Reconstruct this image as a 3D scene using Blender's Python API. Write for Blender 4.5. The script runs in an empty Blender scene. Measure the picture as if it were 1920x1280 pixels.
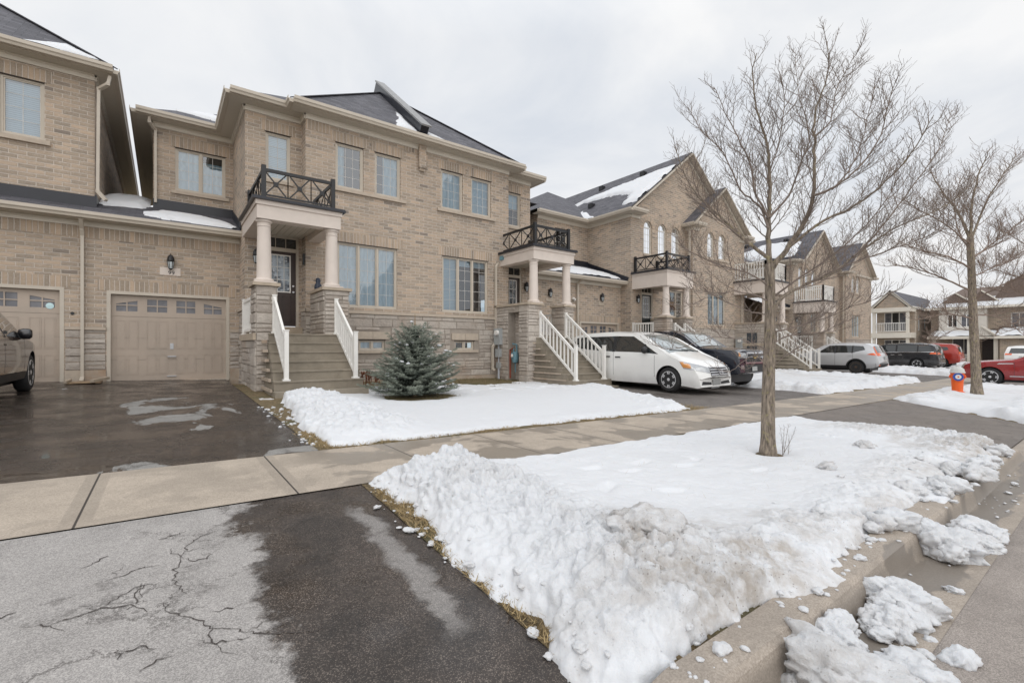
import bpy, bmesh, math, random
import numpy as np
from mathutils import Vector, Matrix, Euler
from mathutils.bvhtree import BVHTree
R = random.Random(7)
scene = bpy.context.scene
COL = scene.collection
PI = math.pi
# ------------------------------------------------------------------ node helpers
def nd(nt, typ, ins=None, **kw):
    n = nt.nodes.new(typ)
    for k, v in kw.items():
        setattr(n, k, v)
    for k, v in (ins or {}).items():
        if isinstance(v, bpy.types.NodeSocket):
            nt.links.new(v, n.inputs[k])
        else:
            n.inputs[k].default_value = v
    return n
def mth(nt, op, a, b=0.0, clamp=False):
    n = nd(nt, 'ShaderNodeMath', {0: a, 1: b}, operation=op, use_clamp=clamp)
    return n.outputs[0]
def mix(nt, f, a, b, blend='MIX'):
    n = nt.nodes.new('ShaderNodeMix'); n.data_type = 'RGBA'; n.blend_type = blend
    for i, v in ((0, f), (6, a), (7, b)):
        if isinstance(v, bpy.types.NodeSocket): nt.links.new(v, n.inputs[i])
        else:
            if i and len(v) == 3: v = (*v, 1)
            n.inputs[i].default_value = v
    return n.outputs[2]
def ramp(nt, f, p0, p1, c0=(0, 0, 0, 1), c1=(1, 1, 1, 1)):
    n = nt.nodes.new('ShaderNodeValToRGB'); nt.links.new(f, n.inputs[0])
    e = n.color_ramp.elements
    e[0].position, e[1].position = p0, p1
    e[0].color = (*c0[:3], 1); e[1].color = (*c1[:3], 1)
    return n.outputs[0]
def noise(nt, vec, scale, detail=4, rough=.55, dist=0.0):
    n = nd(nt, 'ShaderNodeTexNoise', {'Vector': vec, 'Scale': scale, 'Detail': detail, 'Roughness': rough, 'Distortion': dist})
    return n.outputs['Fac']
def newmat(name):
    m = bpy.data.materials.new(name); m.use_nodes = True
    nt = m.node_tree; b = nt.nodes['Principled BSDF']
    return m, nt, b
def objco(nt): return nd(nt, 'ShaderNodeTexCoord').outputs['Object']
def uvco(nt): return nd(nt, 'ShaderNodeTexCoord').outputs['UV']
def setin(nt, b, name, v):
    if isinstance(v, bpy.types.NodeSocket): nt.links.new(v, b.inputs[name])
    else: b.inputs[name].default_value = (*v, 1) if isinstance(v, tuple) and len(v) == 3 else v
def bump(nt, b, h, strength=.3, dist=.01):
    n = nd(nt, 'ShaderNodeBump', {'Height': h, 'Strength': strength, 'Distance': dist})
    nt.links.new(n.outputs[0], b.inputs['Normal'])
def pmat(name, col, rough=.6, metal=0.0, var=.12, vs=6.0, bmp=0.0, bs=60.0, coat=0.0, dirt=None):
    m, nt, b = newmat(name)
    co = objco(nt)
    f = noise(nt, co, vs, 5, .6)
    lo = tuple(c * (1 - var) for c in col); hi = tuple(min(1, c * (1 + var)) for c in col)
    c = ramp(nt, f, .3, .7, lo, hi)
    if dirt:
        c = mix(nt, ramp(nt, noise(nt, co, 1.7, 6, .7), .5, .75), c, dirt)
    setin(nt, b, 'Base Color', c)
    rr = nd(nt, 'ShaderNodeMapRange', {'Value': f, 'To Min': max(0.02, rough * .85), 'To Max': min(1, rough * 1.15)}).outputs[0]
    setin(nt, b, 'Roughness', rr)
    b.inputs['Metallic'].default_value = metal
    b.inputs['Coat Weight'].default_value = coat
    b.inputs['Coat Roughness'].default_value = .04
    if bmp: bump(nt, b, noise(nt, co, bs, 4), bmp, .01)
    return m
M = {}
def brick_mat(name, w, h, off, tint=(1, 1, 1), mort=(.62, .58, .53)):
    m, nt, b = newmat(name)
    uv = uvco(nt)
    wob = nd(nt, 'ShaderNodeTexNoise', {'Vector': uv, 'Scale': 9.0, 'Detail': 3.0})
    sub = nd(nt, 'ShaderNodeVectorMath', {0: wob.outputs['Color'], 1: (.5, .5, .5)}, operation='SUBTRACT')
    sc = nd(nt, 'ShaderNodeVectorMath', {0: sub.outputs[0], 'Scale': .016}, operation='SCALE')
    v = nd(nt, 'ShaderNodeVectorMath', {0: uv, 1: sc.outputs[0]}, operation='ADD').outputs[0]
    t = lambda c: (c[0] * tint[0], c[1] * tint[1], c[2] * tint[2], 1)
    def br(vec, c1, c2, c3, ms):
        return nd(nt, 'ShaderNodeTexBrick', {'Vector': vec, 'Color1': c1, 'Color2': c2, 'Mortar': c3, 'Scale': 1.0, 'Mortar Size': ms,
              'Mortar Smooth': .35, 'Bias': 0.0, 'Brick Width': w, 'Row Height': h}, offset=off)
    bk = br(v, t((.485, .39, .30)), t((.285, .228, .178)), (*mort, 1), .011)
    n1 = noise(nt, uv, 14, 5, .7)
    c = mix(nt, ramp(nt, n1, .25, .75), bk.outputs['Color'], mix(nt, .5, bk.outputs['Color'], (.56, .465, .375)), 'MIX')
    # mortar smears over the brick faces, and patchy tone across the wall
    sm = ramp(nt, noise(nt, uv, 22, 6, .75, .6), .53, .68)
    c = mix(nt, mth(nt, 'MULTIPLY', sm, .55), c, (*mort, 1))
    big = ramp(nt, noise(nt, uv, .55, 5, .6), .3, .7, (.82, .82, .82), (1.1, 1.08, 1.05))
    c = mix(nt, .8, c, big, 'MULTIPLY')
    # odd dark bricks
    cell = nd(nt, 'ShaderNodeTexBrick', {'Vector': uv, 'Color1': (0, 0, 0, 1), 'Color2': (1, 1, 1, 1), 'Mortar': (0, 0, 0, 1), 'Scale': 1.0,
              'Mortar Size': .006, 'Brick Width': w, 'Row Height': h}, offset=off)
    c = mix(nt, .5, c, ramp(nt, cell.outputs['Color'], .0, 1, (1.08, 1.0, .95), (.85, .90, .94)), 'MULTIPLY')
    dk = ramp(nt, cell.outputs['Color'], .965, .985)
    c = mix(nt, mth(nt, 'MULTIPLY', dk, .6), c, (.2, .17, .15))
    setin(nt, b, 'Base Color', c); b.inputs['Roughness'].default_value = .9
    hgt = mth(nt, 'ADD', mth(nt, 'MULTIPLY', bk.outputs['Fac'], -1.0), mth(nt, 'MULTIPLY', n1, .55))
    bump(nt, b, hgt, 1.0, .02)
    return m
M['brick'] = brick_mat('tan_brick', .29, .094, .5)
M['soldier'] = brick_mat('soldier_brick', .5, .094, 0.0, (.97, .95, .92))
def stone_mat():
    m, nt, b = newmat('ledge_stone')
    co = objco(nt)
    at = nd(nt, 'ShaderNodeAttribute', attribute_name='tint').outputs['Fac']
    c = ramp(nt, at, 0, 1, (.415, .37, .33), (.575, .53, .48))
    n1 = noise(nt, co, 9, 7, .7)
    c = mix(nt, .55, c, ramp(nt, n1, .25, .75, (.5, .48, .46), (1.15, 1.12, 1.08)), 'MULTIPLY')
    zz = nd(nt, 'ShaderNodeSeparateXYZ', {0: co}).outputs[2]
    c = mix(nt, mth(nt, 'MULTIPLY', ramp(nt, noise(nt, co, 1.1, 4), .52, .7), .4), c, (.36, .24, .16))
    setin(nt, b, 'Base Color', c); b.inputs['Roughness'].default_value = .9
    bump(nt, b, noise(nt, co, 16, 8, .68, .5), .8, .04)
    return m
M['stone'] = stone_mat()
M['stone_gap'] = pmat('stone_mortar', (.33, .29, .25), .95, bmp=.4)
def shingle_mat():
    m, nt, b = newmat('roof_shingle')
    uv = uvco(nt)
    br = nd(nt, 'ShaderNodeTexBrick', {'Vector': uv, 'Color1': (.135, .135, .155, 1), 'Color2': (.045, .045, .056, 1), 'Mortar': (.018, .018, .022, 1),
            'Scale': 1.0, 'Mortar Size': .006, 'Mortar Smooth': .2, 'Brick Width': .32, 'Row Height': .15}, offset=.37)
    n1 = noise(nt, uv, 2.2, 6, .65)
    c = mix(nt, .8, br.outputs['Color'], ramp(nt, n1, .3, .7, (.7, .7, .75), (1.35, 1.3, 1.25)), 'MULTIPLY')
    c = mix(nt, .35, c, ramp(nt, noise(nt, uv, 160, 2), .35, .7, (.03, .03, .035), (.17, .17, .19)))
    setin(nt, b, 'Base Color', c); b.inputs['Roughness'].default_value = .75
    w = nd(nt, 'ShaderNodeSeparateXYZ', {0: uv}).outputs[1]
    saw = mth(nt, 'FRACT', mth(nt, 'DIVIDE', w, .15))
    bump(nt, b, mth(nt, 'SUBTRACT', mth(nt, 'MULTIPLY', br.outputs['Fac'], -.6), saw), .6, .02)
    return m
M['shingle'] = shingle_mat()
M['trim'] = pmat('cream_trim_paint', (.53, .475, .40), .45, var=.05, vs=3, bmp=.05)
M['frieze'] = pmat('pale_frieze', (.70, .655, .575), .5, var=.05, vs=2)
M['soffit'] = pmat('vented_soffit', (.55, .505, .43), .5, var=.05, vs=30)
M['porch'] = pmat('porch_stucco', (.66, .585, .525), .6, var=.05, vs=4, bmp=.12, bs=140)
M['sill'] = pmat('precast_sill', (.47, .40, .325), .85, var=.1, vs=9, bmp=.25)
M['black'] = pmat('black_metal', (.012, .012, .014), .35, var=.2, bmp=.05)
M['flash'] = pmat('black_flashing', (.014, .016, .024), .32, var=.25, vs=3, bmp=.1, bs=5)
M['garage'] = pmat('garage_door_paint', (.435, .36, .295), .42, var=.07, vs=1.5, bmp=.04, bs=200, dirt=(.39, .33, .275))
M['white'] = pmat('white_rail_paint', (.80, .785, .75), .42, var=.04, vs=5)
M['door'] = pmat('dark_brown_door', (.042, .026, .022), .4, var=.2, vs=4)
M['door_dk'] = pmat('black_green_door', (.018, .022, .022), .35, var=.2, vs=4)
M['chrome'] = pmat('bright_metal', (.72, .72, .74), .2, 1.0, .05)
M['steel'] = pmat('dull_steel', (.45, .46, .48), .4, 1.0, .1)
M['greybox'] = pmat('grey_utility_paint', (.36, .38, .385), .5, var=.08, bmp=.05)
M['teal'] = pmat('teal_meter_paint', (.13, .25, .30), .5, var=.15)
M['red_pipe'] = pmat('rust_red_pipe', (.30, .07, .04), .6, var=.2)
M['pvc'] = pmat('grey_conduit', (.5, .53, .58), .5, var=.05)
M['concrete_step'] = pmat('step_concrete', (.275, .24, .19), .85, var=.18, vs=3, bmp=.3, bs=120, dirt=(.17, .145, .11))
M['found'] = pmat('foundation_concrete', (.42, .35, .28), .9, var=.15, vs=3, bmp=.3, dirt=(.34, .21, .13))
M['cap'] = pmat('limestone_cap', (.43, .36, .28), .85, var=.15, vs=5, bmp=.3)
M['muntin'] = pmat('white_muntin', (.62, .61, .585), .5, var=.02)
M['blind'] = None
def blind_mat():
    m, nt, b = newmat('slatted_blind')
    uv = objco(nt); z = nd(nt, 'ShaderNodeSeparateXYZ', {0: uv}).outputs[2]
    s = mth(nt, 'FRACT', mth(nt, 'MULTIPLY', z, 22.0))
    setin(nt, b, 'Base Color', ramp(nt, s, .0, .45, (.36, .42, .47), (.74, .79, .82)))
    b.inputs['Roughness'].default_value = .6
    b.inputs['Emission Color'].default_value = (.5, .65, .75, 1); b.inputs['Emission Strength'].default_value = 0.0
    return m
M['blind'] = blind_mat()
def curtain_mat():
    m, nt, b = newmat('sheer_curtain')
    co = objco(nt)
    s = nd(nt, 'ShaderNodeSeparateXYZ', {0: co})
    x = mth(nt, 'ADD', s.outputs[0], mth(nt, 'MULTIPLY', noise(nt, co, 2.0, 2), .12))
    w = mth(nt, 'SINE', mth(nt, 'ADD', mth(nt, 'MULTIPLY', x, 44.0), mth(nt, 'MULTIPLY', noise(nt, co, 3.5, 3), 9.0)))
    f = mth(nt, 'ADD', mth(nt, 'MULTIPLY', w, .5), .5)
    setin(nt, b, 'Base Color', ramp(nt, f, 0, 1, (.47, .57, .61), (.70, .77, .80)))
    b.inputs['Roughness'].default_value = .9
    return m
M['curtain'] = curtain_mat()
def glass_mat(name='window_glass', tint=(.60, .70, .74), refl=.14):
    m, nt, b = newmat(name)
    out = nt.nodes['Material Output']
    co = objco(nt)
    fr = nd(nt, 'ShaderNodeFresnel', {'IOR': 1.5})
    f = mth(nt, 'ADD', mth(nt, 'MULTIPLY', fr.outputs[0], .9), refl, True)
    bp = nd(nt, 'ShaderNodeBump', {'Height': noise(nt, co, 1.3, 2), 'Strength': .04, 'Distance': .1})
    g = nd(nt, 'ShaderNodeBsdfGlossy', {'Color': (.95, .97, 1, 1), 'Roughness': .02, 'Normal': bp.outputs[0]})
    t = nd(nt, 'ShaderNodeBsdfTransparent', {'Color': (*tint, 1)})
    mx = nd(nt, 'ShaderNodeMixShader', {0: f, 1: t.outputs[0], 2: g.outputs[0]})
    nt.links.new(mx.outputs[0], out.inputs[0])
    return m
M['glass'] = glass_mat(tint=(.58, .70, .76))
M['room'] = pmat('dark_room', (.035, .04, .045), .9)
def paint(name, col, metal=0.0, rough=.3):
    m, nt, b = newmat(name)
    co = objco(nt)
    f = noise(nt, co, 3.0, 6, .7)
    z = nd(nt, 'ShaderNodeSeparateXYZ', {0: co}).outputs[2]
    low = nd(nt, 'ShaderNodeMapRange', {'Value': z, 'From Min': .75, 'From Max': .2, 'To Min': 0.0, 'To Max': .6}).outputs[0]
    d = mth(nt, 'MULTIPLY', low, ramp(nt, f, .3, .75), True)
    dirtc = tuple(.5 * c + .5 * .25 for c in col)
    setin(nt, b, 'Base Color', mix(nt, d, col, dirtc))
    setin(nt, b, 'Roughness', nd(nt, 'ShaderNodeMapRange', {'Value': d, 'To Min': rough, 'To Max': .7}).outputs[0])
    b.inputs['Metallic'].default_value = metal
    b.inputs['Coat Weight'].default_value = .8; b.inputs['Coat Roughness'].default_value = .05
    return m
M['tyre'] = pmat('tyre_rubber', (.022, .022, .023), .8, var=.3, vs=20, bmp=.3)
M['rim'] = pmat('alloy_rim', (.66, .67, .69), .35, .45, .05)
M['rust_rim'] = pmat('rusty_steel_rim', (.10, .07, .05), .7, .3, .4)
M['plastic'] = pmat('black_plastic', (.02, .02, .022), .5, var=.2)
M['carglass'] = None
def carglass():
    m, nt, b = newmat('car_glass')
    setin(nt, b, 'Base Color', (.016, .02, .022)); b.inputs['Roughness'].default_value = .03
    b.inputs['Coat Weight'].default_value = 1.0; b.inputs['Coat Roughness'].default_value = .02
    b.inputs['Specular IOR Level'].default_value = .7
    return m
M['carglass'] = carglass()
def windsh():
    m, nt, b = newmat('windshield_glass')
    co = objco(nt)
    setin(nt, b, 'Base Color', ramp(nt, noise(nt, co, 2.5, 3), .35, .65, (.14, .17, .18), (.36, .41, .42))); b.inputs['Roughness'].default_value = .04  # pale mottled base colour stands in for sky reflected in the glass
    b.inputs['Coat Weight'].default_value = 1.0; b.inputs['Coat Roughness'].default_value = .02
    b.inputs['Specular IOR Level'].default_value = 1.0
    return m
M['windshield'] = windsh()
M['lamp'] = pmat('clear_lamp', (.42, .43, .44), .12, .5, .15, 12, coat=1.0)
M['amber'] = pmat('amber_lamp', (.62, .25, .05), .2, var=.15, coat=1.0)
M['redlamp'] = pmat('red_orange_lamp', (.85, .13, .02), .25, var=.2, coat=1.0)
M['plate'] = pmat('grey_plate', (.36, .37, .37), .4, var=.15, vs=3)
M['gold'] = pmat('gold_emblem', (.75, .5, .12), .3, .8, .1)
M['wood'] = pmat('weathered_wood', (.30, .21, .13), .85, var=.25, vs=12, bmp=.3)
M['ice'] = pmat('glass_lantern', (.55, .6, .62), .15, var=.1)
M['brown_roof'] = pmat('brown_shingle', (.16, .12, .10), .85, var=.2, vs=9, bmp=.4)
M['stucco'] = pmat('pale_stucco', (.62, .585, .53), .85, var=.06, bmp=.2, bs=90)
M['dark_window'] = pmat('dark_window_backing', (.05, .06, .07), .5)
# ------------------------------------------------------------------ mesh builder
class MB:
    def __init__(s): s.v = []; s.f = []; s.m = []; s.uv = []; s.t = []
    def poly(s, pts, m=0, uv=None, tint=.5):
        i = len(s.v); s.v += [tuple(p) for p in pts]; s.f.append(tuple(range(i, i + len(pts)))); s.m.append(m); s.t.append(tint)
        if uv is None:
            a, b, c = Vector(pts[0]), Vector(pts[1]), Vector(pts[2]); n = (b - a).cross(c - a)
            ax, ay, az = abs(n.x), abs(n.y), abs(n.z)
            if az >= ax and az >= ay: uv = [(p[0], p[1]) for p in pts]
            elif ay >= ax: uv = [(p[0], p[2]) for p in pts]
            else: uv = [(p[1], p[2]) for p in pts]
        s.uv.append(uv)
    def mesh(s, V, F, m=0, tint=.5):
        i = len(s.v); s.v += [tuple(p) for p in V]
        for f in F:
            s.f.append(tuple(i + k for k in f)); s.m.append(m); s.uv.append(None); s.t.append(tint)
    def box(s, x0, x1, y0, y1, z0, z1, m=0, tint=.5, skip=''):
        if x0 > x1: x0, x1 = x1, x0
        if y0 > y1: y0, y1 = y1, y0
        if z0 > z1: z0, z1 = z1, z0
        P = lambda a, b, c: ((x0, x1)[a], (y0, y1)[b], (z0, z1)[c])
        F = {'-y': [(0,0,0),(1,0,0),(1,0,1),(0,0,1)], '+y': [(1,1,0),(0,1,0),(0,1,1),(1,1,1)], '-x': [(0,1,0),(0,0,0),(0,0,1),(0,1,1)],
             '+x': [(1,0,0),(1,1,0),(1,1,1),(1,0,1)], '+z': [(0,0,1),(1,0,1),(1,1,1),(0,1,1)], '-z': [(0,1,0),(1,1,0),(1,0,0),(0,0,0)]}
        for k, q in F.items():
            if k not in skip: s.poly([P(*c) for c in q], m, None, tint)
    def bar(s, a, b, w, h=None, m=0, up=(0, 0, 1)):
        a = Vector(a); b = Vector(b); d = (b - a).normalized(); h = h or w
        u = Vector(up)
        if abs(d.dot(u)) > .95: u = Vector((1, 0, 0))
        x = d.cross(u).normalized(); y = x.cross(d).normalized()
        c = [x * i * w / 2 + y * j * h / 2 for i, j in ((-1, -1), (1, -1), (1, 1), (-1, 1))]
        V = [a + k for k in c] + [b + k for k in c]
        for f in ((0,1,5,4), (1,2,6,5), (2,3,7,6), (3,0,4,7), (3,2,1,0), (4,5,6,7)): s.poly([V[k] for k in f], m)
    def tube(s, pts, rad, n=8, m=0, cap=True):
        pts = [Vector(p) for p in pts]
        if not isinstance(rad, (list, tuple)): rad = [rad] * len(pts)
        V = []; prev = None
        for i, p in enumerate(pts):
            d = (pts[min(i + 1, len(pts) - 1)] - pts[max(i - 1, 0)])
            if d.length < 1e-9: d = Vector((0, 0, 1))
            d.normalize()
            if prev is None:
                u = Vector((0, 0, 1)) if abs(d.z) < .9 else Vector((1, 0, 0))
                x = d.cross(u).normalized()
            else:
                x = prev - d * prev.dot(d)
                x = x.normalized() if x.length > 1e-6 else d.orthogonal().normalized()
            prev = x; y = d.cross(x)
            for k in range(n):
                a = 2 * PI * k / n; V.append(p + (x * math.cos(a) + y * math.sin(a)) * rad[i])
        F = []
        for i in range(len(pts) - 1):
            for k in range(n):
                F.append((i*n + k, i*n + (k+1) % n, (i+1)*n + (k+1) % n, (i+1)*n + k))
        if cap: F.append(tuple(range(n - 1, -1, -1))); F.append(tuple((len(pts)-1)*n + k for k in range(n)))
        s.mesh(V, F, m)
    def lathe(s, c, prof, n=20, m=0, axis='z'):
        V = []
        for r, z in prof:
            for k in range(n):
                a = 2 * PI * k / n; q = (r * math.cos(a), r * math.sin(a), z)
                if axis == 'y': q = (q[0], q[2], q[1])
                if axis == 'x': q = (q[2], q[0], q[1])
                V.append((c[0] + q[0], c[1] + q[1], c[2] + q[2]))
        F = []
        for i in range(len(prof) - 1):
            for k in range(n): F.append((i*n + k, i*n + (k+1) % n, (i+1)*n + (k+1) % n, (i+1)*n + k))
        F.append(tuple(range(n - 1, -1, -1))); F.append(tuple((len(prof)-1)*n + k for k in range(n)))
        s.mesh(V, F, m)
    def build_split(s, name, mats, parent=None, gap=.06, **kw):
        n = len(s.f); par = list(range(n)); bb = []
        for f in s.f:
            P = [s.v[k] for k in f]; bb.append([min(q[i] for q in P) - gap / 2 for i in range(3)] + [max(q[i] for q in P) + gap / 2 for i in range(3)])
        def fd(a):
            while par[a] != a: par[a] = par[par[a]]; a = par[a]
            return a
        for i in range(n):
            a = bb[i]
            for j in range(i):
                b = bb[j]
                if a[0] <= b[3] and b[0] <= a[3] and a[1] <= b[4] and b[1] <= a[4] and a[2] <= b[5] and b[2] <= a[5]:
                    x, y = fd(i), fd(j)
                    if x != y: par[x] = y
        gr = {}
        for i in range(n): gr.setdefault(fd(i), []).append(i)
        for g_ in gr.values():
            m = MB()
            for i in g_:
                k = len(m.v); m.v += [s.v[q] for q in s.f[i]]; m.f.append(tuple(range(k, k + len(s.f[i])))); m.m.append(s.m[i]); m.uv.append(s.uv[i]); m.t.append(s.t[i])
            m.build(name, mats, parent, **kw)
    def build(s, name, mats, parent=None, smooth=False, org=None, fixn=False, ang=None, tint=False):
        if not isinstance(mats, (list, tuple)): mats = [mats]
        o = org if org is not None else (root_of(parent).location if parent else (0, 0, 0))
        me = bpy.data.meshes.new(name)
        me.from_pydata([(a - o[0], b - o[1], c - o[2]) for a, b, c in s.v], [], s.f)
        for mm in mats: me.materials.append(M[mm] if isinstance(mm, str) else mm)
        if len(mats) > 1: me.polygons.foreach_set('material_index', s.m)
        if any(u is not None for u in s.uv):
            ul = me.uv_layers.new(name='UVMap'); d = []
            for f, u in zip(s.f, s.uv):
                d += [c for p in (u or [(s.v[k][0], s.v[k][2]) for k in f]) for c in p]
            ul.data.foreach_set('uv', d)
        if tint:
            at = me.attributes.new('tint', 'FLOAT', 'FACE'); at.data.foreach_set('value', s.t)
        if fixn:
            bm = bmesh.new(); bm.from_mesh(me); bmesh.ops.recalc_face_normals(bm, faces=bm.faces); bm.to_mesh(me); bm.free()
        if smooth or ang:
            me.polygons.foreach_set('use_smooth', [True] * len(s.f))
            if ang: me.set_sharp_from_angle(angle=math.radians(ang))
        me.update()
        ob = bpy.data.objects.new(name, me); COL.objects.link(ob)
        if parent: ob.parent = parent
        return ob
def root_of(o):
    while o.parent: o = o.parent
    return o
def tag(o, label=None, cat=None, group=None, kind=None):
    if label: o['label'] = label
    if cat: o['category'] = cat
    if group: o['group'] = group
    if kind: o['kind'] = kind
    return o
def thing(name, label, cat, loc=(0, 0, 0), rz=0.0, group=None):
    o = bpy.data.objects.new(name, None); COL.objects.link(o); o.empty_display_size = .2
    o.location = loc; o.rotation_euler = (0, 0, rz)
    return tag(o, label, cat, group)
# ------------------------------------------------------------------ numpy noise
def h2(ix, iy, seed):
    n = (ix.astype(np.int64) * 374761393 + iy.astype(np.int64) * 668265263 + seed * 1442695041) & 0xffffffff
    n = ((n ^ (n >> 13)) * 1274126177) & 0xffffffff
    return ((n ^ (n >> 16)) & 0xffffff) / float(0xffffff)
def vnoise(x, y, seed=0):
    ix, iy = np.floor(x), np.floor(y); fx, fy = x - ix, y - iy
    fx = fx*fx*fx*(fx*(fx*6-15)+10); fy = fy*fy*fy*(fy*(fy*6-15)+10)
    a, b, c, d = h2(ix, iy, seed), h2(ix+1, iy, seed), h2(ix, iy+1, seed), h2(ix+1, iy+1, seed)
    return (a*(1-fx)+b*fx)*(1-fy) + (c*(1-fx)+d*fx)*fy
def fbm(x, y, oct=5, seed=0, gain=.5):
    s = 0; a = 1; t = 0
    for i in range(oct):
        s = s + a * vnoise(x, y, seed + i * 17); t += a; a *= gain; x = x * 2.03 + 5.1; y = y * 2.03 - 3.7
    return s / t
def worley(x, y, seed=0):
    ix, iy = np.floor(x), np.floor(y)
    best = np.full(x.shape, 9.0); hid = np.zeros(x.shape)
    for dx in (-1, 0, 1):
        for dy in (-1, 0, 1):
            cx, cy = ix + dx, iy + dy
            d = np.hypot(cx + h2(cx, cy, seed) - x, cy + h2(cx, cy, seed + 5) - y)
            m = d < best; best = np.where(m, d, best); hid = np.where(m, h2(cx, cy, seed + 9), hid)
    return best, hid
def sstep(a, b, x):
    t = np.clip((x - a) / (b - a), 0, 1); return t * t * (3 - 2 * t)
def worley3(P, seed=0):
    I = np.floor(P); f1 = np.full(len(P), 9.); f2 = np.full(len(P), 9.); hid = np.zeros(len(P))
    for dx in (-1, 0, 1):
        for dy in (-1, 0, 1):
            for dz in (-1, 0, 1):
                c = I + (dx, dy, dz); cx, cy = c[:, 0] + c[:, 2] * 157, c[:, 1] - c[:, 2] * 91
                q = np.stack([c[:, 0] + h2(cx, cy, seed), c[:, 1] + h2(cx, cy, seed + 5), c[:, 2] + h2(cx, cy, seed + 11)], 1)
                d = np.linalg.norm(q - P, axis=1); m = d < f1
                f2 = np.where(m, f1, np.minimum(f2, d)); hid = np.where(m, h2(cx, cy, seed + 9), hid); f1 = np.where(m, d, f1)
    return f1, f2, hid
def clod3(P, s, seed):
    Q = P / s; w = np.stack([fbm(Q[:, 0]*1.3 + Q[:, 2], Q[:, 1]*1.3 + k*7, 3, seed + k) - .5 for k in range(3)], 1)
    f1, f2, r = worley3(Q + w * 1.3, seed)
    return np.clip((f2 - f1) * 2.6, 0, 1) ** .6 * (.15 + .85 * r) + .35 * np.clip(.7 - f1, 0, 1)
# ------------------------------------------------------------------ ground heights (z = 0 is the camera's height)
def gs(X):
    X = np.clip(X, -30, 40.5); return -.0243 * X + np.where(X > 0, .0003 * X * X, 0)
def zg(X, Y):
    X = np.asarray(X, float); Y = np.asarray(Y, float)
    z = -1.1 + gs(X)
    z = z + np.where(Y > 5.28, .026 * (np.minimum(Y, 16) - 5.28), 0) - np.where(Y < 3.78, .05 * (3.78 - np.maximum(Y, 1.0)) / 2.8, 0)
    return z
def zf(X, Y): return float(zg(X, Y))
def grid(name, xs, ys, zfun, mat, parent=None, smooth=True):
    X, Y = np.meshgrid(xs, ys); Z = zfun(X, Y)
    nx, ny = len(xs), len(ys)
    V = np.stack([X.ravel(), Y.ravel(), Z.ravel()], 1)
    i = np.arange(nx - 1)[None, :] + np.arange(ny - 1)[:, None] * nx
    F = np.stack([i, i + 1, i + nx + 1, i + nx], -1).reshape(-1, 4)
    me = bpy.data.meshes.new(name); me.from_pydata(V.tolist(), [], F.tolist())
    me.materials.append(M[mat]); me.polygons.foreach_set('use_smooth', [smooth] * len(F)); me.update()
    o = bpy.data.objects.new(name, me); COL.objects.link(o)
    return o
SUNE, SUNA, SUNP = 36, 205, 1.3
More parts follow.
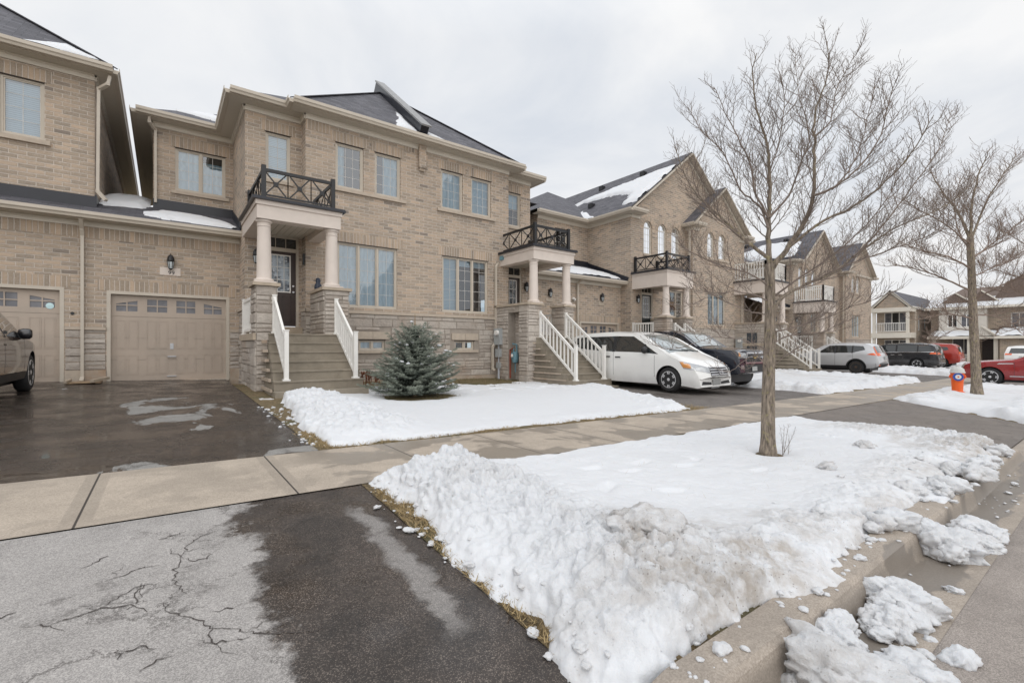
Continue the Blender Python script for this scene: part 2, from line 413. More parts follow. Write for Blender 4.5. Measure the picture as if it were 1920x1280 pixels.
# ------------------------------------------------------------------ street materials
def xy(nt):
    co = objco(nt); s = nd(nt, 'ShaderNodeSeparateXYZ', {0: co}); return co, s.outputs[0], s.outputs[1]
def ss(nt, v, a, b):
    return nd(nt, 'ShaderNodeMapRange', {'Value': v, 'From Min': a, 'From Max': b}, interpolation_type='SMOOTHSTEP').outputs[0]
def band(nt, v, a, b, s):
    return mth(nt, 'MULTIPLY', ss(nt, v, a - s, a + s), ss(nt, v, b + s, b - s))
def asphalt(name, wetf, dry=(.235, .222, .21), wet=(.026, .021, .0185), crack=0.0, wr=(.1, .42), spec=.5):
    m, nt, b = newmat(name)
    co, X, Y = xy(nt)
    w = wetf(nt, co, X, Y)
    vor = nd(nt, 'ShaderNodeTexVoronoi', {'Vector': co, 'Scale': 250.0})
    sp = nd(nt, 'ShaderNodeSeparateColor', {0: vor.outputs['Color']}).outputs[0]
    vor2 = nd(nt, 'ShaderNodeTexVoronoi', {'Vector': co, 'Scale': 110.0})
    sp2 = nd(nt, 'ShaderNodeSeparateColor', {0: vor2.outputs['Color']}).outputs[1]
    stone = ramp(nt, sp, .2, 1, (.74, .735, .73), (1.32, 1.31, 1.29))
    d = mix(nt, 1, (*dry, 1), stone, 'MULTIPLY')
    d = mix(nt, .7, d, ramp(nt, noise(nt, co, 2.5, 7, .7), .3, .7, (.72, .71, .70), (1.16, 1.15, 1.14)), 'MULTIPLY')
    wn = mix(nt, ramp(nt, sp, .70, 1.0), (*wet, 1), (.135, .118, .105))
    wn = mix(nt, .8, wn, ramp(nt, noise(nt, co, 3.1, 6, .7), .3, .7, (.5, .48, .46), (2.2, 2.05, 1.9)), 'MULTIPLY')
    c = mix(nt, w, d, wn)
    if crack:
        ds = nd(nt, 'ShaderNodeTexNoise', {'Vector': co, 'Scale': 3.0, 'Detail': 9.0, 'Roughness': .78})
        off = nd(nt, 'ShaderNodeVectorMath', {0: ds.outputs['Color'], 'Scale': .55}, operation='SCALE')
        cv = nd(nt, 'ShaderNodeVectorMath', {0: co, 1: off.outputs[0]}, operation='ADD')
        ve = nd(nt, 'ShaderNodeTexVoronoi', {'Vector': cv.outputs[0], 'Scale': 1.25}, feature='DISTANCE_TO_EDGE').outputs['Distance']
        thin = mth(nt, 'MULTIPLY', ramp(nt, noise(nt, co, 1.6, 4), .44, .60), .013)
        ck = mth(nt, 'LESS_THAN', ve, thin)
        halo = mth(nt, 'MULTIPLY', ss(nt, ve, .09, 0.0), ramp(nt, noise(nt, co, 7, 7, .75), .5, .62))
        bl = mth(nt, 'MULTIPLY', halo, ramp(nt, noise(nt, co, 1.1, 4), .42, .56))
        c = mix(nt, mth(nt, 'MULTIPLY', mth(nt, 'MAXIMUM', ck, bl), crack), c, (.035, .028, .024))
    setin(nt, b, 'Base Color', c)
    pud = ramp(nt, noise(nt, co, 1.9, 5, .6), .42, .62)
    wr_ = nd(nt, 'ShaderNodeMapRange', {'Value': pud, 'To Min': wr[1], 'To Max': wr[0]}).outputs[0]
    rr = nd(nt, 'ShaderNodeMix', {0: w, 2: .9, 3: wr_}).outputs[0]
    setin(nt, b, 'Roughness', rr)
    b.inputs['Specular IOR Level'].default_value = spec
    hs = mth(nt, 'ADD', mth(nt, 'MULTIPLY', sp2, .6), mth(nt, 'MULTIPLY', sp, .6))
    st = nd(nt, 'ShaderNodeMapRange', {'Value': mth(nt, 'MULTIPLY', w, pud), 'To Min': .55, 'To Max': .22}).outputs[0]
    bp = nd(nt, 'ShaderNodeBump', {'Height': hs, 'Strength': st, 'Distance': .006})
    nt.links.new(bp.outputs[0], b.inputs['Normal'])
    M[name] = m
def wet_apron(nt, co, X, Y):
    n = mth(nt, 'SUBTRACT', noise(nt, co, 1.8, 10, .72), .5)
    e = mth(nt, 'ADD', X, mth(nt, 'MULTIPLY', n, 1.15))
    e = mth(nt, 'ADD', e, mth(nt, 'MULTIPLY', ss(nt, Y, 2.3, 1.3), .25))
    w = ss(nt, e, .36, .50)
    w = mth(nt, 'MAXIMUM', w, ss(nt, mth(nt, 'ADD', Y, mth(nt, 'MULTIPLY', n, 1.4)), 1.30, 1.15))
    s = mth(nt, 'ADD', X, mth(nt, 'MULTIPLY', n, .45))
    strip = mth(nt, 'MULTIPLY', band(nt, s, 1.02, 1.15, .035), band(nt, mth(nt, 'ADD', Y, n), 1.9, 3.3, .12))
    return mth(nt, 'MULTIPLY', w, mth(nt, 'SUBTRACT', 1.0, mth(nt, 'MULTIPLY', strip, .62)))
asphalt('asphalt_apron', wet_apron, crack=.55, dry=(.375, .36, .35), wr=(.05, .5), spec=.5)
def wet_drive(nt, co, X, Y):
    n = noise(nt, nd(nt, 'ShaderNodeMapping', {'Vector': co, 'Scale': (.9, .55, 1)}).outputs[0], 1.6, 7, .62, .6)
    g = mth(nt, 'MULTIPLY', band(nt, X, -.6, 1.0, .5), band(nt, Y, 7.2, 11.2, 1.2))
    g2 = band(nt, Y, 5.2, 5.65, .15)
    th = mth(nt, 'SUBTRACT', .73, mth(nt, 'MULTIPLY', mth(nt, 'MAXIMUM', g, mth(nt, 'MULTIPLY', g2, .9)), .23))
    d = mth(nt, 'SUBTRACT', n, th)
    return ss(nt, d, .02, -.02)
asphalt('asphalt_wet_drive', wet_drive, dry=(.27, .265, .255), wet=(.013, .0098, .0086), crack=.5, wr=(.03, .30), spec=.45)
def wet_mid(nt, co, X, Y):
    n = noise(nt, nd(nt, 'ShaderNodeMapping', {'Vector': co, 'Scale': (.8, .25, 1)}).outputs[0], 1.1, 7, .65, .4)
    return mth(nt, 'MULTIPLY', ss(nt, n, .42, .6), .8)
asphalt('asphalt_mid', wet_mid, dry=(.17, .155, .145), wet=(.05, .043, .04), crack=.6, wr=(.2, .5))
def wet_far(nt, co, X, Y):
    n = noise(nt, nd(nt, 'ShaderNodeMapping', {'Vector': co, 'Scale': (.12, 1.0, 1)}).outputs[0], 2.4, 6, .6)
    return mth(nt, 'MULTIPLY', ss(nt, n, .5, .62), .35)
asphalt('asphalt_far_apron', wet_far, dry=(.20, .178, .162), wet=(.09, .08, .075), crack=.5)
asphalt('asphalt_road', wet_far, dry=(.34, .305, .28), wet=(.13, .112, .10), crack=0.0)
def concrete(name, base, joints=False, wetamt=.6, bmpd=.25, gut=False):
    m, nt, b = newmat(name)
    co, X, Y = xy(nt)
    n1 = noise(nt, co, 3.0, 7, .65)
    c = ramp(nt, n1, .3, .7, tuple(.86 * k for k in base), tuple(1.12 * k for k in base))
    sp = nd(nt, 'ShaderNodeSeparateColor', {0: nd(nt, 'ShaderNodeTexVoronoi', {'Vector': co, 'Scale': 170.0}).outputs['Color']}).outputs[0]
    c = mix(nt, 1, c, ramp(nt, sp, .1, 1, (.82, .81, .8), (1.16, 1.16, 1.16)), 'MULTIPLY')
    dn = noise(nt, co, 1.35, 5, .55, .35)
    hgt = mth(nt, 'MULTIPLY', noise(nt, nd(nt, 'ShaderNodeMapping', {'Vector': co, 'Scale': (8, 90, 1)}).outputs[0], 1.0, 3), .5)
    w = ss(nt, mth(nt, 'SUBTRACT', dn, .0), .48, .52)
    if joints:
        w = mth(nt, 'MULTIPLY', w, mth(nt, 'ADD', .35, mth(nt, 'MULTIPLY', ss(nt, X, .9, 1.4), .65)))
        fx = mth(nt, 'FRACT', mth(nt, 'DIVIDE', mth(nt, 'ADD', X, 10.43), 1.25))
        ed = mth(nt, 'ABSOLUTE', mth(nt, 'SUBTRACT', fx, .5))
        line = ss(nt, ed, .4925, .4965)
        trowel = mth(nt, 'MULTIPLY', ss(nt, ed, .435, .44), mth(nt, 'SUBTRACT', 1.0, line))
        w = mth(nt, 'MAXIMUM', w, mth(nt, 'MULTIPLY', trowel, .45))
    if gut: w = mth(nt, 'MULTIPLY', mth(nt, 'MAXIMUM', mth(nt, 'MULTIPLY', w, .3), band(nt, mth(nt, 'ADD', Y, mth(nt, 'MULTIPLY', mth(nt, 'SUBTRACT', dn, .5), .55)), .60, .805, .012)), 1.0, True); w = mth(nt, 'MAXIMUM', w, mth(nt, 'MULTIPLY', band(nt, Y, .80, .845, .006), mth(nt, 'ADD', .25, mth(nt, 'MULTIPLY', dn, .7))))
    c = mix(nt, mth(nt, 'MULTIPLY', w, wetamt), c, tuple(k * .42 for k in base))
    if joints:
        c = mix(nt, line, c, (.05, .042, .035))
        hgt = mth(nt, 'SUBTRACT', hgt, mth(nt, 'MULTIPLY', line, 4.0))
    setin(nt, b, 'Base Color', c)
    setin(nt, b, 'Roughness', nd(nt, 'ShaderNodeMapRange', {'Value': w, 'To Min': .85, 'To Max': .36}).outputs[0])
    bump(nt, b, hgt, bmpd, .006)
    M[name] = m
concrete('sidewalk_concrete', (.42, .36, .295), True)
concrete('curb_concrete', (.375, .325, .275), False, .75, .3, True)
def grass_mat():
    m, nt, b = newmat('dead_grass_ground')
    co = objco(nt)
    n = noise(nt, co, 25, 6, .7)
    c = ramp(nt, n, .3, .72, (.045, .035, .02), (.34, .25, .13))
    c = mix(nt, ramp(nt, noise(nt, co, 2.0, 4), .5, .7), c, (.10, .095, .045))
    setin(nt, b, 'Base Color', c); b.inputs['Roughness'].default_value = .95
    bump(nt, b, noise(nt, co, 70, 4, .7), .9, .03)
    return m
M['dead_grass'] = grass_mat()
M['straw'] = pmat('dry_straw_blades', (.36, .27, .14), .9, var=.4, vs=40)
M['green_straw'] = pmat('dull_green_blades', (.17, .15, .07), .9, var=.4, vs=30)
def snow_mat():
    m, nt, b = newmat('old_snow')
    co = objco(nt)
    at = nd(nt, 'ShaderNodeAttribute', attribute_name='dirt').outputs['Fac']
    n = noise(nt, co, 7, 7, .7)
    f = mth(nt, 'MULTIPLY', at, ramp(nt, n, .34, .62))
    c = mix(nt, f, (.70, .715, .74), (.42, .385, .35))
    sp = nd(nt, 'ShaderNodeSeparateColor', {0: nd(nt, 'ShaderNodeTexVoronoi', {'Vector': co, 'Scale': 150.0}).outputs['Color']}).outputs[0]
    c = mix(nt, mth(nt, 'MULTIPLY', mth(nt, 'GREATER_THAN', sp, .985), mth(nt, 'MULTIPLY', at, .6)), c, (.16, .13, .11))
    setin(nt, b, 'Base Color', c)
    b.inputs['Roughness'].default_value = .62
    b.inputs['Subsurface Weight'].default_value = .12
    b.inputs['Subsurface Radius'].default_value = (.03, .04, .05); b.inputs['Subsurface Scale'].default_value = 1.0
    h = mth(nt, 'ADD', mth(nt, 'MULTIPLY', noise(nt, co, 26, 7, .68), 1.0), mth(nt, 'MULTIPLY', noise(nt, co, 110, 3, .6), .35))
    st = nd(nt, 'ShaderNodeMapRange', {'Value': nd(nt, 'ShaderNodeAttribute', attribute_name='rough').outputs['Fac'], 'To Min': .34, 'To Max': .62}).outputs[0]
    bp = nd(nt, 'ShaderNodeBump', {'Height': h, 'Strength': st, 'Distance': .03})
    nt.links.new(bp.outputs[0], b.inputs['Normal'])
    return m
M['snow'] = snow_mat()
# ------------------------------------------------------------------ street sheets
ar = lambda a, b, s: np.linspace(a, b, max(2, int(round((b - a) / s)) + 1))
base_x = np.concatenate([np.array([-400., -120, -60]), ar(-30, 41, 2.0), np.array([60., 90, 150, 400])])
base_y = np.concatenate([np.array([-400., -100, -40, -12]), ar(-8, 30, 2.0), np.array([60., 120, 400])])
g = grid('ground', base_x, base_y, lambda X, Y: zg(X, Y) - .16 - np.where(Y < 3, .2, 0), 'dead_grass'); tag(g, kind='structure')
def sheet(name, x0, x1, y0, y1, mat, zfun, step=.5):
    o = grid(name, ar(x0, x1, step), ar(y0, y1, step), zfun, mat); return tag(o, kind='structure')
curbk = lambda X: sstep(1.0, 1.5, X) * (1 - sstep(8.9, 9.5, X)) + sstep(13.3, 13.9, X) * (1 - sstep(25.6, 26.3, X)) + sstep(33, 33.5, X) * (1 - sstep(38, 38.6, X))
zcurb = lambda X: -1.305 + .012 + gs(X) + .145 * curbk(X)
def zapron(X, Y):
    t = np.clip((3.78 - Y) / 2.76, 0, 1)
    return (1 - t) * (-1.1 + gs(X)) + t * (-1.275 + gs(X))
def zv(X, Y):
    X = np.asarray(X, float); Y = np.asarray(Y, float); z = zg(X, Y); a = zapron(X, np.minimum(Y, 3.78))
    lim = 13.45 + .72 * (Y - 1.0)
    k = np.where(X < 11, sstep(1.30, 1.75, X) * sstep(9.25, 8.7, X), sstep(0, .5, X - lim) * sstep(25.9, 25.3, X))
    k = np.where(X > 30, 1.0, k)
    dip = np.where((X > 11) & (X < 25) & (Y < 3.78), .09 * (1 - sstep(-.1, .2, X - lim)), 0)
    return np.where(Y < 3.78, a + (z - a) * k, z) - dip + .004 - .015 * sstep(1.3, 1.05, Y)
zside = lambda X, Y: -1.092 + gs(X)
zyard = lambda X, Y: zg(X, Y)
sheet('sidewalk', -12, 46, 3.78, 5.28, 'sidewalk_concrete', zside, .5)
sheet('driveway_apron', -5.2, 1.30, 1.02, 3.78, 'asphalt_apron', zapron, .2)
sheet('driveway', -4.7, 1.36, 5.28, 14.95, 'asphalt_wet_drive', zyard, .4)
sheet('far_driveway_apron', 9.25, 16.2, 1.02, 3.78, 'asphalt_far_apron', zapron, .3)
sheet('far_driveway', 9.0, 16.0, 5.28, 14.95, 'asphalt_mid', zyard, .4)
sheet('third_driveway_apron', 25.9, 33.3, 1.02, 3.78, 'asphalt_far_apron', zapron, .5)
sheet('third_driveway', 26.2, 34.0, 5.28, 15.5, 'asphalt_mid', zyard, .5)
sheet('last_driveway_apron', 38.3, 47.5, 1.02, 3.78, 'asphalt_far_apron', zapron, .5)
sheet('last_driveway', 38.4, 47.5, 5.28, 15.5, 'asphalt_mid', zyard, .5)
zroad = lambda X, Y: -1.288 + gs(X) + .02 * (.52 - Y)
sheet('road', -40, 62, -8.5, .52, 'asphalt_road', lambda X, Y: zroad(X, np.maximum(Y, -4 - (Y + 4))), 1.0)
# curb and gutter: one moulded profile along the street
xs = np.unique(np.concatenate([ar(-12, 46, .5), ar(1.0, 2.0, .06), ar(8.7, 9.7, .08), ar(13.2, 14, .1), ar(25.4, 26.5, .1)]))
mb = MB(); rows = []
for x in xs:
    k = float(curbk(x)); gz = -1.305 + float(gs(x)); top = gz + .02 + .14 * k
    rows.append([(x, 1.02, top - .002), (x, .93, top), (x, .872, top - .003), (x, .852, top - .022 * k - .002), (x, .825, gz + .015 * k + .010), (x, .812, gz + .004),
                 (x, .66, gz), (x, .515, gz + .02)])
V = [p for r in rows for p in r]; n = 8
mb.mesh(V, [(i*n+j, i*n+j+1, (i+1)*n+j+1, (i+1)*n+j) for i in range(len(xs)-1) for j in range(n-1)])
o = mb.build('curb', 'curb_concrete', smooth=True, fixn=True, ang=28); tag(o, kind='structure')
# cracks in the apron: thin jagged dark seams lying on the asphalt
CRK = [[(49,1175),(94,1172),(140,1158),(183,1142),(253,1135),(295,1149)],[(300,1128),(323,1151),(366,1160),(398,1175),(450,1179),(497,1189),(577,1184),(610,1180)],[(319,1029),(342,1046),(328,1069),(328,1092),(349,1116)],
  [(342,1046),(352,1022),(375,1006),(408,994)],[(197,1090),(234,1078),(263,1064),(291,1062)],[(183,1142),(225,1118),(253,1102),(286,1092)],[(370,1200),(398,1206),(436,1200),(470,1192)],[(155,1067),(180,1053),(206,1041)],[(398,1175),(396,1190),(404,1210)],
  [(0,1160),(15,1154),(33,1148)],[(253,1135),(256,1110),(270,1096)],[(400,1145),(430,1140),(456,1132)],[(342,1046),(365,1052),(392,1046),(400,1034)],[(300,1010),(330,1004),(352,994)],[(218,1235),(232,1225),(262,1212),(300,1216)],[(260,1262),(285,1240),(320,1232)],[(497,1189),(520,1172),(540,1168)]]
mb = MB(); q = random.Random(12)
def crack(pts, w0, lev=0):
    P = [Vector(p) for p in pts]; L_ = sum((b - a).length for a, b in zip(P, P[1:])); n = max(4, int(L_ / .02)); out = []
    for i in range(n + 1):
        t = i / n * (len(P) - 1); k = min(int(t), len(P) - 2); out.append(P[k].lerp(P[k+1], t - k) + Vector((q.gauss(0, .007), q.gauss(0, .007))))
    for i in range(n):
        a, b = out[i], out[i+1]; d = (b - a).normalized(); s = Vector((-d.y, d.x)); e0, e1 = [max(.08, math.sin(PI * min(1, max(0, (j + .3) / (n + .6)))) ** .5) for j in (i, i + 1)]
        wa, wb = w0 * e0 * q.uniform(.2, 1.2), w0 * e1 * q.uniform(.2, 1.2); z = lambda p: float(zapron(np.array(p.x), np.array(p.y))) + .003
        mb.poly([(*(a - s*wa), z(a)), (*(b - s*wb), z(b)), (*(b + s*wb), z(b)), (*(a + s*wa), z(a))])
        if lev == 0 and q.random() < .11:
            r = q.uniform(.03, .16); an = q.gauss(0, .5) + q.choice((-1, 1)) * .9; dd = Vector((d.x*math.cos(an) - d.y*math.sin(an), d.x*math.sin(an) + d.y*math.cos(an))); crack([a, a + dd * r * .5, a + dd * r], w0 * .5, 1)
for c in CRK:
    pts = []
    for x, y in c:
        u, v = (x - 960) / 868, (650 - y) / 868; D = 2.5
        for _ in range(40): D = float(zapron(np.array(D*(.6018+.7986*u)), np.array(D*(.7986-.6018*u)))) / v
        pts.append((D*(.6018+.7986*u), D*(.7986-.6018*u)))
    crack(pts, .0036)
M['crack'] = pmat('dark_crack', (.06, .05, .045), .8)
tag(mb.build('asphalt_crack', 'crack'), kind='structure')
# lawns under the snow
zlawn = zv
for nm, a in (('verge', (1.30, 9.25, 1.02, 3.78)), ('lawn', (1.36, 9.0, 5.28, 13.3)), ('lawn', (9.0, 11.6, 10.4, 13.3)), ('verge', (13.7, 25.9, 1.02, 3.78)), ('lawn', (16.0, 26.2, 5.28, 13.6)),
              ('verge', (33.3, 38.3, 1.02, 3.78)), ('lawn', (34.0, 38.4, 5.28, 13.5)), ('lawn', (47.5, 53.0, -3, 20))):
    tag(grid(nm, ar(a[0], a[1], .3), ar(a[2], a[3], .3), zlawn, 'dead_grass'), kind='structure')
# ------------------------------------------------------------------ snow
def snowfield(name, xs, ys, hfun, dfun, rfun=None, zbase=zv, wfun=None, amp=(.075, .05, .026, .012), sc=(.24, .12, .06, .03)):
    X, Y = np.meshgrid(xs, ys); H = hfun(X, Y); Z = zbase(X, Y) + H
    X0, Y0 = X, Y
    if wfun is not None:
        P = np.stack([X, Y, Z], -1); gx = np.gradient(P, axis=1); gy = np.gradient(P, axis=0); N = np.cross(gx, gy); N /= np.maximum(1e-9, np.linalg.norm(N, axis=-1, keepdims=True))
        Wt = wfun(X, Y, H).ravel(); d = np.zeros(X.size); idx = np.where((Wt > .02) & (H.ravel() > -.03))[0]; Pf = P.reshape(-1, 3)[idx]
        for k, (a_, s_) in enumerate(zip(amp, sc)): d[idx] += a_ * (clod3(Pf, s_, 31 + k) - .32)
        d *= Wt * sstep(-.01, .03, H.ravel()); P = P + N * d.reshape(X.shape)[..., None] * np.array([1., 1., .9])
        X, Y, Z = P[..., 0], P[..., 1], P[..., 2]
    nx, ny = len(xs), len(ys)
    i = np.arange(nx - 1)[None, :] + np.arange(ny - 1)[:, None] * nx
    F = np.stack([i, i + 1, i + nx + 1, i + nx], -1).reshape(-1, 4)
    hv = H.ravel(); keep = (hv[F] > -.02).any(1); F = F[keep]
    used = np.unique(F); mp = np.full(nx * ny, -1); mp[used] = np.arange(len(used)); F = mp[F]
    V = np.stack([X.ravel(), Y.ravel(), Z.ravel()], 1)[used]
    me = bpy.data.meshes.new(name); me.from_pydata(V.tolist(), [], F.tolist()); me.materials.append(M['snow'])
    D = np.clip(dfun(X0, Y0, H), 0, 1).ravel()[used].astype(np.float32)
    me.attributes.new('dirt', 'FLOAT', 'POINT').data.foreach_set('value', D)
    rg = (np.clip(rfun(X0, Y0, H), 0, 1) if rfun else np.full(X.shape, .3)).ravel()[used].astype(np.float32)
    me.attributes.new('rough', 'FLOAT', 'POINT').data.foreach_set('value', rg)
    me.polygons.foreach_set('use_smooth', [True] * len(F)); me.update()
    o = bpy.data.objects.new(name, me); COL.objects.link(o); tag(o, kind='stuff')
    return o
def chunks(X, Y, s, seed, flat=.35):
    wx = (fbm(X / s * 1.7, Y / s * 1.7, 3, seed + 40) - .5) * .9; wy = (fbm(X / s * 1.7 + 9, Y / s * 1.7, 3, seed + 41) - .5) * .9
    d, r = worley(X / s + wx, Y / s + wy, seed)
    return np.clip(1 - (d / .72) ** 2, 0, 1) ** .55 * (.25 + .75 * r)
def boulevard(X, Y, wt=False):
    nz = fbm(X * 2.3, Y * 2.3, 4, 3) - .5; nz2 = fbm(X * 7, Y * 7, 4, 13) - .5
    xl = 1.40 + .10 * np.sin(Y * 2.1 + .6) * sstep(1.1, 1.6, Y) - .10 * sstep(3.0, 3.6, Y) - .12 * sstep(1.7, 1.1, Y)
    dl = X - xl + nz * .16 + nz2 * .10
    df = Y - .95 + nz * .34 + nz2 * .16 + .06 * np.sin(X * 2.7)
    df = np.minimum(df, (Y - .868) * 2.5)
    dr = 9.35 - .22 * (3.7 - Y) - X + nz * .3 + nz2 * .1
    db = 3.76 - Y + nz * .16 + nz2 * .06
    d = np.minimum(np.minimum(dl, df), np.minimum(dr, db))
    rl = np.exp(-((X - 1.95) / .46) ** 2) * (.088 + .055 * fbm(Y * 1.7, Y * 0 + 2, 2, 8)) * (.40 + .75 * sstep(1.7, 2.9, Y))
    rf = np.exp(-((Y - 1.32 - .1 * np.sin(X * 1.3)) / .26) ** 2) * (.004 + .045 * fbm(X * 1.1, X * 0 + 5, 3, 9)) * sstep(9.3, 8.5, X)
    pile = .055 * np.exp(-(((X - 2.1) / .55) ** 2 + ((Y - 1.5) / .45) ** 2))
    rr = np.exp(-((X - 8.6) / .55) ** 2) * .07 * sstep(3.3, 2.2, Y)
    w = np.maximum(np.clip((rl + pile) / .085, 0, 1), np.clip((rf / .035 * .62 + rr / .07 * .6), 0, .62))
    base = .042 + .024 * (fbm(X * 1.6, Y * 1.6, 4, 21) - .5) * 2 + .014 * (fbm(X * 6, Y * 6, 4, 22) - .4) + .006 * fbm(X * 22, Y * 22, 2, 23)
    lump = sstep(.62, .72, fbm(X * 1.9, Y * 1.9, 3, 61)) * sstep(4.5, 6.5, X) * .5
    foot = np.zeros(X.shape)
    for fx, fy in ((3.2, 3.0), (3.45, 2.75), (3.8, 2.9), (4.1, 2.6), (4.45, 2.72), (2.9, 2.55), (4.6, 2.1), (3.3, 2.2)):
        a = .5 * math.sin(fx * 9); u = (X - fx) * math.cos(a) + (Y - fy) * math.sin(a); v = -(X - fx) * math.sin(a) + (Y - fy) * math.cos(a)
        foot += .028 * np.exp(-((u / .12) ** 4 + (v / .05) ** 4))
    tree = .09 * np.exp(-(((X - 5.58) / .19) ** 2 + ((Y - 2.49) / .17) ** 2))
    h = base + rl + rf + rr + pile + .03 * w - foot - tree
    if wt: return np.maximum(w, lump * .5) * sstep(0, .1, d)
    return np.where(d > 0, h * sstep(0, .13, d) ** .6, -.06 + d * .3)
def bdirt(X, Y, H):
    n = fbm(X * 1.3, Y * 1.3, 5, 77)
    front = np.exp(-((Y - 1.15) / .42) ** 2); left = np.exp(-((X - 2.3) / .7) ** 2) * np.exp(-((Y - 1.5) / .55) ** 2)
    right = sstep(6.5, 8.2, X) * sstep(3.4, 2.4, Y)
    return sstep(.40, .62, n) * (front * .55 + left * .75 + right * .5) + .06 + .25 * np.exp(-((X - 2.0) / .35) ** 2) * sstep(.5, .65, n)
brough = lambda X, Y, H: sstep(.065, .13, H)
bx = np.concatenate([ar(1.2, 3.6, .0105), ar(3.62, 9.45, .02)]); by = np.concatenate([ar(.80, 1.9, .0105), ar(1.913, 3.85, .0155)])
tag(snowfield('snow_bank', bx, by, boulevard, bdirt, brough, wfun=lambda X, Y, H: boulevard(X, Y, True)), 'snow covered verge with ploughed lumpy banks around the bare tree', kind='stuff')
def yard(X, Y, wt=False):
    nz = fbm(X * 1.8, Y * 1.8, 4, 103) - .5; nz2 = fbm(X * 6, Y * 6, 3, 113) - .5
    xl = 1.50 + .12 * sstep(6.2, 8.5, Y) + .25 * sstep(8.6, 9.6, Y)
    dl = X - xl + nz * .3 + nz2 * .08
    df = Y - 5.42 + nz * .35 + nz2 * .12
    dr = 8.75 + .42 * (np.minimum(Y, 9.5) - 5.4) - X + nz * .5 + nz2 * .1
    db = 11.35 - .95 * sstep(3.4, 2.6, X) + .2 * np.sin(X * 1.7) - Y + nz * 1.9 + nz2 * .8
    dsp = np.hypot((X - 4.5) / .8, (Y - 9.35) / .62) - 1 + nz * .5
    d = np.minimum(np.minimum(np.minimum(dl, df), np.minimum(dr, db)), dsp * .6)
    pl = np.exp(-((X - 2.2) / .62) ** 2) * sstep(5.3, 6.3, Y) * (.13 + .10 * fbm(Y * 1.3, Y * 0, 2, 5)) * sstep(10.6, 9.3, Y)
    pr = np.exp(-((X - 8.6 - .42 * (Y - 5.4)) / .8) ** 2) * .09
    w = np.clip(pl / .12, 0, 1) + .5 * np.clip(pr / .08, 0, 1)
    h = .034 + .034 * (fbm(X * 1.2, Y * 1.2, 4, 121) - .4) + .008 * fbm(X * 8, Y * 8, 3, 122) + pl + pr
    if wt: return np.clip(w, 0, 1) * sstep(0, .1, d)
    h = h - .05 * sstep(.56, .72, fbm(X * 2.6, Y * 2.6, 5, 141)) * sstep(8.6, 10.6, Y) * sstep(3.2, 4.2, X)
    return np.where(d > 0, h * sstep(0, .10 + .25 * sstep(3, 4, X), d) ** .7, -.06 + d * .2)
tag(snowfield('snow_cover', np.concatenate([ar(1.3, 3.4, .02), ar(3.43, 11.2, .035)]), ar(5.2, 12.6, .025), yard, lambda X, Y, H: .05 + .25 * sstep(.55, .7, fbm(X, Y, 4, 9)) * sstep(1.5, 2.5, X) * sstep(8, 11, Y), brough, wfun=lambda X, Y, H: yard(X, Y, True), amp=(.07, .05, .02), sc=(.28, .14, .07)),
    'snow covered front lawn with a shovelled pile beside the steps', kind='stuff')
def strip(x0, x1, y0, y1, seed, lump=.10, edge=.5):
    def f(X, Y):
        nz = fbm(X * 1.3, Y * 1.3, 4, seed) - .5; nz2 = fbm(X * 4, Y * 4, 3, seed + 1) - .5
        d = np.minimum(np.minimum(X - x0, x1 - X), np.minimum(Y - y0, y1 - Y)) + nz * edge + nz2 * .15
        ring = np.exp(-((d - .45) / .4) ** 2)
        h = .07 + ring * lump + (chunks(X, Y, .3, seed + 2) * .10 + chunks(X, Y, .15, seed + 3) * .05) * (.25 + ring)
        return np.where(d > 0, h * sstep(0, .2, d) ** .6, -.06 + d * .2)
    return f
dd = lambda X, Y, H: .1 + .35 * sstep(.52, .68, fbm(X * .9, Y * .9, 4, 55))
def v2(X, Y):
    lim = 13.5 + .72 * (Y - 1.0)
    h = strip(13.3, 26.0, .98, 3.76, 201, .05)(X, Y) * .62 * (1 - .9 * np.exp(-((X - 20.1) ** 2 + (Y - 3.2) ** 2) / .35))
    e = X - lim + (fbm(X * 2, Y * 2, 3, 7) - .5) * .5
    return np.where(e > 0, h * sstep(0, .25, e), -.06)
tag(snowfield('snow_bank', ar(13, 26.3, .06), ar(.7, 3.9, .06), v2, dd, brough), 'snow bank around the orange hydrant', kind='stuff')
tag(snowfield('snow_cover', ar(14, 26.6, .07), ar(5.1, 11.6, .07), strip(15.6, 26.2, 5.4, 11.2, 211, .07), dd, brough), 'snow covered lawn beyond the pickup', kind='stuff')
tag(snowfield('snow_bank', ar(33, 38.8, .1), ar(.7, 4.0, .1), strip(33.3, 38.4, 1, 3.8, 221), dd, brough), 'distant snow bank at the street', kind='stuff')
tag(snowfield('snow_cover', ar(33, 39, .1), ar(5.1, 11.6, .1), strip(33.5, 38.6, 5.4, 11.2, 231), dd, brough), 'snow covered lawn beside the black minivan', kind='stuff')
tag(snowfield('snow_cover', ar(46, 54, .15), ar(-4, 20, .15), strip(46.5, 53.6, -3, 19, 241), dd, brough), 'snow on the lawns across the street end', kind='stuff')
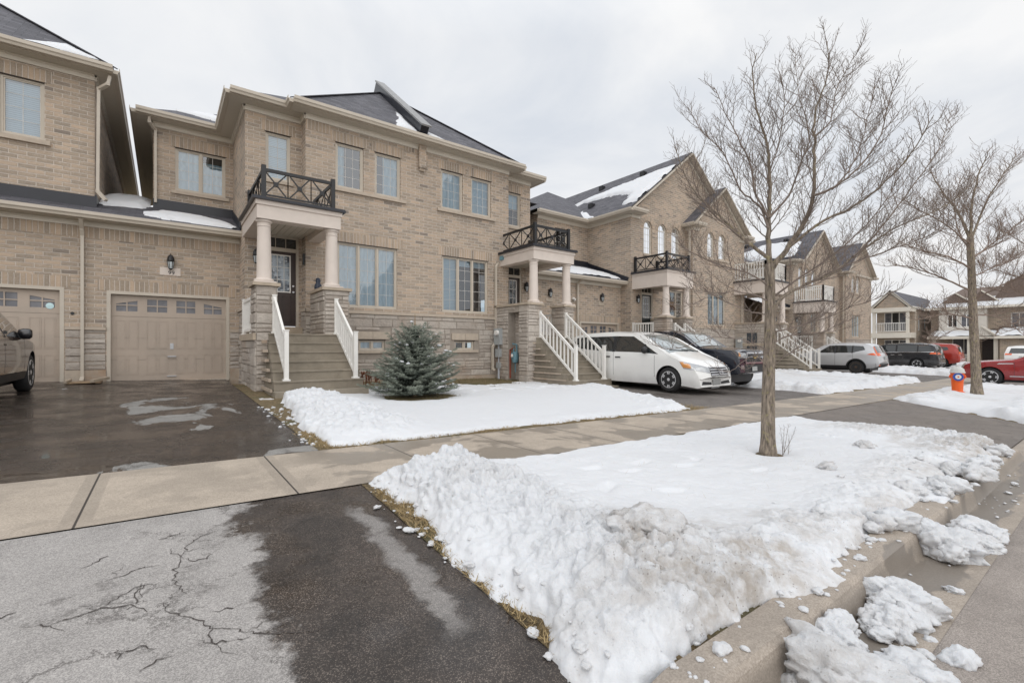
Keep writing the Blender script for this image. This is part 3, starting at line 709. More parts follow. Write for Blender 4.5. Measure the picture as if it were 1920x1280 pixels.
# thin slush left on the driveway
def slush(X, Y):
    n = fbm(X * 3.2, Y * 3.6, 5, 301); a = np.exp(-(((X - .15) / .75) ** 2 + ((Y - 9.2) / 1.3) ** 2))
    b = np.exp(-(((X + .6) / .9) ** 2 + ((Y - 5.62) / .16) ** 2)) * .9
    c = np.exp(-(((X + 1.75) / .35) ** 2 + ((Y - 13.0) / .7) ** 2)) + np.exp(-(((X + 2.0) / .8) ** 2 + ((Y - 9.6) / .9) ** 2)) * .9
    e = np.exp(-(((X - 1.55) / .25) ** 2 + ((Y - 10.0) / .45) ** 2)) * 1.1
    return (n + .16 * np.maximum(c * .8, e) - .765 - .4 * (1 - np.clip(c + e, 0, 1))) * .2
tag(snowfield('slush', ar(-4, 1.9, .03), ar(5.35, 14.2, .03), lambda X, Y: np.where(slush(X, Y) > 0, np.minimum(slush(X, Y), .005), -.03), lambda X, Y, H: .95 + 0 * X),
    'thin slush patches on the wet driveway', kind='stuff')
# small crumbs fallen from the banks (uncountable) and the big loose lumps (one object each)
ICO = {}
def ico(sub):
    if sub not in ICO:
        bm = bmesh.new(); bmesh.ops.create_icosphere(bm, subdivisions=sub, radius=1.0); bm.verts.index_update()
        ICO[sub] = (np.array([v.co[:] for v in bm.verts]), [[v.index for v in f.verts] for f in bm.faces]); bm.free()
    return ICO[sub]
def lump_mesh(mb, c, r, seed, sub=2, sq=.7):
    V0, F0 = ico(sub); V = V0.copy()
    rr = random.Random(seed); ox, oy = rr.random() * 50, rr.random() * 50
    sx, sy = rr.uniform(.75, 1.35), rr.uniform(.75, 1.35); a = rr.random() * 6.3
    k = 1 + 1.25 * (fbm(V[:, 0] * 1.5 + ox + V[:, 2], V[:, 1] * 1.5 + oy - V[:, 2], 5, seed % 97, .6) - .5) + (.30 * (chunks(V[:, 0] * .5 + ox, V[:, 1] * .5 + oy + V[:, 2] * .4, .28, seed % 91) - .3) + .10 * (chunks(V[:, 0] * .5 + ox, V[:, 1] * .5 + oy + V[:, 2] * .4, .1, seed % 89) - .3) if sub > 2 else 0)
    V = V * k[:, None]; V[:, 0] *= sx; V[:, 1] *= sy; V[:, 2] *= sq
    x = V[:, 0] * math.cos(a) - V[:, 1] * math.sin(a); y = V[:, 0] * math.sin(a) + V[:, 1] * math.cos(a)
    mb.mesh(np.stack([c[0] + x * r, c[1] + y * r, c[2] + V[:, 2] * r], 1).tolist(), F0)
def snow_ob(mb, name, dirt=.3, darr=None):
    o = mb.build(name, 'snow', smooth=True)
    n = len(o.data.vertices)
    dv = np.array(darr) if darr is not None else np.clip(dirt + .35 * (fbm(np.arange(n) * .013, np.zeros(n), 3, 4) - .5), 0, 1)
    o.data.attributes.new('dirt', 'FLOAT', 'POINT').data.foreach_set('value', dv.astype(np.float32))
    o.data.attributes.new('rough', 'FLOAT', 'POINT').data.foreach_set('value', np.full(n, .9, np.float32))
    return o
def zstreet(x, y):
    if y > 1.02: return float(zv(x, y))
    if y > .82: return float(zcurb(x))
    return -1.30 + float(gs(x))
mb = MB(); rr = random.Random(5)
for i in range(430):
    t = rr.random()
    if t < .40: x = rr.uniform(1.5, 8.8); y = rr.gauss(.95, .10)
    elif t < .62: x = rr.gauss(1.37, .06); y = rr.uniform(1.05, 3.7)
    elif t < .74: x = rr.gauss(2.35, .35); y = rr.gauss(.62, .14)
    elif t < .9: x = rr.uniform(1.6, 8.6); y = rr.uniform(1.0, 1.6)
    else: x = rr.uniform(2.0, 8.8); y = rr.gauss(.70, .07)
    r = min(.034 if t < .62 else .045, .004 + rr.expovariate(120))
    z = zstreet(x, y)
    hh = float(boulevard(np.array([x]), np.array([y]))[0]) if y > .9 else 0
    lump_mesh(mb, (x, y, z + max(0, hh) + r * .35), r, rr.randint(0, 9999), 3 if r > .02 else 2, .5)
for i in range(90):
    x = rr.gauss(1.45, .12); y = rr.uniform(5.5, 9.0); r = min(.04, .006 + rr.expovariate(90))
    lump_mesh(mb, (x, y, zf(x, y) + r * .3), r, rr.randint(0, 9999), 1)
tag(snow_ob(mb, 'snow_crumbs', .25), 'small snow crumbs scattered along the bank edges', kind='stuff')
big = [(2.12, .66, .19, 'widest grey slush mound lying in the gutter at the photo bottom', .55), (2.42, .50, .10, 'white slush lump fused to the right end of the gutter mound', .15),
       (2.42, .80, .13, 'white snow lump tumbling over the curb above the gutter mound', .12), (2.80, .70, .11, 'upright white snow lump on the curb beside the wet gutter', .15),
       (3.08, .72, .15, 'long white snow block leaning off the curb into the gutter', .12), (4.25, .78, .20, 'broad snow block sprawled across the middle of the curb', .15),
       (4.85, .66, .12, 'ragged snow piece in the gutter past the broad block', .2), (4.55, .62, .10, 'low dirty snow lump against the road side of the broad block', .35),
       (2.73, .43, .065, 'smooth white snow ball alone at the road edge', .05), (3.55, .58, .035, 'small pale snow pebble alone in the wet gutter', .05),
       (2.45, .26, .05, 'flat oval snow piece alone on the asphalt', .3), (5.25, 1.78, .09, 'grey crusty snow clump on the smooth snow right of the trunk', .6),
       (6.9, 1.95, .10, 'single dirty snow lump on flat snow near the far bank', .5), (2.15, 1.62, .16, 'large grey crusted lump topping the corner bank', .75)]
for x, y, r, lab, dt in big:
    mb = MB(); z = zstreet(x, y)
    if y > 1: z += .03 + (.09 if x < 3 else 0)
    sub = 4 if r > .09 else 3
    lump_mesh(mb, (x, y, z + r * .32), r, int(x * 100 + y * 10), sub + 1, .62)
    if r > .09:
        q = random.Random(int(x * 77))
        for k in range(9):
            a = q.random() * 6.3; d = r * q.uniform(.5, 1.15); r2 = r * q.uniform(.2, .5)
            lump_mesh(mb, (x + d * math.cos(a) * 1.2, y + d * math.sin(a) * .7, zstreet(x, y) + (z - zstreet(x, y)) * .8 + r2 * .35 + max(0, r * .35 - d * .3)), r2, q.randint(0, 9999), 4, .7)
    tag(snow_ob(mb, 'snow_lump', dt), lab, 'snow lump', 'loose lumps of snow by the curb')
q = random.Random(21); n_ = 0
while n_ < 22:
    x = 2.9 + 6.0 * q.random() ** 1.2; y = q.gauss(.97, .09)
    if y < .86 or any(abs(x - b[0]) < .22 and b[1] < 1.0 for b in big): continue
    n_ += 1; r = q.uniform(.045, .105); mb = MB(); z = zstreet(x, y) + .02
    lump_mesh(mb, (x, y, z + r * .3), r, q.randint(0, 9999), 4, .75)
    for k in range(4):
        a = q.random() * 6.3; r2 = r * q.uniform(.35, .6); lump_mesh(mb, (x + r*math.cos(a)*1.1, y + r*abs(math.sin(a))*.8, z + r2 * .4), r2, q.randint(0, 9999), 3, .7)
    tag(snow_ob(mb, 'snow_block', q.uniform(.1, .5)), 'broken snow block resting along the top of the curb', 'snow block', 'broken snow blocks along the curb')
# dead grass blades along the bare edges (uncountable)
def blades(name, pts, mat, hmin, hmax, lab):
    mb = MB(); q = random.Random(len(pts))
    for x, y in pts:
        z = float(zv(x, y)) + .003; a = q.random() * 6.3; h = q.uniform(hmin, hmax); w = .0035
        dx, dy = math.cos(a), math.sin(a); ln = q.uniform(.6, 1.8) * h; b = q.random() * 6.3
        mb.poly([(x - dx*w, y - dy*w, z), (x + dx*w, y + dy*w, z), (x + math.cos(b)*ln, y + math.sin(b)*ln, z + h)])
    return tag(mb.build(name, mat), lab, kind='stuff')
q = random.Random(3)
pts = [(q.gauss(1.36, .06), q.uniform(1.05, 3.55)) for i in range(2600)] + [(q.uniform(1.45, 4.2), q.gauss(5.38, .06)) for i in range(1100)] + [(q.gauss(1.46, .07), q.uniform(5.3, 6.4)) for i in range(700)] + \
      [(q.uniform(4.5, 9.2), q.gauss(5.4, .07)) for i in range(900)] + [(q.gauss(9.0 + .0, .2), q.uniform(5.3, 6.4)) for i in range(500)]
blades('dead_grass', [p for p in pts if p[0] > 1.3], 'straw', .012, .04, 'matted straw coloured grass showing at the snow edges')
pts = [(q.uniform(5.2, 9.6), q.uniform(10.6, 13.2)) for i in range(4200)] + [(q.uniform(3.7, 5.4), q.uniform(8.6, 10.1)) for i in range(900)]
blades('thin_grass', pts, 'green_straw', .02, .06, 'dull thin grass along the foot of the brick house')
pts = [(q.gauss(5.0, .5), q.gauss(1.95, .12)) for i in range(110)] + [(q.uniform(2.8, 8.5), q.uniform(1.6, 3.6)) for i in range(160)]
mb = MB()
for x, y in pts:
    z = zf(x, y) + .03; h = q.uniform(.03, .07); b = q.random() * 6.3
    mb.poly([(x - .0015, y, z), (x + .0015, y, z), (x + math.cos(b)*h*.6, y + math.sin(b)*h*.6, z + h)])
tag(mb.build('grass_tips', 'straw'), 'sparse dry grass tips poking through the smooth snow', kind='stuff')
M['head_shadow_strip'] = pmat('head_shadow_dark', (.05, .038, .032), .7)  # dark colour for the shadow line painted in at window heads
# ------------------------------------------------------------------ building helpers
def PT(ax, c, out, a, d, z): return (a, c + out * d, z) if ax == 'y' else (c + out * d, a, z)
def pbox(mb, ax, c, out, a0, a1, d0, d1, z0, z1, m=0, tint=.5):
    p, q = PT(ax, c, out, a0, d0, z0), PT(ax, c, out, a1, d1, z1)
    mb.box(p[0], q[0], p[1], q[1], p[2], q[2], m, tint)
def wall(mb, ax, c, out, a0, a1, z0, z1, holes=(), depth=.11, m=0):
    A = sorted({a0, a1, *[min(max(h[k], a0), a1) for h in holes for k in (0, 1)]}); Z = sorted({z0, z1, *[min(max(h[k], z0), z1) for h in holes for k in (2, 3)]})
    flip = (ax == 'y') == (out > 0)
    for i in range(len(A) - 1):
        for j in range(len(Z) - 1):
            ca, cz = (A[i] + A[i+1]) / 2, (Z[j] + Z[j+1]) / 2
            if any(h[0] < ca < h[1] and h[2] < cz < h[3] for h in holes): continue
            q = [(A[i], Z[j]), (A[i+1], Z[j]), (A[i+1], Z[j+1]), (A[i], Z[j+1])]
            if flip: q = q[::-1]
            mb.poly([PT(ax, c, out, a, 0, z) for a, z in q], m, q)
    for h in holes:
        b0, b1, y0, y1 = h[:4]
        if y1 <= z0 or y0 >= z1: continue
        lo, hi = max(y0, z0), min(y1, z1)
        for (p, r) in (((b0, lo), (b0, hi)), ((b1, hi), (b1, lo))):
            mb.poly([PT(ax, c, out, p[0], 0, p[1]), PT(ax, c, out, p[0], -depth, p[1]), PT(ax, c, out, r[0], -depth, r[1]), PT(ax, c, out, r[0], 0, r[1])], m,
                    [(0, p[1]), (depth, p[1]), (depth, r[1]), (0, r[1])])
        for (zz, on) in ((y0, y0 > z0), (y1, y1 < z1)):
            if on: mb.poly([PT(ax, c, out, b0, 0, zz), PT(ax, c, out, b1, 0, zz), PT(ax, c, out, b1, -depth, zz), PT(ax, c, out, b0, -depth, zz)], m,
                           [(b0, 0), (b1, 0), (b1, depth), (b0, depth)])
def soldier(mb, ax, c, out, a0, a1, z0, z1, m=1, d=.006):
    q = [(a0, z0), (a1, z0), (a1, z1), (a0, z1)]
    if (ax == 'y') == (out > 0): q = q[::-1]
    uvh = [(.02 + (z - z0) / (z1 - z0) * .47, a) for a, z in q]
    mb.poly([PT(ax, c, out, a, d, z) for a, z in q], m, uvh)
    mb.poly([PT(ax, c, out, a0, d, z0), PT(ax, c, out, a1, d, z0), PT(ax, c, out, a1, 0, z0), PT(ax, c, out, a0, 0, z0)], m, [(0, a0), (0, a1), (.05, a1), (.05, a0)])
def stones(mb, ax, c, out, a0, a1, z0, z1, holes=(), seed=1, mt=1, dmin=.010, dmax=.032):
    q = random.Random(seed); z = z0
    while z < z1 - .03:
        h = q.choice((.10, .14, .19, .19, .24)); h = min(h, z1 - z)
        if z1 - z - h < .05: h = z1 - z
        a = a0 + 0.0; 
        while a < a1 - .02:
            w = min(q.uniform(.26, .85), a1 - a)
            if a1 - a - w < .12: w = a1 - a
            parts = [(z, z + h)] if h < .17 or q.random() < .6 else [(z, z + h * .45), (z + h * .45, z + h)]
            for zz0, zz1 in parts:
                segs = [(a, a + w)]
                for hl in holes:
                    if zz1 > hl[2] and zz0 < hl[3]:
                        ns = []
                        for s0, s1 in segs:
                            if s1 <= hl[0] or s0 >= hl[1]: ns.append((s0, s1))
                            else:
                                if s0 < hl[0]: ns.append((s0, hl[0]))
                                if s1 > hl[1]: ns.append((hl[1], s1))
                        segs = ns
                for s0, s1 in segs:
                    if s1 - s0 < .03: continue
                    g = .006; d = q.uniform(dmin, dmax); t = q.random(); i = .008
                    ring0 = [(s0+g, zz0+g), (s1-g, zz0+g), (s1-g, zz1-g), (s0+g, zz1-g)]
                    ds = [d * q.uniform(.75, 1.15) for _ in range(4)]
                    ring1 = [(s0+g+i, zz0+g+i), (s1-g-i, zz0+g+i), (s1-g-i, zz1-g-i), (s0+g+i, zz1-g-i)]
                    cm = ((s0+s1)/2 + q.uniform(-.1, .1)*(s1-s0), (zz0+zz1)/2)
                    V = [PT(ax, c, out, p[0], -.01, p[1]) for p in ring0] + [PT(ax, c, out, p[0], e, p[1]) for p, e in zip(ring1, ds)] + [PT(ax, c, out, cm[0], d * 1.25, cm[1])]
                    F = [(k, (k+1) % 4, 4 + (k+1) % 4, 4 + k) for k in range(4)] + [(4 + k, 4 + (k+1) % 4, 8) for k in range(4)]
                    if (ax == 'y') == (out > 0): F = [f[::-1] for f in F]
                    mb.mesh(V, F, mt, t)
            a += w
        z += h
def window(root, ax, c, out, a0, a1, z0, z1, cols=1, nx=2, nz=4, cover='blind', sill=True, name='window', fw=.055, fm='trim', cov=None, mull=.05):
    f = MB(); d0, d1 = -.10, -.045
    pbox(f, ax, c, out, a0, a1, d0, d1, z0, z0 + fw); pbox(f, ax, c, out, a0, a1, d0, d1, z1 - fw, z1)
    pbox(f, ax, c, out, a0, a0 + fw, d0, d1, z0 + fw, z1 - fw); pbox(f, ax, c, out, a1 - fw, a1, d0, d1, z0 + fw, z1 - fw)
    w = (a1 - a0 - 2 * fw) / cols
    mu = MB(); pn = MB()
    for k in range(cols):
        b0 = a0 + fw + k * w; b1 = b0 + w
        if k: pbox(f, ax, c, out, b0 - mull / 2, b0 + mull / 2, d0, d1 + .008, z0 + fw, z1 - fw)
        e0 = b0 + (mull / 2 if k else 0); e1 = b1 - (mull / 2 if k < cols - 1 else 0)
        s = .028   # sash
        for (x0, x1, y0, y1) in ((e0, e0 + s, z0 + fw, z1 - fw), (e1 - s, e1, z0 + fw, z1 - fw), (e0 + s, e1 - s, z0 + fw, z0 + fw + s), (e0 + s, e1 - s, z1 - fw - s, z1 - fw)):
            pbox(f, ax, c, out, x0, x1, d0 + .005, d1 - .02, y0, y1)
        gx0, gx1, gz0, gz1 = e0 + s, e1 - s, z0 + fw + s, z1 - fw - s
        pn.poly([PT(ax, c, out, *p) for p in ((gx0, -.082, gz0), (gx1, -.082, gz0), (gx1, -.082, gz1), (gx0, -.082, gz1))][::(1 if out < 0 else -1) * (1 if ax == 'y' else -1)])
        t = .0052
        for i in range(1, nx):
            x = gx0 + (gx1 - gx0) * i / nx; pbox(mu, ax, c, out, x - t, x + t, -.0795, -.0745, gz0, gz1)
        for i in range(1, nz):
            z = gz0 + (gz1 - gz0) * i / nz; pbox(mu, ax, c, out, gx0, gx1, -.0798, -.0748, z - t, z + t)
    o = f.build(name, fm, root)
    pn.build('pane', 'glass', o)
    if mu.v: mu.build('muntin', 'muntin', o)
    if cover:
        cv = MB(); zz0, zz1 = z0 + .02, z1 - .02
        for (u0, u1, w0, w1) in (cov or ((0, 1, 0, 1),)):
            A0 = a0 + .03 + (a1 - a0 - .06) * u0; A1 = a0 + .03 + (a1 - a0 - .06) * u1; n = 24 if cover == 'curtain' else 1
            for i in range(n):
                x0 = A0 + (A1 - A0) * i / n; x1 = A0 + (A1 - A0) * (i + 1) / n
                dp = lambda x: -.15 + (.012 * math.sin(x * 40) if cover == 'curtain' else 0)
                cv.poly([PT(ax, c, out, x0, dp(x0), zz0 + (zz1-zz0)*w0), PT(ax, c, out, x1, dp(x1), zz0 + (zz1-zz0)*w0), PT(ax, c, out, x1, dp(x1), zz0 + (zz1-zz0)*w1), PT(ax, c, out, x0, dp(x0), zz0 + (zz1-zz0)*w1)])
        cv.build('curtain' if cover == 'curtain' else 'blind', cover, o)
    lt = MB(); pbox(lt, ax, c, out, a0 - .03, a1 + .03, -.10, .004, z1 - .016, z1 + .006); lt.build('head_shadow_strip', 'head_shadow_strip', o)  # added dark strip paints the shadow line at the top of the opening
    rm = MB()
    pbox(rm, ax, c, out, a0 - .1, a1 + .1, -.62, -.60, z0 - .1, z1 + .1)
    rm.build('dark_interior', 'room', o)
    if sill:
        s = MB(); pbox(s, ax, c, out, a0 - .06, a1 + .06, -.10, .05, z0 - .085, z0 - .002); s.build('sill', 'sill', o)
    return o
def arch_window(root, wmb, ax, c, out, a0, a1, z0, zs, cover='blind', wz=None):
    """round-headed window: spring line zs; the wall hole must run to zs + r"""
    r = (a1 - a0) / 2; am = (a0 + a1) / 2; n = 10
    arc = [(am - r * math.cos(PI * k / n), zs + r * math.sin(PI * k / n)) for k in range(n + 1)]
    top = zs + r
    for k in range(n):      # spandrels
        (x0, y0), (x1, y1) = arc[k], arc[k + 1]
        q = [(x0, y0), (x1, y1), (x1, top), (x0, top)]
        if k == 0: q = [(x0, y0), (x1, y1), (x1, top), (x0, top)]
        wmb.poly([PT(ax, c, out, a, 0, z) for a, z in q][::-1 if False else 1], 0, q)
        wmb.poly([PT(ax, c, out, x0, 0, y0), PT(ax, c, out, x0, -.11, y0), PT(ax, c, out, x1, -.11, y1), PT(ax, c, out, x1, 0, y1)], 0, [(0, y0), (.1, y0), (.1, y1), (0, y1)])
        g = 1.0; xa, ya = am + (x0 - am) * (1 + .22 / r), zs + (y0 - zs) * (1 + .22 / r); xb, yb = am + (x1 - am) * (1 + .22 / r), zs + (y1 - zs) * (1 + .22 / r)
        wmb.poly([PT(ax, c, out, a, .012, z) for a, z in ((x0, y0), (x1, y1), (xb, yb), (xa, ya))], 1, [(.1, k * .2), (.1, k * .2 + .2), (.4, k * .2 + .2), (.4, k * .2)])
    path = [(a0, z0)] + arc + [(a1, z0)]
    f = MB()
    for (p, q) in zip(path, path[1:] + path[:1]):
        pi = lambda p: (am + (p[0] - am) * (1 - .055 / r), z0 + .055 if p[1] <= z0 else (p[1] if p[1] <= zs else zs + (p[1] - zs) * (1 - .055 / r)))
        a, b = pi(p), pi(q)
        f.poly([PT(ax, c, out, *t) for t in ((p[0], -.05, p[1]), (q[0], -.05, q[1]), (b[0], -.05, b[1]), (a[0], -.05, a[1]))])
        f.poly([PT(ax, c, out, *t) for t in ((a[0], -.05, a[1]), (b[0], -.05, b[1]), (b[0], -.1, b[1]), (a[0], -.1, a[1]))])
    o = f.build('arched_window', 'trim', root)
    pn = MB(); pn.poly([PT(ax, c, out, p[0], -.085, p[1]) for p in path]); pn.build('pane', 'glass', o)
    mu = MB()
    pbox(mu, ax, c, out, a0 + .05, a1 - .05, -.082, -.066, zs - .03, zs + .03)
    for t in (-.33, .33): pbox(mu, ax, c, out, am + t * r - .007, am + t * r + .007, -.0815, -.075, z0 + .05, zs + r * .8)
    for k in range(1, 4): z = z0 + (zs - z0) * k / 4; pbox(mu, ax, c, out, a0 + .05, a1 - .05, -.082, -.0755, z - .006, z + .006)
    mu.build('muntin', 'muntin', o)
    if cover:
        cv = MB(); cv.poly([PT(ax, c, out, p[0], -.16, p[1]) for p in path]); cv.build('blind', cover, o)
    s = MB(); pbox(s, ax, c, out, a0 - .06, a1 + .06, -.1, .05, z0 - .08, z0 - .002); s.build('sill', 'sill', o)
GUT = [(0, 0), (.10, 0), (.115, .05), (.14, .075), (.14, .15), (.128, .15), (.128, .09), (0, .09)]
def eave(root, tr, fz, so, ax, c, out, a0, a1, zs, over=.38, e0=0., e1=0., fr=.15, f0=0., f1=0.):
    """frieze board, soffit and gutter; zs = soffit height"""
    pbox(fz, ax, c, out, a0 - f0, a1 + f1, .0, .035, zs - fr, zs - .012)
    pbox(fz, ax, c, out, a0 - f0, a1 + f1, .0, .06, zs - .055, zs - .013)
    pbox(so, ax, c, out, a0 - e0, a1 + e1, -.02, over, zs - .012, zs + .004)
    pbox(tr, ax, c, out, a0 - e0, a1 + e1, over - .02, over + .001, zs - .02, zs + .14)
    V = []
    for a in (a0 - e0, a1 + e1):
        V += [PT(ax, c, out, a, over - .0 + d - .0 if d else over, zs + z - .005) for d, z in GUT]
    n = len(GUT); F = [(k, (k+1) % n, n + (k+1) % n, n + k) for k in range(n)] + [tuple(range(n)), tuple(range(2*n-1, n-1, -1))]
    tr.mesh(V, F)
def hip(mb, x0, x1, y0, y1, z, s, m=0):
    w = (x1 - x0) / 2; xm = (x0 + x1) / 2; ya = y0 + w; za = z + s * w; k = math.hypot(1, s)
    mb.poly([(x0, y0, z), (x1, y0, z), (xm, ya, za)], m, [(x0, 0), (x1, 0), (xm, w * k)])
    mb.poly([(x0, y1, z), (x0, y0, z), (xm, ya, za), (xm, y1, za)], m, [(-y1, 0), (-y0, 0), (-ya, w * k), (-y1, w * k)])
    mb.poly([(x1, y0, z), (x1, y1, z), (xm, y1, za), (xm, ya, za)], m, [(y0, 0), (y1, 0), (y1, w * k), (ya, w * k)])
def hipcaps(mb, x0, x1, y0, z, s):
    w = (x1 - x0) / 2; ap = (x0 + w, y0 + w, z + s * w + .01)
    for x in (x0, x1): mb.bar((x, y0, z + .01), ap, .2, .025, 0)
def slope(mb, p00, p10, p11, p01, m=0):
    """roof plane, p00-p10 along the eave"""
    L = (Vector(p10) - Vector(p00)).length; W = (Vector(p01) - Vector(p00)).length
    mb.poly([p00, p10, p11, p01], m, [(0, 0), (L, 0), (L, W), (0, W)])
def roof_snow(name, lab, O, U, Vv, poly, thick=.05, seed=1, step=.09, rag=.25):
    O, U, Vv = Vector(O), Vector(U), Vector(Vv); Nn = U.cross(Vv).normalized()
    if Nn.z < 0: Nn = -Nn
    us = [p[0] for p in poly]; vs = [p[1] for p in poly]
    xs, ys = ar(min(us), max(us), step), ar(min(vs), max(vs), step); X, Y = np.meshgrid(xs, ys)
    n = len(poly); D = np.full(X.shape, 9.); ins = np.zeros(X.shape, bool)
    for i in range(n):
        (ax, ay), (bx_, by_) = poly[i], poly[(i+1) % n]; dx, dy = bx_ - ax, by_ - ay
        t = np.clip(((X-ax)*dx + (Y-ay)*dy) / (dx*dx + dy*dy), 0, 1); D = np.minimum(D, np.hypot(X-ax-t*dx, Y-ay-t*dy))
        cond = ((ay > Y) != (by_ > Y)); ins ^= cond & (X < dx * (Y - ay) / (dy if abs(dy) > 1e-9 else 1e-9) + ax)
    D = np.where(ins, D, -D) + (fbm(X*2.2, Y*2.2, 4, seed) - .45) * rag
    H = np.where(D > 0, thick * sstep(0, .25, D) ** .6 * (.8 + .4 * fbm(X*3, Y*3, 3, seed+3)), -.05) + .012
    nx, ny = X.shape[1], X.shape[0]; V = [tuple(O + U * x + Vv * y + Nn * h) for x, y, h in zip(X.ravel(), Y.ravel(), H.ravel())]
    hv = H.ravel(); F = []
    for j in range(ny - 1):
        for i in range(nx - 1):
            f = (j*nx+i, j*nx+i+1, (j+1)*nx+i+1, (j+1)*nx+i)
            if max(hv[k] for k in f) > .013: F.append(f)
    if not F: return
    mb = MB(); mb.mesh(V, F)
    o = mb.build(name, 'snow', smooth=True, org=(0, 0, 0)); nn = len(V)
    o.data.attributes.new('dirt', 'FLOAT', 'POINT').data.foreach_set('value', np.full(nn, .04, np.float32))
    o.data.attributes.new('rough', 'FLOAT', 'POINT').data.foreach_set('value', np.full(nn, .15, np.float32))
    tag(o, lab, kind='stuff'); return o
def downspout(root, pts, w=.075, col='trim', name='downspout'):
    mb = MB()
    for a, b in zip(pts, pts[1:]): mb.bar(a, b, w, w * .8)
    for p in pts[1:-1]: mb.box(p[0]-w*.5, p[0]+w*.5, p[1]-w*.42, p[1]+w*.42, p[2]-w*.45, p[2]+w*.45)
    return mb.build(name, col, root)
def lantern(root, ax, c, out, a, z):
    mb = MB(); p = PT(ax, c, out, a, .10, z); q = PT(ax, c, out, a, .0, z)
    mb.lathe((p[0], p[1], p[2] + .02), [(.075, .0), (.08, .02), (.07, .10), (.045, .15), (.012, .17), (.01, .20)], 12)
    mb.lathe((p[0], p[1], p[2] - .17), [(.01, -.03), (.03, -.01), (.045, 0), (.02, .012)], 10)
    for k in range(6):
        a_ = PI * k / 3; mb.bar((p[0] + .045*math.cos(a_), p[1] + .045*math.sin(a_), p[2] - .165), (p[0] + .075*math.cos(a_), p[1] + .075*math.sin(a_), p[2] + .02), .012)
    pbox(mb, ax, c, out, a - .045, a + .045, 0, .025, z - .1, z + .14); pbox(mb, ax, c, out, a - .012, a + .012, .02, .10, z + .10, z + .125)
    o = mb.build('wall_lantern', 'black', root)
    g = MB(); g.lathe((p[0], p[1], p[2] - .16), [(.04, 0), (.066, .17)], 6); g.build('lamp_glass', 'ice', o)
    return o
def text_mesh(s, size, mat, parent, pos, ax='y', depth=.004, rot=None, name='house_number'):
    cu = bpy.data.curves.new('txt', 'FONT'); cu.body = s; cu.size = size; cu.extrude = depth; cu.align_x = 'CENTER'; cu.align_y = 'CENTER'
    t = bpy.data.objects.new('txt', cu); COL.objects.link(t); bpy.context.view_layer.update()
    me = bpy.data.meshes.new_from_object(t.evaluated_get(bpy.context.evaluated_depsgraph_get()))
    bpy.data.objects.remove(t); me.name = name; me.materials.clear(); me.materials.append(M[mat])
    o = bpy.data.objects.new(name, me); COL.objects.link(o); o.parent = parent
    r = root_of(parent).location
    o.location = Vector(pos) - Vector(r); o.rotation_euler = rot or (PI/2, 0, 0)
    return o
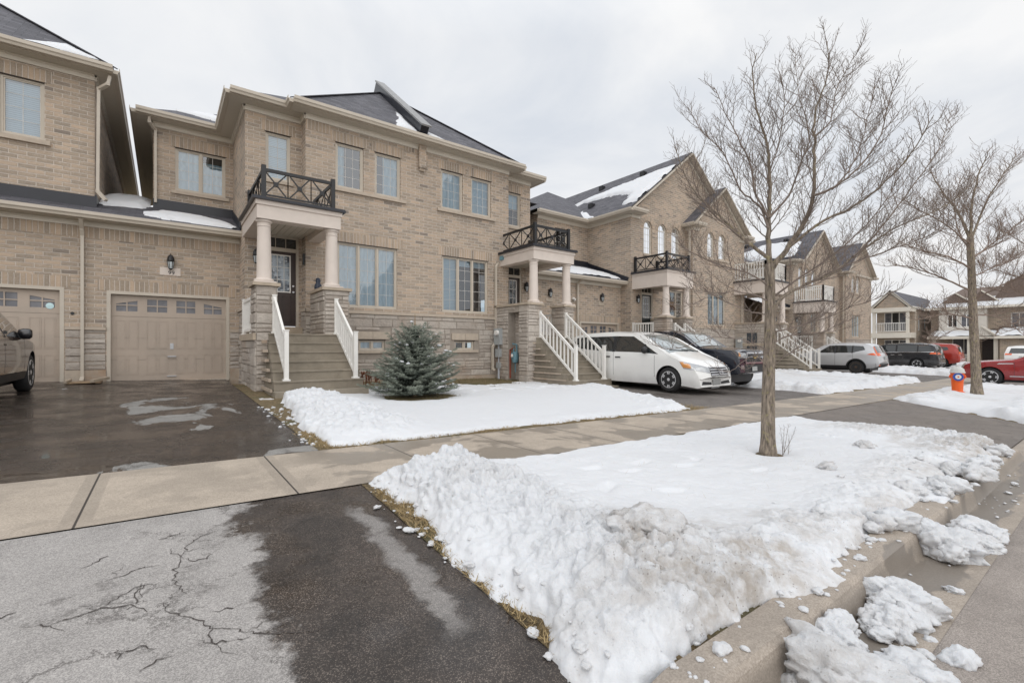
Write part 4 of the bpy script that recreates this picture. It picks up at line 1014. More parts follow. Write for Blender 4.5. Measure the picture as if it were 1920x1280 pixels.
def garage(root, x0, x1, yc, z0, z1, seed=0, detail=True):
    fr = MB(); y = yc
    for (a0, a1, b0, b1) in ((x0, x0+.075, z0, z1), (x1-.075, x1, z0, z1), (x0+.075, x1-.075, z1-.075, z1)): fr.box(a0, a1, y-.008, y+.14, b0, b1)
    fr.box(x0+.01, x1-.01, y-.05, y+.3, z0-.05, z0-.005)
    X0, X1, Z0, Z1 = x0+.075, x1-.075, z0, z1-.075; d = MB(); yd = y + .10
    H = (Z1 - Z0) / 4; n = 8; cw = (X1 - X0) / 4
    pn = MB()
    for r in range(4):
        za, zb = Z0 + r*H, Z0 + (r+1)*H
        if r < 3:
            d.box(X0, X1, yd, yd+.04, za+.003, zb-.003)
        else:       # window row: rails and stiles around four openings
            wz0, wz1 = za + .13, zb - .09
            d.box(X0, X1, yd, yd+.04, za+.003, wz0); d.box(X0, X1, yd, yd+.04, wz1, zb-.003)
            for k in range(4):
                c0 = X0 + k*cw; w0, w1 = c0 + cw*.16, c0 + cw*.84
                d.box(c0, w0, yd, yd+.04, wz0, wz1); d.box(w1, c0+cw, yd, yd+.04, wz0, wz1)
                xm = (w0+w1)/2
                d.box(xm-.012, xm+.012, yd-.004, yd+.036, wz0, wz1); zm = wz0 + (wz1-wz0)*.48
                d.box(w0, w1, yd-.003, yd+.037, zm-.012, zm+.012)
                # shallow arch over the four windows
                hgt = lambda x: wz1 - .16 * abs((x - (X0+X1)/2) / ((X1-X0)/2)) ** 2.2
                if k in (0, 3):
                    d.poly([(w0, yd-.001, wz1), (w1, yd-.001, wz1), (w1, yd-.001, hgt(w1)), (w0, yd-.001, hgt(w0))])
                pn.poly([(w0, yd+.02, wz0), (w1, yd+.02, wz0), (w1, yd+.02, wz1), (w0, yd+.02, wz1)])
    d.box(X0, X1, yd+.042, yd+.06, Z0, Z1-H+.1); d.box(X0, X1, yd+.25, yd+.26, Z1-H, Z1)
    # stamped panels: eight upright pairs spanning the lower sections
    for k in range(8):
        c0 = X0 + (k//2)*cw + (k % 2)*cw*.40 + cw*.14; c1 = c0 + cw*.33
        for (p0, p1) in ((Z0+.16, Z0+1.22*H), (Z0+1.5*H, Z0+2.82*H)):
            q0 = p0
            for (s0, s1) in ((c0, c0+.012), (c1-.012, c1)): d.box(s0, s1, yd-.007, yd+.01, p0, p1)
            for (s0, s1) in ((p0, p0+.012), (p1-.012, p1)): d.box(c0+.012, c1-.012, yd-.007, yd+.01, s0, s1)
            d.box(c0+.03, c1-.03, yd-.004, yd+.01, p0+.03, p1-.03)
    o = d.build('garage_door', 'garage', root)
    fr.build('frame', 'trim', o); pn.build('pane', 'garage_glass', o)
    xm = (X0+X1)/2
    hd = MB(); hd.box(xm-.09, xm+.09, yd-.045, yd-.03, Z0+.60, Z0+.625); hd.box(xm-.085, xm-.07, yd-.03, yd, Z0+.605, Z0+.62); hd.box(xm+.07, xm+.085, yd-.03, yd, Z0+.605, Z0+.62)
    hd.box(xm-.1, xm+.1, yd-.03, yd, Z0+.10, Z0+.118); hd.build('handle', 'steel', o)
    lk = MB(); lk.box(xm-.035, xm+.035, yd-.012, yd, Z0+.80, Z0+.95); lk.lathe((xm, yd-.012, Z0+.88), [(.018, -.012), (.018, 0)], 10, axis='y'); lk.build('lock_plate', 'steel', o)
    return o
def gglass():
    m, nt, b = newmat('garage_glass'); setin(nt, b, 'Base Color', ramp(nt, noise(nt, objco(nt), 3, 4), .3, .7, (.08, .085, .10), (.19, .19, .21)))
    b.inputs['Roughness'].default_value = .08; return m
M['garage_glass'] = gglass()
def stair_rail(root, a, b, post=.085, nb=8, htop=.82, hbot=.07, both=True, name='stair_railing', simple=False, posth=(.86, .9)):
    """rail from base point a (upper) to base point b (lower); posts at both ends"""
    a, b = Vector(a), Vector(b); up = Vector((0, 0, 1)); r = MB()
    r.bar(a + up*htop, b + up*htop, .05, .07); r.bar(a + up*(hbot+.03), b + up*(hbot+.03), .045, .06)
    if simple:
        for p, h in ((a, posth[0]), (b, posth[1])): r.box(p.x-post/2, p.x+post/2, p.y-post/2, p.y+post/2, p.z, p.z+h)
        for k in range(1, nb + 1):
            p = a.lerp(b, k/(nb+1)); r.box(p.x-.018, p.x+.018, p.y-.018, p.y+.018, p.z+hbot, p.z+htop)
        return r.build(name, 'white', root)
    o = r.build(name, 'white', root)
    for p, h in ((a, posth[0]), (b, posth[1])):
        m = MB(); m.box(p.x-post/2, p.x+post/2, p.y-post/2, p.y+post/2, p.z, p.z+h); m.box(p.x-post*.62, p.x+post*.62, p.y-post*.62, p.y+post*.62, p.z+h, p.z+h+.02)
        m.box(p.x-post*.8, p.x+post*.8, p.y-post*.8, p.y+post*.8, p.z, p.z+.035); m.build('post', 'white', o)
    for k in range(1, nb + 1):
        p = a.lerp(b, k/(nb+1)); m = MB(); m.box(p.x-.018, p.x+.018, p.y-.018, p.y+.018, p.z+hbot+.05, p.z+htop-.02); m.build('baluster', 'white', o)
    return o
def iron_rail(root, corners, z0, h, counts, name='balcony_railing'):
    """black railing with crossed panels; corners = plan polyline"""
    o = None; r = MB(); X = MB()
    for (a, b), n in zip(zip(corners, corners[1:]), counts):
        A, B = Vector((*a, z0)), Vector((*b, z0)); up = Vector((0, 0, 1))
        r.bar(A + up*(h-.06), B + up*(h-.06), .05, .07); r.bar(A + up*.09, B + up*.09, .03, .035)
        for k in range(n):
            p, q = A.lerp(B, (k+.08)/n), A.lerp(B, (k+.92)/n); pm = A.lerp(B, (k+.5)/n)
            X.bar(p + up*.11, q + up*(h-.10), .018, .03); X.bar(p + up*(h-.10), q + up*.11, .0175, .029)
            d = (B - A).normalized()
            X.bar(pm + up*((h+.01)/2) - d*.05, pm + up*((h+.01)/2) + d*.05, .035, .10)
            for t in ((k)/n, (k+1)/n):
                if 0 < t < 1: p = A.lerp(B, t); X.box(p.x-.0095, p.x+.0095, p.y-.0095, p.y+.0095, z0+.1, z0+h-.08)
    o = r.build(name, 'black', root); X.build('crossed_bars', 'black', o)
    for c in corners:
        m = MB(); m.box(c[0]-.045, c[0]+.045, c[1]-.045, c[1]+.045, z0, z0+h+.04); m.build('post', 'black', o)
    return o
def column(root, x, y, z0, z1, r=.15):
    mb = MB(); mb.lathe((x, y, 0), [(r*1.02, z0+.10), (r*1.0, z0+.13), (r*.98, z0+.5), (r*.88, z1-.16), (r*.95, z1-.15), (r*.95, z1-.13), (r*.88, z1-.12), (r*.9, z1-.07), (r*1.1, z1-.05), (r*1.15, z1-.012)], 28)
    mb.lathe((x, y, 0), [(r*1.28, z0+.03), (r*1.34, z0+.055), (r*1.28, z0+.085), (r*1.08, z0+.10)], 28)
    mb.box(x-r*1.45, x+r*1.45, y-r*1.45, y+r*1.45, z0, z0+.03)
    o = mb.build('column', 'porch', root, ang=35); return o
def front_door(root, x0, x1, y, z0, zd, zt, mat='door', flip=False, glass='lace'):
    """door leaf with glazed upper half, frame and transom; hole x0..x1, z0..zt"""
    f = MB()
    for (a0, a1, b0, b1) in ((x0, x0+.06, z0, zt), (x1-.06, x1, z0, zt), (x0+.06, x1-.06, zt-.05, zt), (x0+.06, x1-.06, zd, zd+.10)): f.box(a0, a1, y+.02, y+.13, b0, b1)
    d = MB(); X0, X1 = x0+.06, x1-.06; yd = y+.08; gz0, gz1 = z0+.46*(zd-z0), zd-.08; gx0, gx1 = X0+.13, X1-.13
    d.box(X0, X1, yd, yd+.045, z0+.02, gz0); d.box(X0, X1, yd, yd+.045, gz1, zd); d.box(X0, gx0, yd, yd+.045, gz0, gz1); d.box(gx1, X1, yd, yd+.045, gz0, gz1)
    for (p0, p1) in ((X0+.12, (X0+X1)/2-.04), ((X0+X1)/2+.04, X1-.12)):
        for (s0, s1, t0, t1) in ((p0, p0+.02, z0+.14, gz0-.1), (p1-.02, p1, z0+.14, gz0-.1), (p0, p1, z0+.14, z0+.16), (p0, p1, gz0-.12, gz0-.1)): d.box(s0, s1, yd-.012, yd+.01, t0, t1)
    o = d.build('front_door', mat, root); f.build('frame', 'trim', o)
    w = MB()
    for (a0, a1, b0, b1) in ((gx0, gx0+.03, gz0, gz1), (gx1-.03, gx1, gz0, gz1), (gx0+.03, gx1-.03, gz0, gz0+.03), (gx0+.03, gx1-.03, gz1-.03, gz1)): w.box(a0, a1, yd-.012, yd+.03, b0, b1)
    for k in (1, 2):
        x = gx0+(gx1-gx0)*k/3; z = gz0+(gz1-gz0)*k/3; w.box(x-.006, x+.006, yd-.006, yd+.02, gz0+.03, gz1-.03); w.box(gx0+.03, gx1-.03, yd-.0055, yd+.0195, z-.006, z+.006)
    w.build('glazing_frame', 'white', o)
    g = MB(); g.poly([(gx0, yd+.012, gz0), (gx1, yd+.012, gz0), (gx1, yd+.012, gz1), (gx0, yd+.012, gz1)]); g.build('pane', 'lace_glass' if glass == 'lace' else 'carglass', o)
    t = MB(); t.poly([(X0, y+.09, zd+.1), (X1, y+.09, zd+.1), (X1, y+.09, zt-.05), (X0, y+.09, zt-.05)]); t.build('transom', 'carglass', o)
    tb = MB()
    for k in (1, 2): x = X0+(X1-X0)*k/3; tb.box(x-.008, x+.008, y+.07, y+.092, zd+.1, zt-.05)
    tb.build('transom_bar', 'trim', o)
    h = MB(); hx = (X0+.07) if flip else (X1-.07); h.lathe((hx, yd-.03, z0+.95), [(.028, -.02), (.03, 0), (.012, .012), (.012, .03)], 10, axis='y'); h.lathe((hx, yd-.012, z0+1.12), [(.026, -.01), (.026, .012)], 10, axis='y'); h.build('handle', 'chrome', o)
    return o
def lace():
    m, nt, b = newmat('lace_glass'); co = objco(nt)
    v = nd(nt, 'ShaderNodeTexVoronoi', {'Vector': co, 'Scale': 14.0}).outputs['Distance']
    c = mix(nt, ramp(nt, v, .25, .45), (.55, .6, .66), (.05, .06, .08))
    setin(nt, b, 'Base Color', mix(nt, ramp(nt, noise(nt, co, 5, 4), .4, .6), c, (.36, .43, .5))); b.inputs['Roughness'].default_value = .08; return m
M['lace_glass'] = lace()
def electric_meter(root, ax, c, out, a, z):
    mb = MB(); pbox(mb, ax, c, out, a-.17, a+.17, 0, .14, z-.28, z+.28); pbox(mb, ax, c, out, a-.12, a+.12, 0, .12, z-.70, z-.42); pbox(mb, ax, c, out, a-.09, a+.09, 0, .1, z-1.08, z-.88)
    o = mb.build('electric_meter', 'greybox', root)
    p = PT(ax, c, out, a+.06*out, .14, z+.13); q = PT(ax, c, out, a+.06*out, .23, z+.13); d = MB(); d.tube([p, q], [.09, .08], 16); d.build('meter_dial', 'white', o)
    t = MB(); t.tube([PT(ax, c, out, a, .05, z-1.6), PT(ax, c, out, a, .05, z-1.08)], .035, 8); t.tube([PT(ax, c, out, a, .05, z-.88), PT(ax, c, out, a, .05, z-.28)], .022, 8); t.build('conduit', 'pvc', o)
def gas_meter(root, x, y, z, flip=1):
    mb = MB(); mb.lathe((x, y, z), [(.02, -.2), (.09, -.17), (.12, -.06), (.12, .06), (.1, .16), (.05, .19)], 14); mb.box(x-.13, x+.13, y-.06, y+.06, z-.02, z+.15)
    o = mb.build('gas_meter', 'teal', root)
    d = MB(); d.box(x-.145, x-.131, y-.05, y+.05, z+.02, z+.11); d.build('meter_dial', 'white', o)
    p = MB(); p.tube([(x, y-.08, z+.15), (x, y-.08, z+.42), (x, y+.14, z+.45)], .03, 8); p.tube([(x, y+.08, z+.15), (x, y+.08, z+.3)], .025, 8)
    p.tube([(x, y+.0, z-.2), (x, y, z-.5)], .02, 8); p.build('pipe', 'teal', o)
    r = MB(); r.tube([(x, y+.28, z-.7), (x, y+.28, z+.25), (x, y+.10, z+.3)], .028, 8); r.build('riser_pipe', 'red_pipe', o)
# ------------------------------------------------------------------ double house in the middle (two mirrored front entries)
ZB = -1.75
def porch_entry(h, X, front, back, zl, nr, rise, tread, colx, piers, box, sx, side_rail=True, niche=None, boxz=(2.82, 3.22), seed=1, rail='iron', dtl=True, upto=None):
    """porch: roof box, columns, piers, landing, steps. X maps local x (mirror)."""
    bx0, bx1 = sorted((X(box[0]), X(box[1]))); z0, z1 = boxz
    m = MB(); t = .32
    m.box(bx0, bx1, front, front+t, z0, z1); m.box(bx0, bx0+t, front+t, back, z0, z1); m.box(bx1-t, bx1, front+t, back, z0, z1)
    m.box(bx0-.03, bx1+.03, front-.03, back, z1-.10, z1-.001)
    m.box(bx0+.02, bx1-.02, front+.02, back, z1-.12, z1-.101)
    m.build('porch_roof', 'porch', h)
    s = MB(); n = 8
    for k in range(n):
        a = bx0+t+(bx1-bx0-2*t)*k/n; b = bx0+t+(bx1-bx0-2*t)*(k+1)/n; s.box(a+.006, b-.006, front+t, back-.002, z0+.14, z0+.152)
    s.box(bx0+t, bx1-t, front+t, back-.003, z0+.153, z0+.17); s.build('porch_ceiling', 'soffit', h)
    d = MB(); d.box(bx0-.10, bx1+.10, front-.10, back, z1, z1+.035); d.box(bx0-.085, bx1+.085, front-.085, back-.002, z1+.035, z1+.07); d.build('drip_edge', 'flash', h)
    if rail == 'iron':
        iron_rail(h, [(bx0+.15, back-.08), (bx0+.15, front+.12), (bx1-.15, front+.12), (bx1-.15, back-.08)], z1+.07, .70, (3, 3, 3))
    else:
        zz = z1+.07
        for a, b, nb in (((bx0+.1, back-.1), (bx0+.1, front+.1), 12), ((bx0+.1, front+.1), (bx1-.1, front+.1), 14), ((bx1-.1, front+.1), (bx1-.1, back-.1), 12)):
            stair_rail(h, (*a, zz), (*b, zz), nb=nb, htop=.95, simple=True, name='balcony_railing', posth=(1.0, 1.0))
    zp = zl + 1.05
    for cx in colx: column(h, X(cx), front+.2, zp+.07, z0+.003)
    w = MB(); cp = MB(); st = MB()
    for (p0, p1, q0, q1) in piers:
        a, b = sorted((X(p0), X(p1)))
        hl = ()
        if niche and abs(q1-q0) > 1.5:
            hl = (niche,); w.box(a, b, q0, q1, ZB, zp, skip='-x'); wall(w, 'x', a, -1, q0, q1, ZB, zp, [niche], .3)
            w.poly([(a+.3, niche[0], niche[2]), (a+.3, niche[1], niche[2]), (a+.3, niche[1], niche[3]), (a+.3, niche[0], niche[3])]); stones(w, 'x', a+.3, -1, niche[0]+.02, niche[1]-.02, -1.3, niche[3], (), seed+9, 1, .005, .02)
        else: w.box(a, b, q0, q1, ZB, zp)
        stones(w, 'y', q0, -1, a, b, max(ZB, -1.35), zp, (), seed, 1); stones(w, 'x', a, -1, q0, q1, -1.35, zp, hl if X(0) > X(1) else (), seed+1, 1); stones(w, 'x', b, 1, q0, q1, -1.35, zp, (), seed+2, 1)
        cp.box(a-.07, b+.07, q0-.07, q1+.02, zp, zp+.07)
    w.build('stone_pier', ['stone_gap', 'stone', 'dark_window'], h, tint=True); cp.build_split('pier_cap', 'cap', h)
    a, b = sorted((X(piers[0][0]), X(piers[1][1])))
    nx_ = .34 if niche else 0; l = MB(); l.box(a-.06+nx_*1.2, b, front+.05+.0, back, zl-.15, zl); l.build('landing', 'cap', h)
    bl = MB(); bl.box(a+nx_, b-.02, front+.08, back-.01, ZB, zl-.15); xs_ = a if X(0) < X(1) else b
    stones(bl, 'x', a+nx_, -1, front+.08, back, -1.3, zl-.15, (), seed+5, 1); stones(bl, 'y', front+.08, -1, a+nx_, b-.02, -1.3, zl-.15, (), seed+6, 1)
    bl.build('porch_base', ['stone_gap', 'stone'], h, tint=True)
    s0, s1 = sorted((X(sx[0]), X(sx[1]))); sp = MB(); top = zl - .002
    for k in range(nr):
        f = front - k*tread; zt = top - k*rise
        sp.box(s0 - (.015*k), s1 + (.02*k), f, front+.06 + k*.0005, zt-rise, zt-.03 if k else zt-.03); sp.box(s0-(.015*k)-.01, s1+(.02*k)+.01, f-.025, front+.058+k*.0005 if k == 0 else f+tread+.02, zt-.03, zt)
    f = front - (nr-1)*tread; sp.box(s0-.1, s1+.12, f-.30, front+.05, top-nr*rise-.5, top-nr*rise-.002)
    sp.build('front_steps', 'concrete_step', h)
    if dtl:
        # stone cheek under the steps on the visible side
        ck = MB(); q = s0 - .13
        for k in range(0, nr):
            f = front - k*tread; ck.box(s0-.14, s0-.03-.015*k+.0, f, front+.06+k*.001, max(ZB, top-(k+1)*rise-.02-k*.0), top-k*rise-.16 if k else top-.15)
        ck.build_split('step_cheek', 'found', h)
    yb = front - (nr-1)*tread + .04; zb = top - (nr-1)*rise; ia, ib = .12, .10
    fn = (lambda *a, **k: stair_rail(*a, **k))
    for ux, lx in ((sx[0]+.12, sx[0]+.16), (sx[1]-.18, sx[1]-.06)):
        stair_rail(h, (X(ux), front+.04, zl), (X(lx), yb, zb), nb=9, htop=.80, simple=not dtl, posth=(.84, 1.03))
    if side_rail:
        x = X(piers[0][0]) + (.04 if X(0) < X(1) else -.04)
        stair_rail(h, (x, piers[0][3]+.05, zl), (x, back-.05, zl), nb=7, htop=.84, simple=not dtl, name='porch_railing')
def mk_double():
    h = thing('brick_house', 'tan brick double house with two black iron balconies under one hipped roof', 'house', (6.44, 13.3, -1.0))
    A = lambda x: x; B = lambda x: 12.88 - x
    W = MB(); ST = MB(); TR = MB(); FZ = MB(); SO = MB(); SB = MB(); FD = MB()
    FW = [(3.83, 4.62, 4.45, 5.72), (4.95, 5.75, 4.45, 5.72), (7.13, 7.94, 4.45, 5.72), (8.26, 9.07, 4.45, 5.72), (3.87, 5.65, 1.12, 2.95), (7.17, 8.95, 1.12, 2.95)]
    BW = [(4.49, 5.26, -.10, .20), (7.64, 8.38, -.10, .20)]
    wall(W, 'y', 13.25, -1, 3.05, 9.83, 1.02, 6.4, FW); wall(W, 'y', 13.25, -1, 3.05, 9.83, ZB, 1.02, BW, m=2)
    stones(W, 'y', 13.25, -1, 3.05, 9.83, -.95, .95, [(4.30, 5.45, -.19, .45), (7.45, 8.57, -.19, .45)], 11, 3)
    FD.box(3.07, 9.81, 13.215, 13.24, ZB, -.95)
    for a0, a1 in ((4.36, 5.40), (7.51, 8.52)):
        am = (a0+a1)/2
        for s0, s1 in ((a0, am-.004), (am+.004, a1)): SB.box(s0, s1, 13.205, 13.249, .225, .44)
        SB.box(a0, a1, 13.19, 13.249, -.185, -.105)
    for (a0, a1) in ((3.70, 4.72), (4.85, 5.86), (7.03, 8.04), (8.16, 9.18)): soldier(W, 'y', 13.25, -1, a0, a1, 5.72, 6.0)
    soldier(W, 'y', 13.25, -1, 3.06, 3.7, 5.86, 6.12); soldier(W, 'y', 13.25, -1, 5.87, 6.3, 5.99, 6.12)
    soldier(W, 'y', 13.25, -1, 3.70, 5.82, 2.95, 3.23); soldier(W, 'y', 13.25, -1, 7.02, 9.12, 2.95, 3.23)
    SB.box(3.03, 9.85, 13.19, 13.249, .95, 1.03)
    SB.box(3.66, 5.92, 13.18, 13.249, 4.35, 4.44); SB.box(6.98, 9.22, 13.18, 13.249, 4.35, 4.44)
    W.box(6.32, 6.56, 13.14, 13.249, 5.55, 6.35); W.box(6.35, 6.53, 13.18, 13.249, 5.46, 5.55)
    for k, f in enumerate((A, B)):
        s = lambda a, b: tuple(sorted((f(a), f(b))))
        o = -1 if k == 0 else 1
        x0, x1 = s(1.69, 3.05); hd = (*s(2.1, 2.98), .54, 2.98); hw = (*s(2.16, 2.77), 4.45, 5.72)
        wall(W, 'y', 13.7, -1, x0, x1, ZB, 6.4, [hd, hw]); soldier(W, 'y', 13.7, -1, *s(2.05, 2.88), 5.72, 6.0)
        SB.box(x0, s(2.08, 0)[1] if k == 0 else x1, 13.66, 13.699, .96, 1.04) if k == 0 else SB.box(f(2.08), x1, 13.66, 13.699, .96, 1.04)
        wall(W, 'x', f(3.05), o, 13.25, 13.7, 1.0, 6.4); wall(W, 'x', f(3.05), o, 13.25, 13.7, ZB, 1.0, m=2); stones(W, 'x', f(3.05), o, 13.25, 13.7, -.5, .95, (), 17+k, 3)
        SB.box(*s(3.01, 3.049), 13.19, 13.7, .951, 1.029)
        wall(W, 'x', f(1.69), o, 13.7, 16.27, ZB, 6.4)
        stones(W, 'x', f(1.69), o, 13.7, 14.8, -1.2, .95, (), 21+k, 3); SB.box(*s(1.63, 1.689), 13.64, 14.8, .952, 1.04)
        wr = (*s(.27, 1.495), 4.45, 5.68)
        if k == 0:
            wall(W, 'y', 16.27, -1, -.225, 1.69, 3.0, 6.4, [wr]); wall(W, 'x', -.225, -1, 16.27, 26, 3.0, 6.4); soldier(W, 'y', 16.27, -1, .13, 1.63, 5.68, 5.98)
            SB.box(.18, 1.585, 16.21, 16.269, 4.35, 4.44)
        # eaves
        eave(h, TR, FZ, SO, 'y', 13.7, -1, x0, x1, 6.27, .38, e0=.38 if k == 0 else 0, e1=0 if k == 0 else .38)
        eave(h, TR, FZ, SO, 'x', f(1.69), o, 13.7, 16.27, 6.275, .36, e0=.37, e1=0)
        eave(h, TR, FZ, SO, 'x', f(3.05), o, 13.25, 13.7, 6.273, .37, e0=.40, e1=-.07)
        if k == 0:
            eave(h, TR, FZ, SO, 'y', 16.27, -1, -.225, 1.69, 6.268, .36, e0=.36, e1=-.36); eave(h, TR, FZ, SO, 'x', -.225, -1, 16.27, 26, 6.272, .355, e0=.35)
    eave(h, TR, FZ, SO, 'y', 13.25, -1, 3.05, 9.83, 6.27, .38, e0=.38, e1=.38)
    # blank end of the right wing and the back
    wall(W, 'y', 16.27, -1, 11.19, 13.0, 3.0, 6.4); wall(W, 'x', 13.0, 1, 16.27, 26, 2.5, 6.4)
    # garage wing (left) and the right one
    gd = (-1.09, 1.45, -.86, 1.36)
    wall(W, 'y', 14.8, -1, -1.51, 1.69, ZB, 3.05, [gd]); soldier(W, 'y', 14.8, -1, -1.25, 1.62, 1.36, 1.62); soldier(W, 'y', 14.8, -1, -1.51, 1.69, 2.58, 2.84)
    stones(W, 'y', 14.8, -1, -1.51, -1.10, -.55, .40, (), 31, 3); stones(W, 'y', 14.8, -1, 1.46, 1.69, -.6, .40, (), 32, 3)
    SB.box(-1.505, -1.10, 14.75, 14.799, .40, .475); SB.box(1.46, 1.69, 14.75, 14.799, .40, .475)
    FD.box(-1.50, -1.10, 14.77, 14.795, ZB, -.55); FD.box(1.46, 1.688, 14.77, 14.795, ZB, -.6)
    eave(h, TR, FZ, SO, 'y', 14.8, -1, -1.51, 1.69, 2.97, .32, fr=.13)
    gb = (11.5, 14.05, -1.15, 1.10)
    wall(W, 'y', 14.2, -1, 11.19, 14.22, ZB, 2.95, [gb]); soldier(W, 'y', 14.2, -1, 11.3, 14.2, 1.10, 1.36); eave(h, TR, FZ, SO, 'y', 14.2, -1, 11.19, 14.22, 2.86, .32, fr=.13)
    W.build('wall', ['brick', 'soldier', 'stone_gap', 'stone'], h, tint=True)
    FD.build_split('foundation', 'found', h); SB.build_split('stone_band', 'sill', h); TR.build_split('gutter', 'trim', h); FZ.build_split('frieze_board', 'frieze', h); SO.build_split('soffit', 'soffit', h)
    # roofs
    rf = MB(); zr = 6.41
    hip(rf, 2.68, 10.20, 12.88, 27, zr, .8); hip(rf, 1.32, 11.56, 13.33, 27, zr - .004, .6); hip(rf, -.57, 13.45, 15.92, 27, zr - .008, .6)
    ro = rf.build('roof', 'shingle', h)
    rc = MB(); hipcaps(rc, 2.68, 10.20, 12.88, zr, .8); rc.build('ridge_cap', 'shingle', ro)
    gr = MB(); slope(gr, (-1.51, 14.36, 3.11), (1.70, 14.36, 3.11), (1.70, 16.27, 3.11 + 1.91*.4), (-1.51, 16.27, 3.11 + 1.91*.4)); slope(gr, (-1.51, 16.27, 3.874), (-.22, 16.27, 3.874), (-.22, 24, 4.6), (-1.51, 24, 4.6))
    slope(gr, (11.19, 13.76, 3.0), (14.22, 13.76, 3.0), (14.22, 16.3, 3.0 + 2.54*.4), (11.19, 16.3, 3.0 + 2.54*.4)); gr.build_split('garage_roof', 'shingle', h)
    fl = MB(); fl.box(-.225, 1.69, 16.235, 16.268, 3.85, 4.12); fl.bar((1.672, 14.36, 3.20), (1.672, 16.25, 3.97), .02, .24); fl.build_split('flashing', 'flash', h)
    dv = MB(); a0 = Vector((6.44, 13.05, zr + .8*.17 + .12)); a1 = Vector((6.44, 16.85, zr + .8*3.97 + .12)); dv.bar(a0 - Vector((0, -.04, .05)), a1 - Vector((0, -.04, .05)), .26, .42); do = dv.build('dividing_wall', 'flash', h)
    dc = MB(); off = Vector((0, -.11, .135)) ; dc.bar(a0 + off + Vector((0, -.06, -.04)), a1 + off, .34, .05); dc.build('metal_capping', 'cap_grey', do)
    # windows
    cfg = [dict(cover='curtain', cov=((0, .33, 0, 1),), nx=3), dict(cover='curtain', cov=((.35, 1, 0, 1),), nx=3), dict(cover='curtain', nx=3), dict(cover='blind', nx=3)]
    for q, c in zip(FW[:4], cfg): window(h, 'y', 13.25, -1, *q, 1, sill=False, nz=4, **c)
    window(h, 'y', 13.25, -1, *FW[4], 3, 2, 5, 'curtain', sill=False); window(h, 'y', 13.25, -1, *FW[5], 3, 2, 5, 'blind', sill=False, cov=((0, .35, 0, 1), (.35, 1, .86, 1)))
    for q in BW: window(h, 'y', 13.25, -1, *q, 2, 1, 1, 'curtain' if q[0] < 6 else None, sill=False, name='basement_window', fw=.035)
    window(h, 'y', 13.7, -1, 2.16, 2.77, 4.45, 5.72, 1, 2, 4, 'blind'); window(h, 'y', 13.7, -1, 10.11, 10.72, 4.45, 5.72, 1, 2, 4, 'blind', cov=((0, 1, .55, 1),))
    window(h, 'y', 16.27, -1, .27, 1.495, 4.45, 5.68, 2, 2, 4, 'curtain', sill=False, cov=((0, .5, 0, 1), (.5, 1, 0, .8)))
    garage(h, *gd[:2], 14.8, *gd[2:]); garage(h, *gb[:2], 14.2, *gb[2:])
    front_door(h, 2.1, 2.98, 13.7, .54, 2.57, 2.98); front_door(h, 9.90, 10.78, 13.7, .54, 2.57, 2.98, flip=True, glass='clear')
    porch_entry(h, A, 11.4, 13.69, .30, 6, .2, .21, (1.80, 3.26), [(1.62, 2.03, 11.45, 12.1), (3.06, 3.62, 11.45, 12.75)], (1.63, 3.42), (1.86, 3.5), seed=41)
    porch_entry(h, B, 11.4, 13.69, .30, 8, .185, .25, (1.80, 3.26), [(1.62, 2.03, 11.45, 12.1), (3.06, 3.62, 11.45, 13.24)], (1.63, 3.42), (1.86, 3.3), niche=(11.9, 12.5, ZB, 1.14), seed=51)
    # threshold steps
    th = MB(); th.box(2.06, 3.02, 13.45, 13.72, .30, .53); th.box(9.86, 10.82, 13.45, 13.72, .30, .53); th.build('threshold', 'cap', h)
    # lanterns, number, downspouts, meters
    lantern(h, 'y', 14.8, -1, .155, 2.16); lantern(h, 'y', 13.7, -1, 1.93, 2.35); lantern(h, 'y', 14.2, -1, 12.6, 2.2); lantern(h, 'y', 13.7, -1, 10.95, 2.25)
    pl = MB(); pl.box(-.07, .36, 14.778, 14.799, 1.83, 2.03); po = pl.build('number_plaque', 'porch', h); text_mesh('99', .14, 'black', po, (.17, 14.776, 1.895))
    pl = MB(); pl.box(12.42, 12.78, 14.175, 14.199, 1.85, 2.03); pl.build('number_plaque', 'sill', h)
    hk = MB(); hk.box(2.995, 3.03, 13.26, 13.36, 2.2, 2.5); hk.build('wall_bracket', 'black', h)
    downspout(h, [(-.30, 15.95, 6.25), (-.30, 15.98, 6.12), (-.17, 16.2, 6.0), (-.17, 16.2, 4.0)])
    downspout(h, [(9.45, 13.3, 3.0), (9.22, 13.17, 2.75), (9.22, 13.17, .15), (9.05, 13.12, .0), (9.05, 13.12, -.75), (9.10, 13.02, -.80)])
    fu = MB(); fu.box(9.40, 9.62, 13.02, 13.2, 3.02, 3.16); fu.build('rain_hopper', 'teal', h)
    downspout(h, [(14.18, 13.78, 2.9), (14.16, 14.13, 2.7), (14.16, 14.13, -1.3)])
    electric_meter(h, 'x', 9.26, -1, 12.98, .35); gas_meter(h, 9.33, 12.2, -.35)
    sc = MB(); sc.tube([(13.95, 14.05, 2.0), (13.95, 14.2, 2.06)], [.05, .04], 12); sc.box(13.9, 14.0, 14.15, 14.2, 2.0, 2.1); sc.build('security_camera', 'white', h)
    return h
M['cap_grey'] = pmat('weathered_capping', (.30, .30, .30), .5, .4, .12)
mk_double()
roof_snow('roof_snow', 'snow strip along the roof dividing wall of the double house', (6.24, 12.95, 6.46), (-1, 0, 0), (0, .781, .625), [(0, .25), (.75, .15), (.25, 1.3), (0.02, 2.3)], .05, 3, .06, .12)
roof_snow('roof_snow', 'small snow wedge right of the roof dividing wall', (6.64, 12.95, 6.46), (1, 0, 0), (0, .781, .625), [(0, .2), (.7, .1), (.3, .4), (.02, .7)], .05, 4, .05, .08)
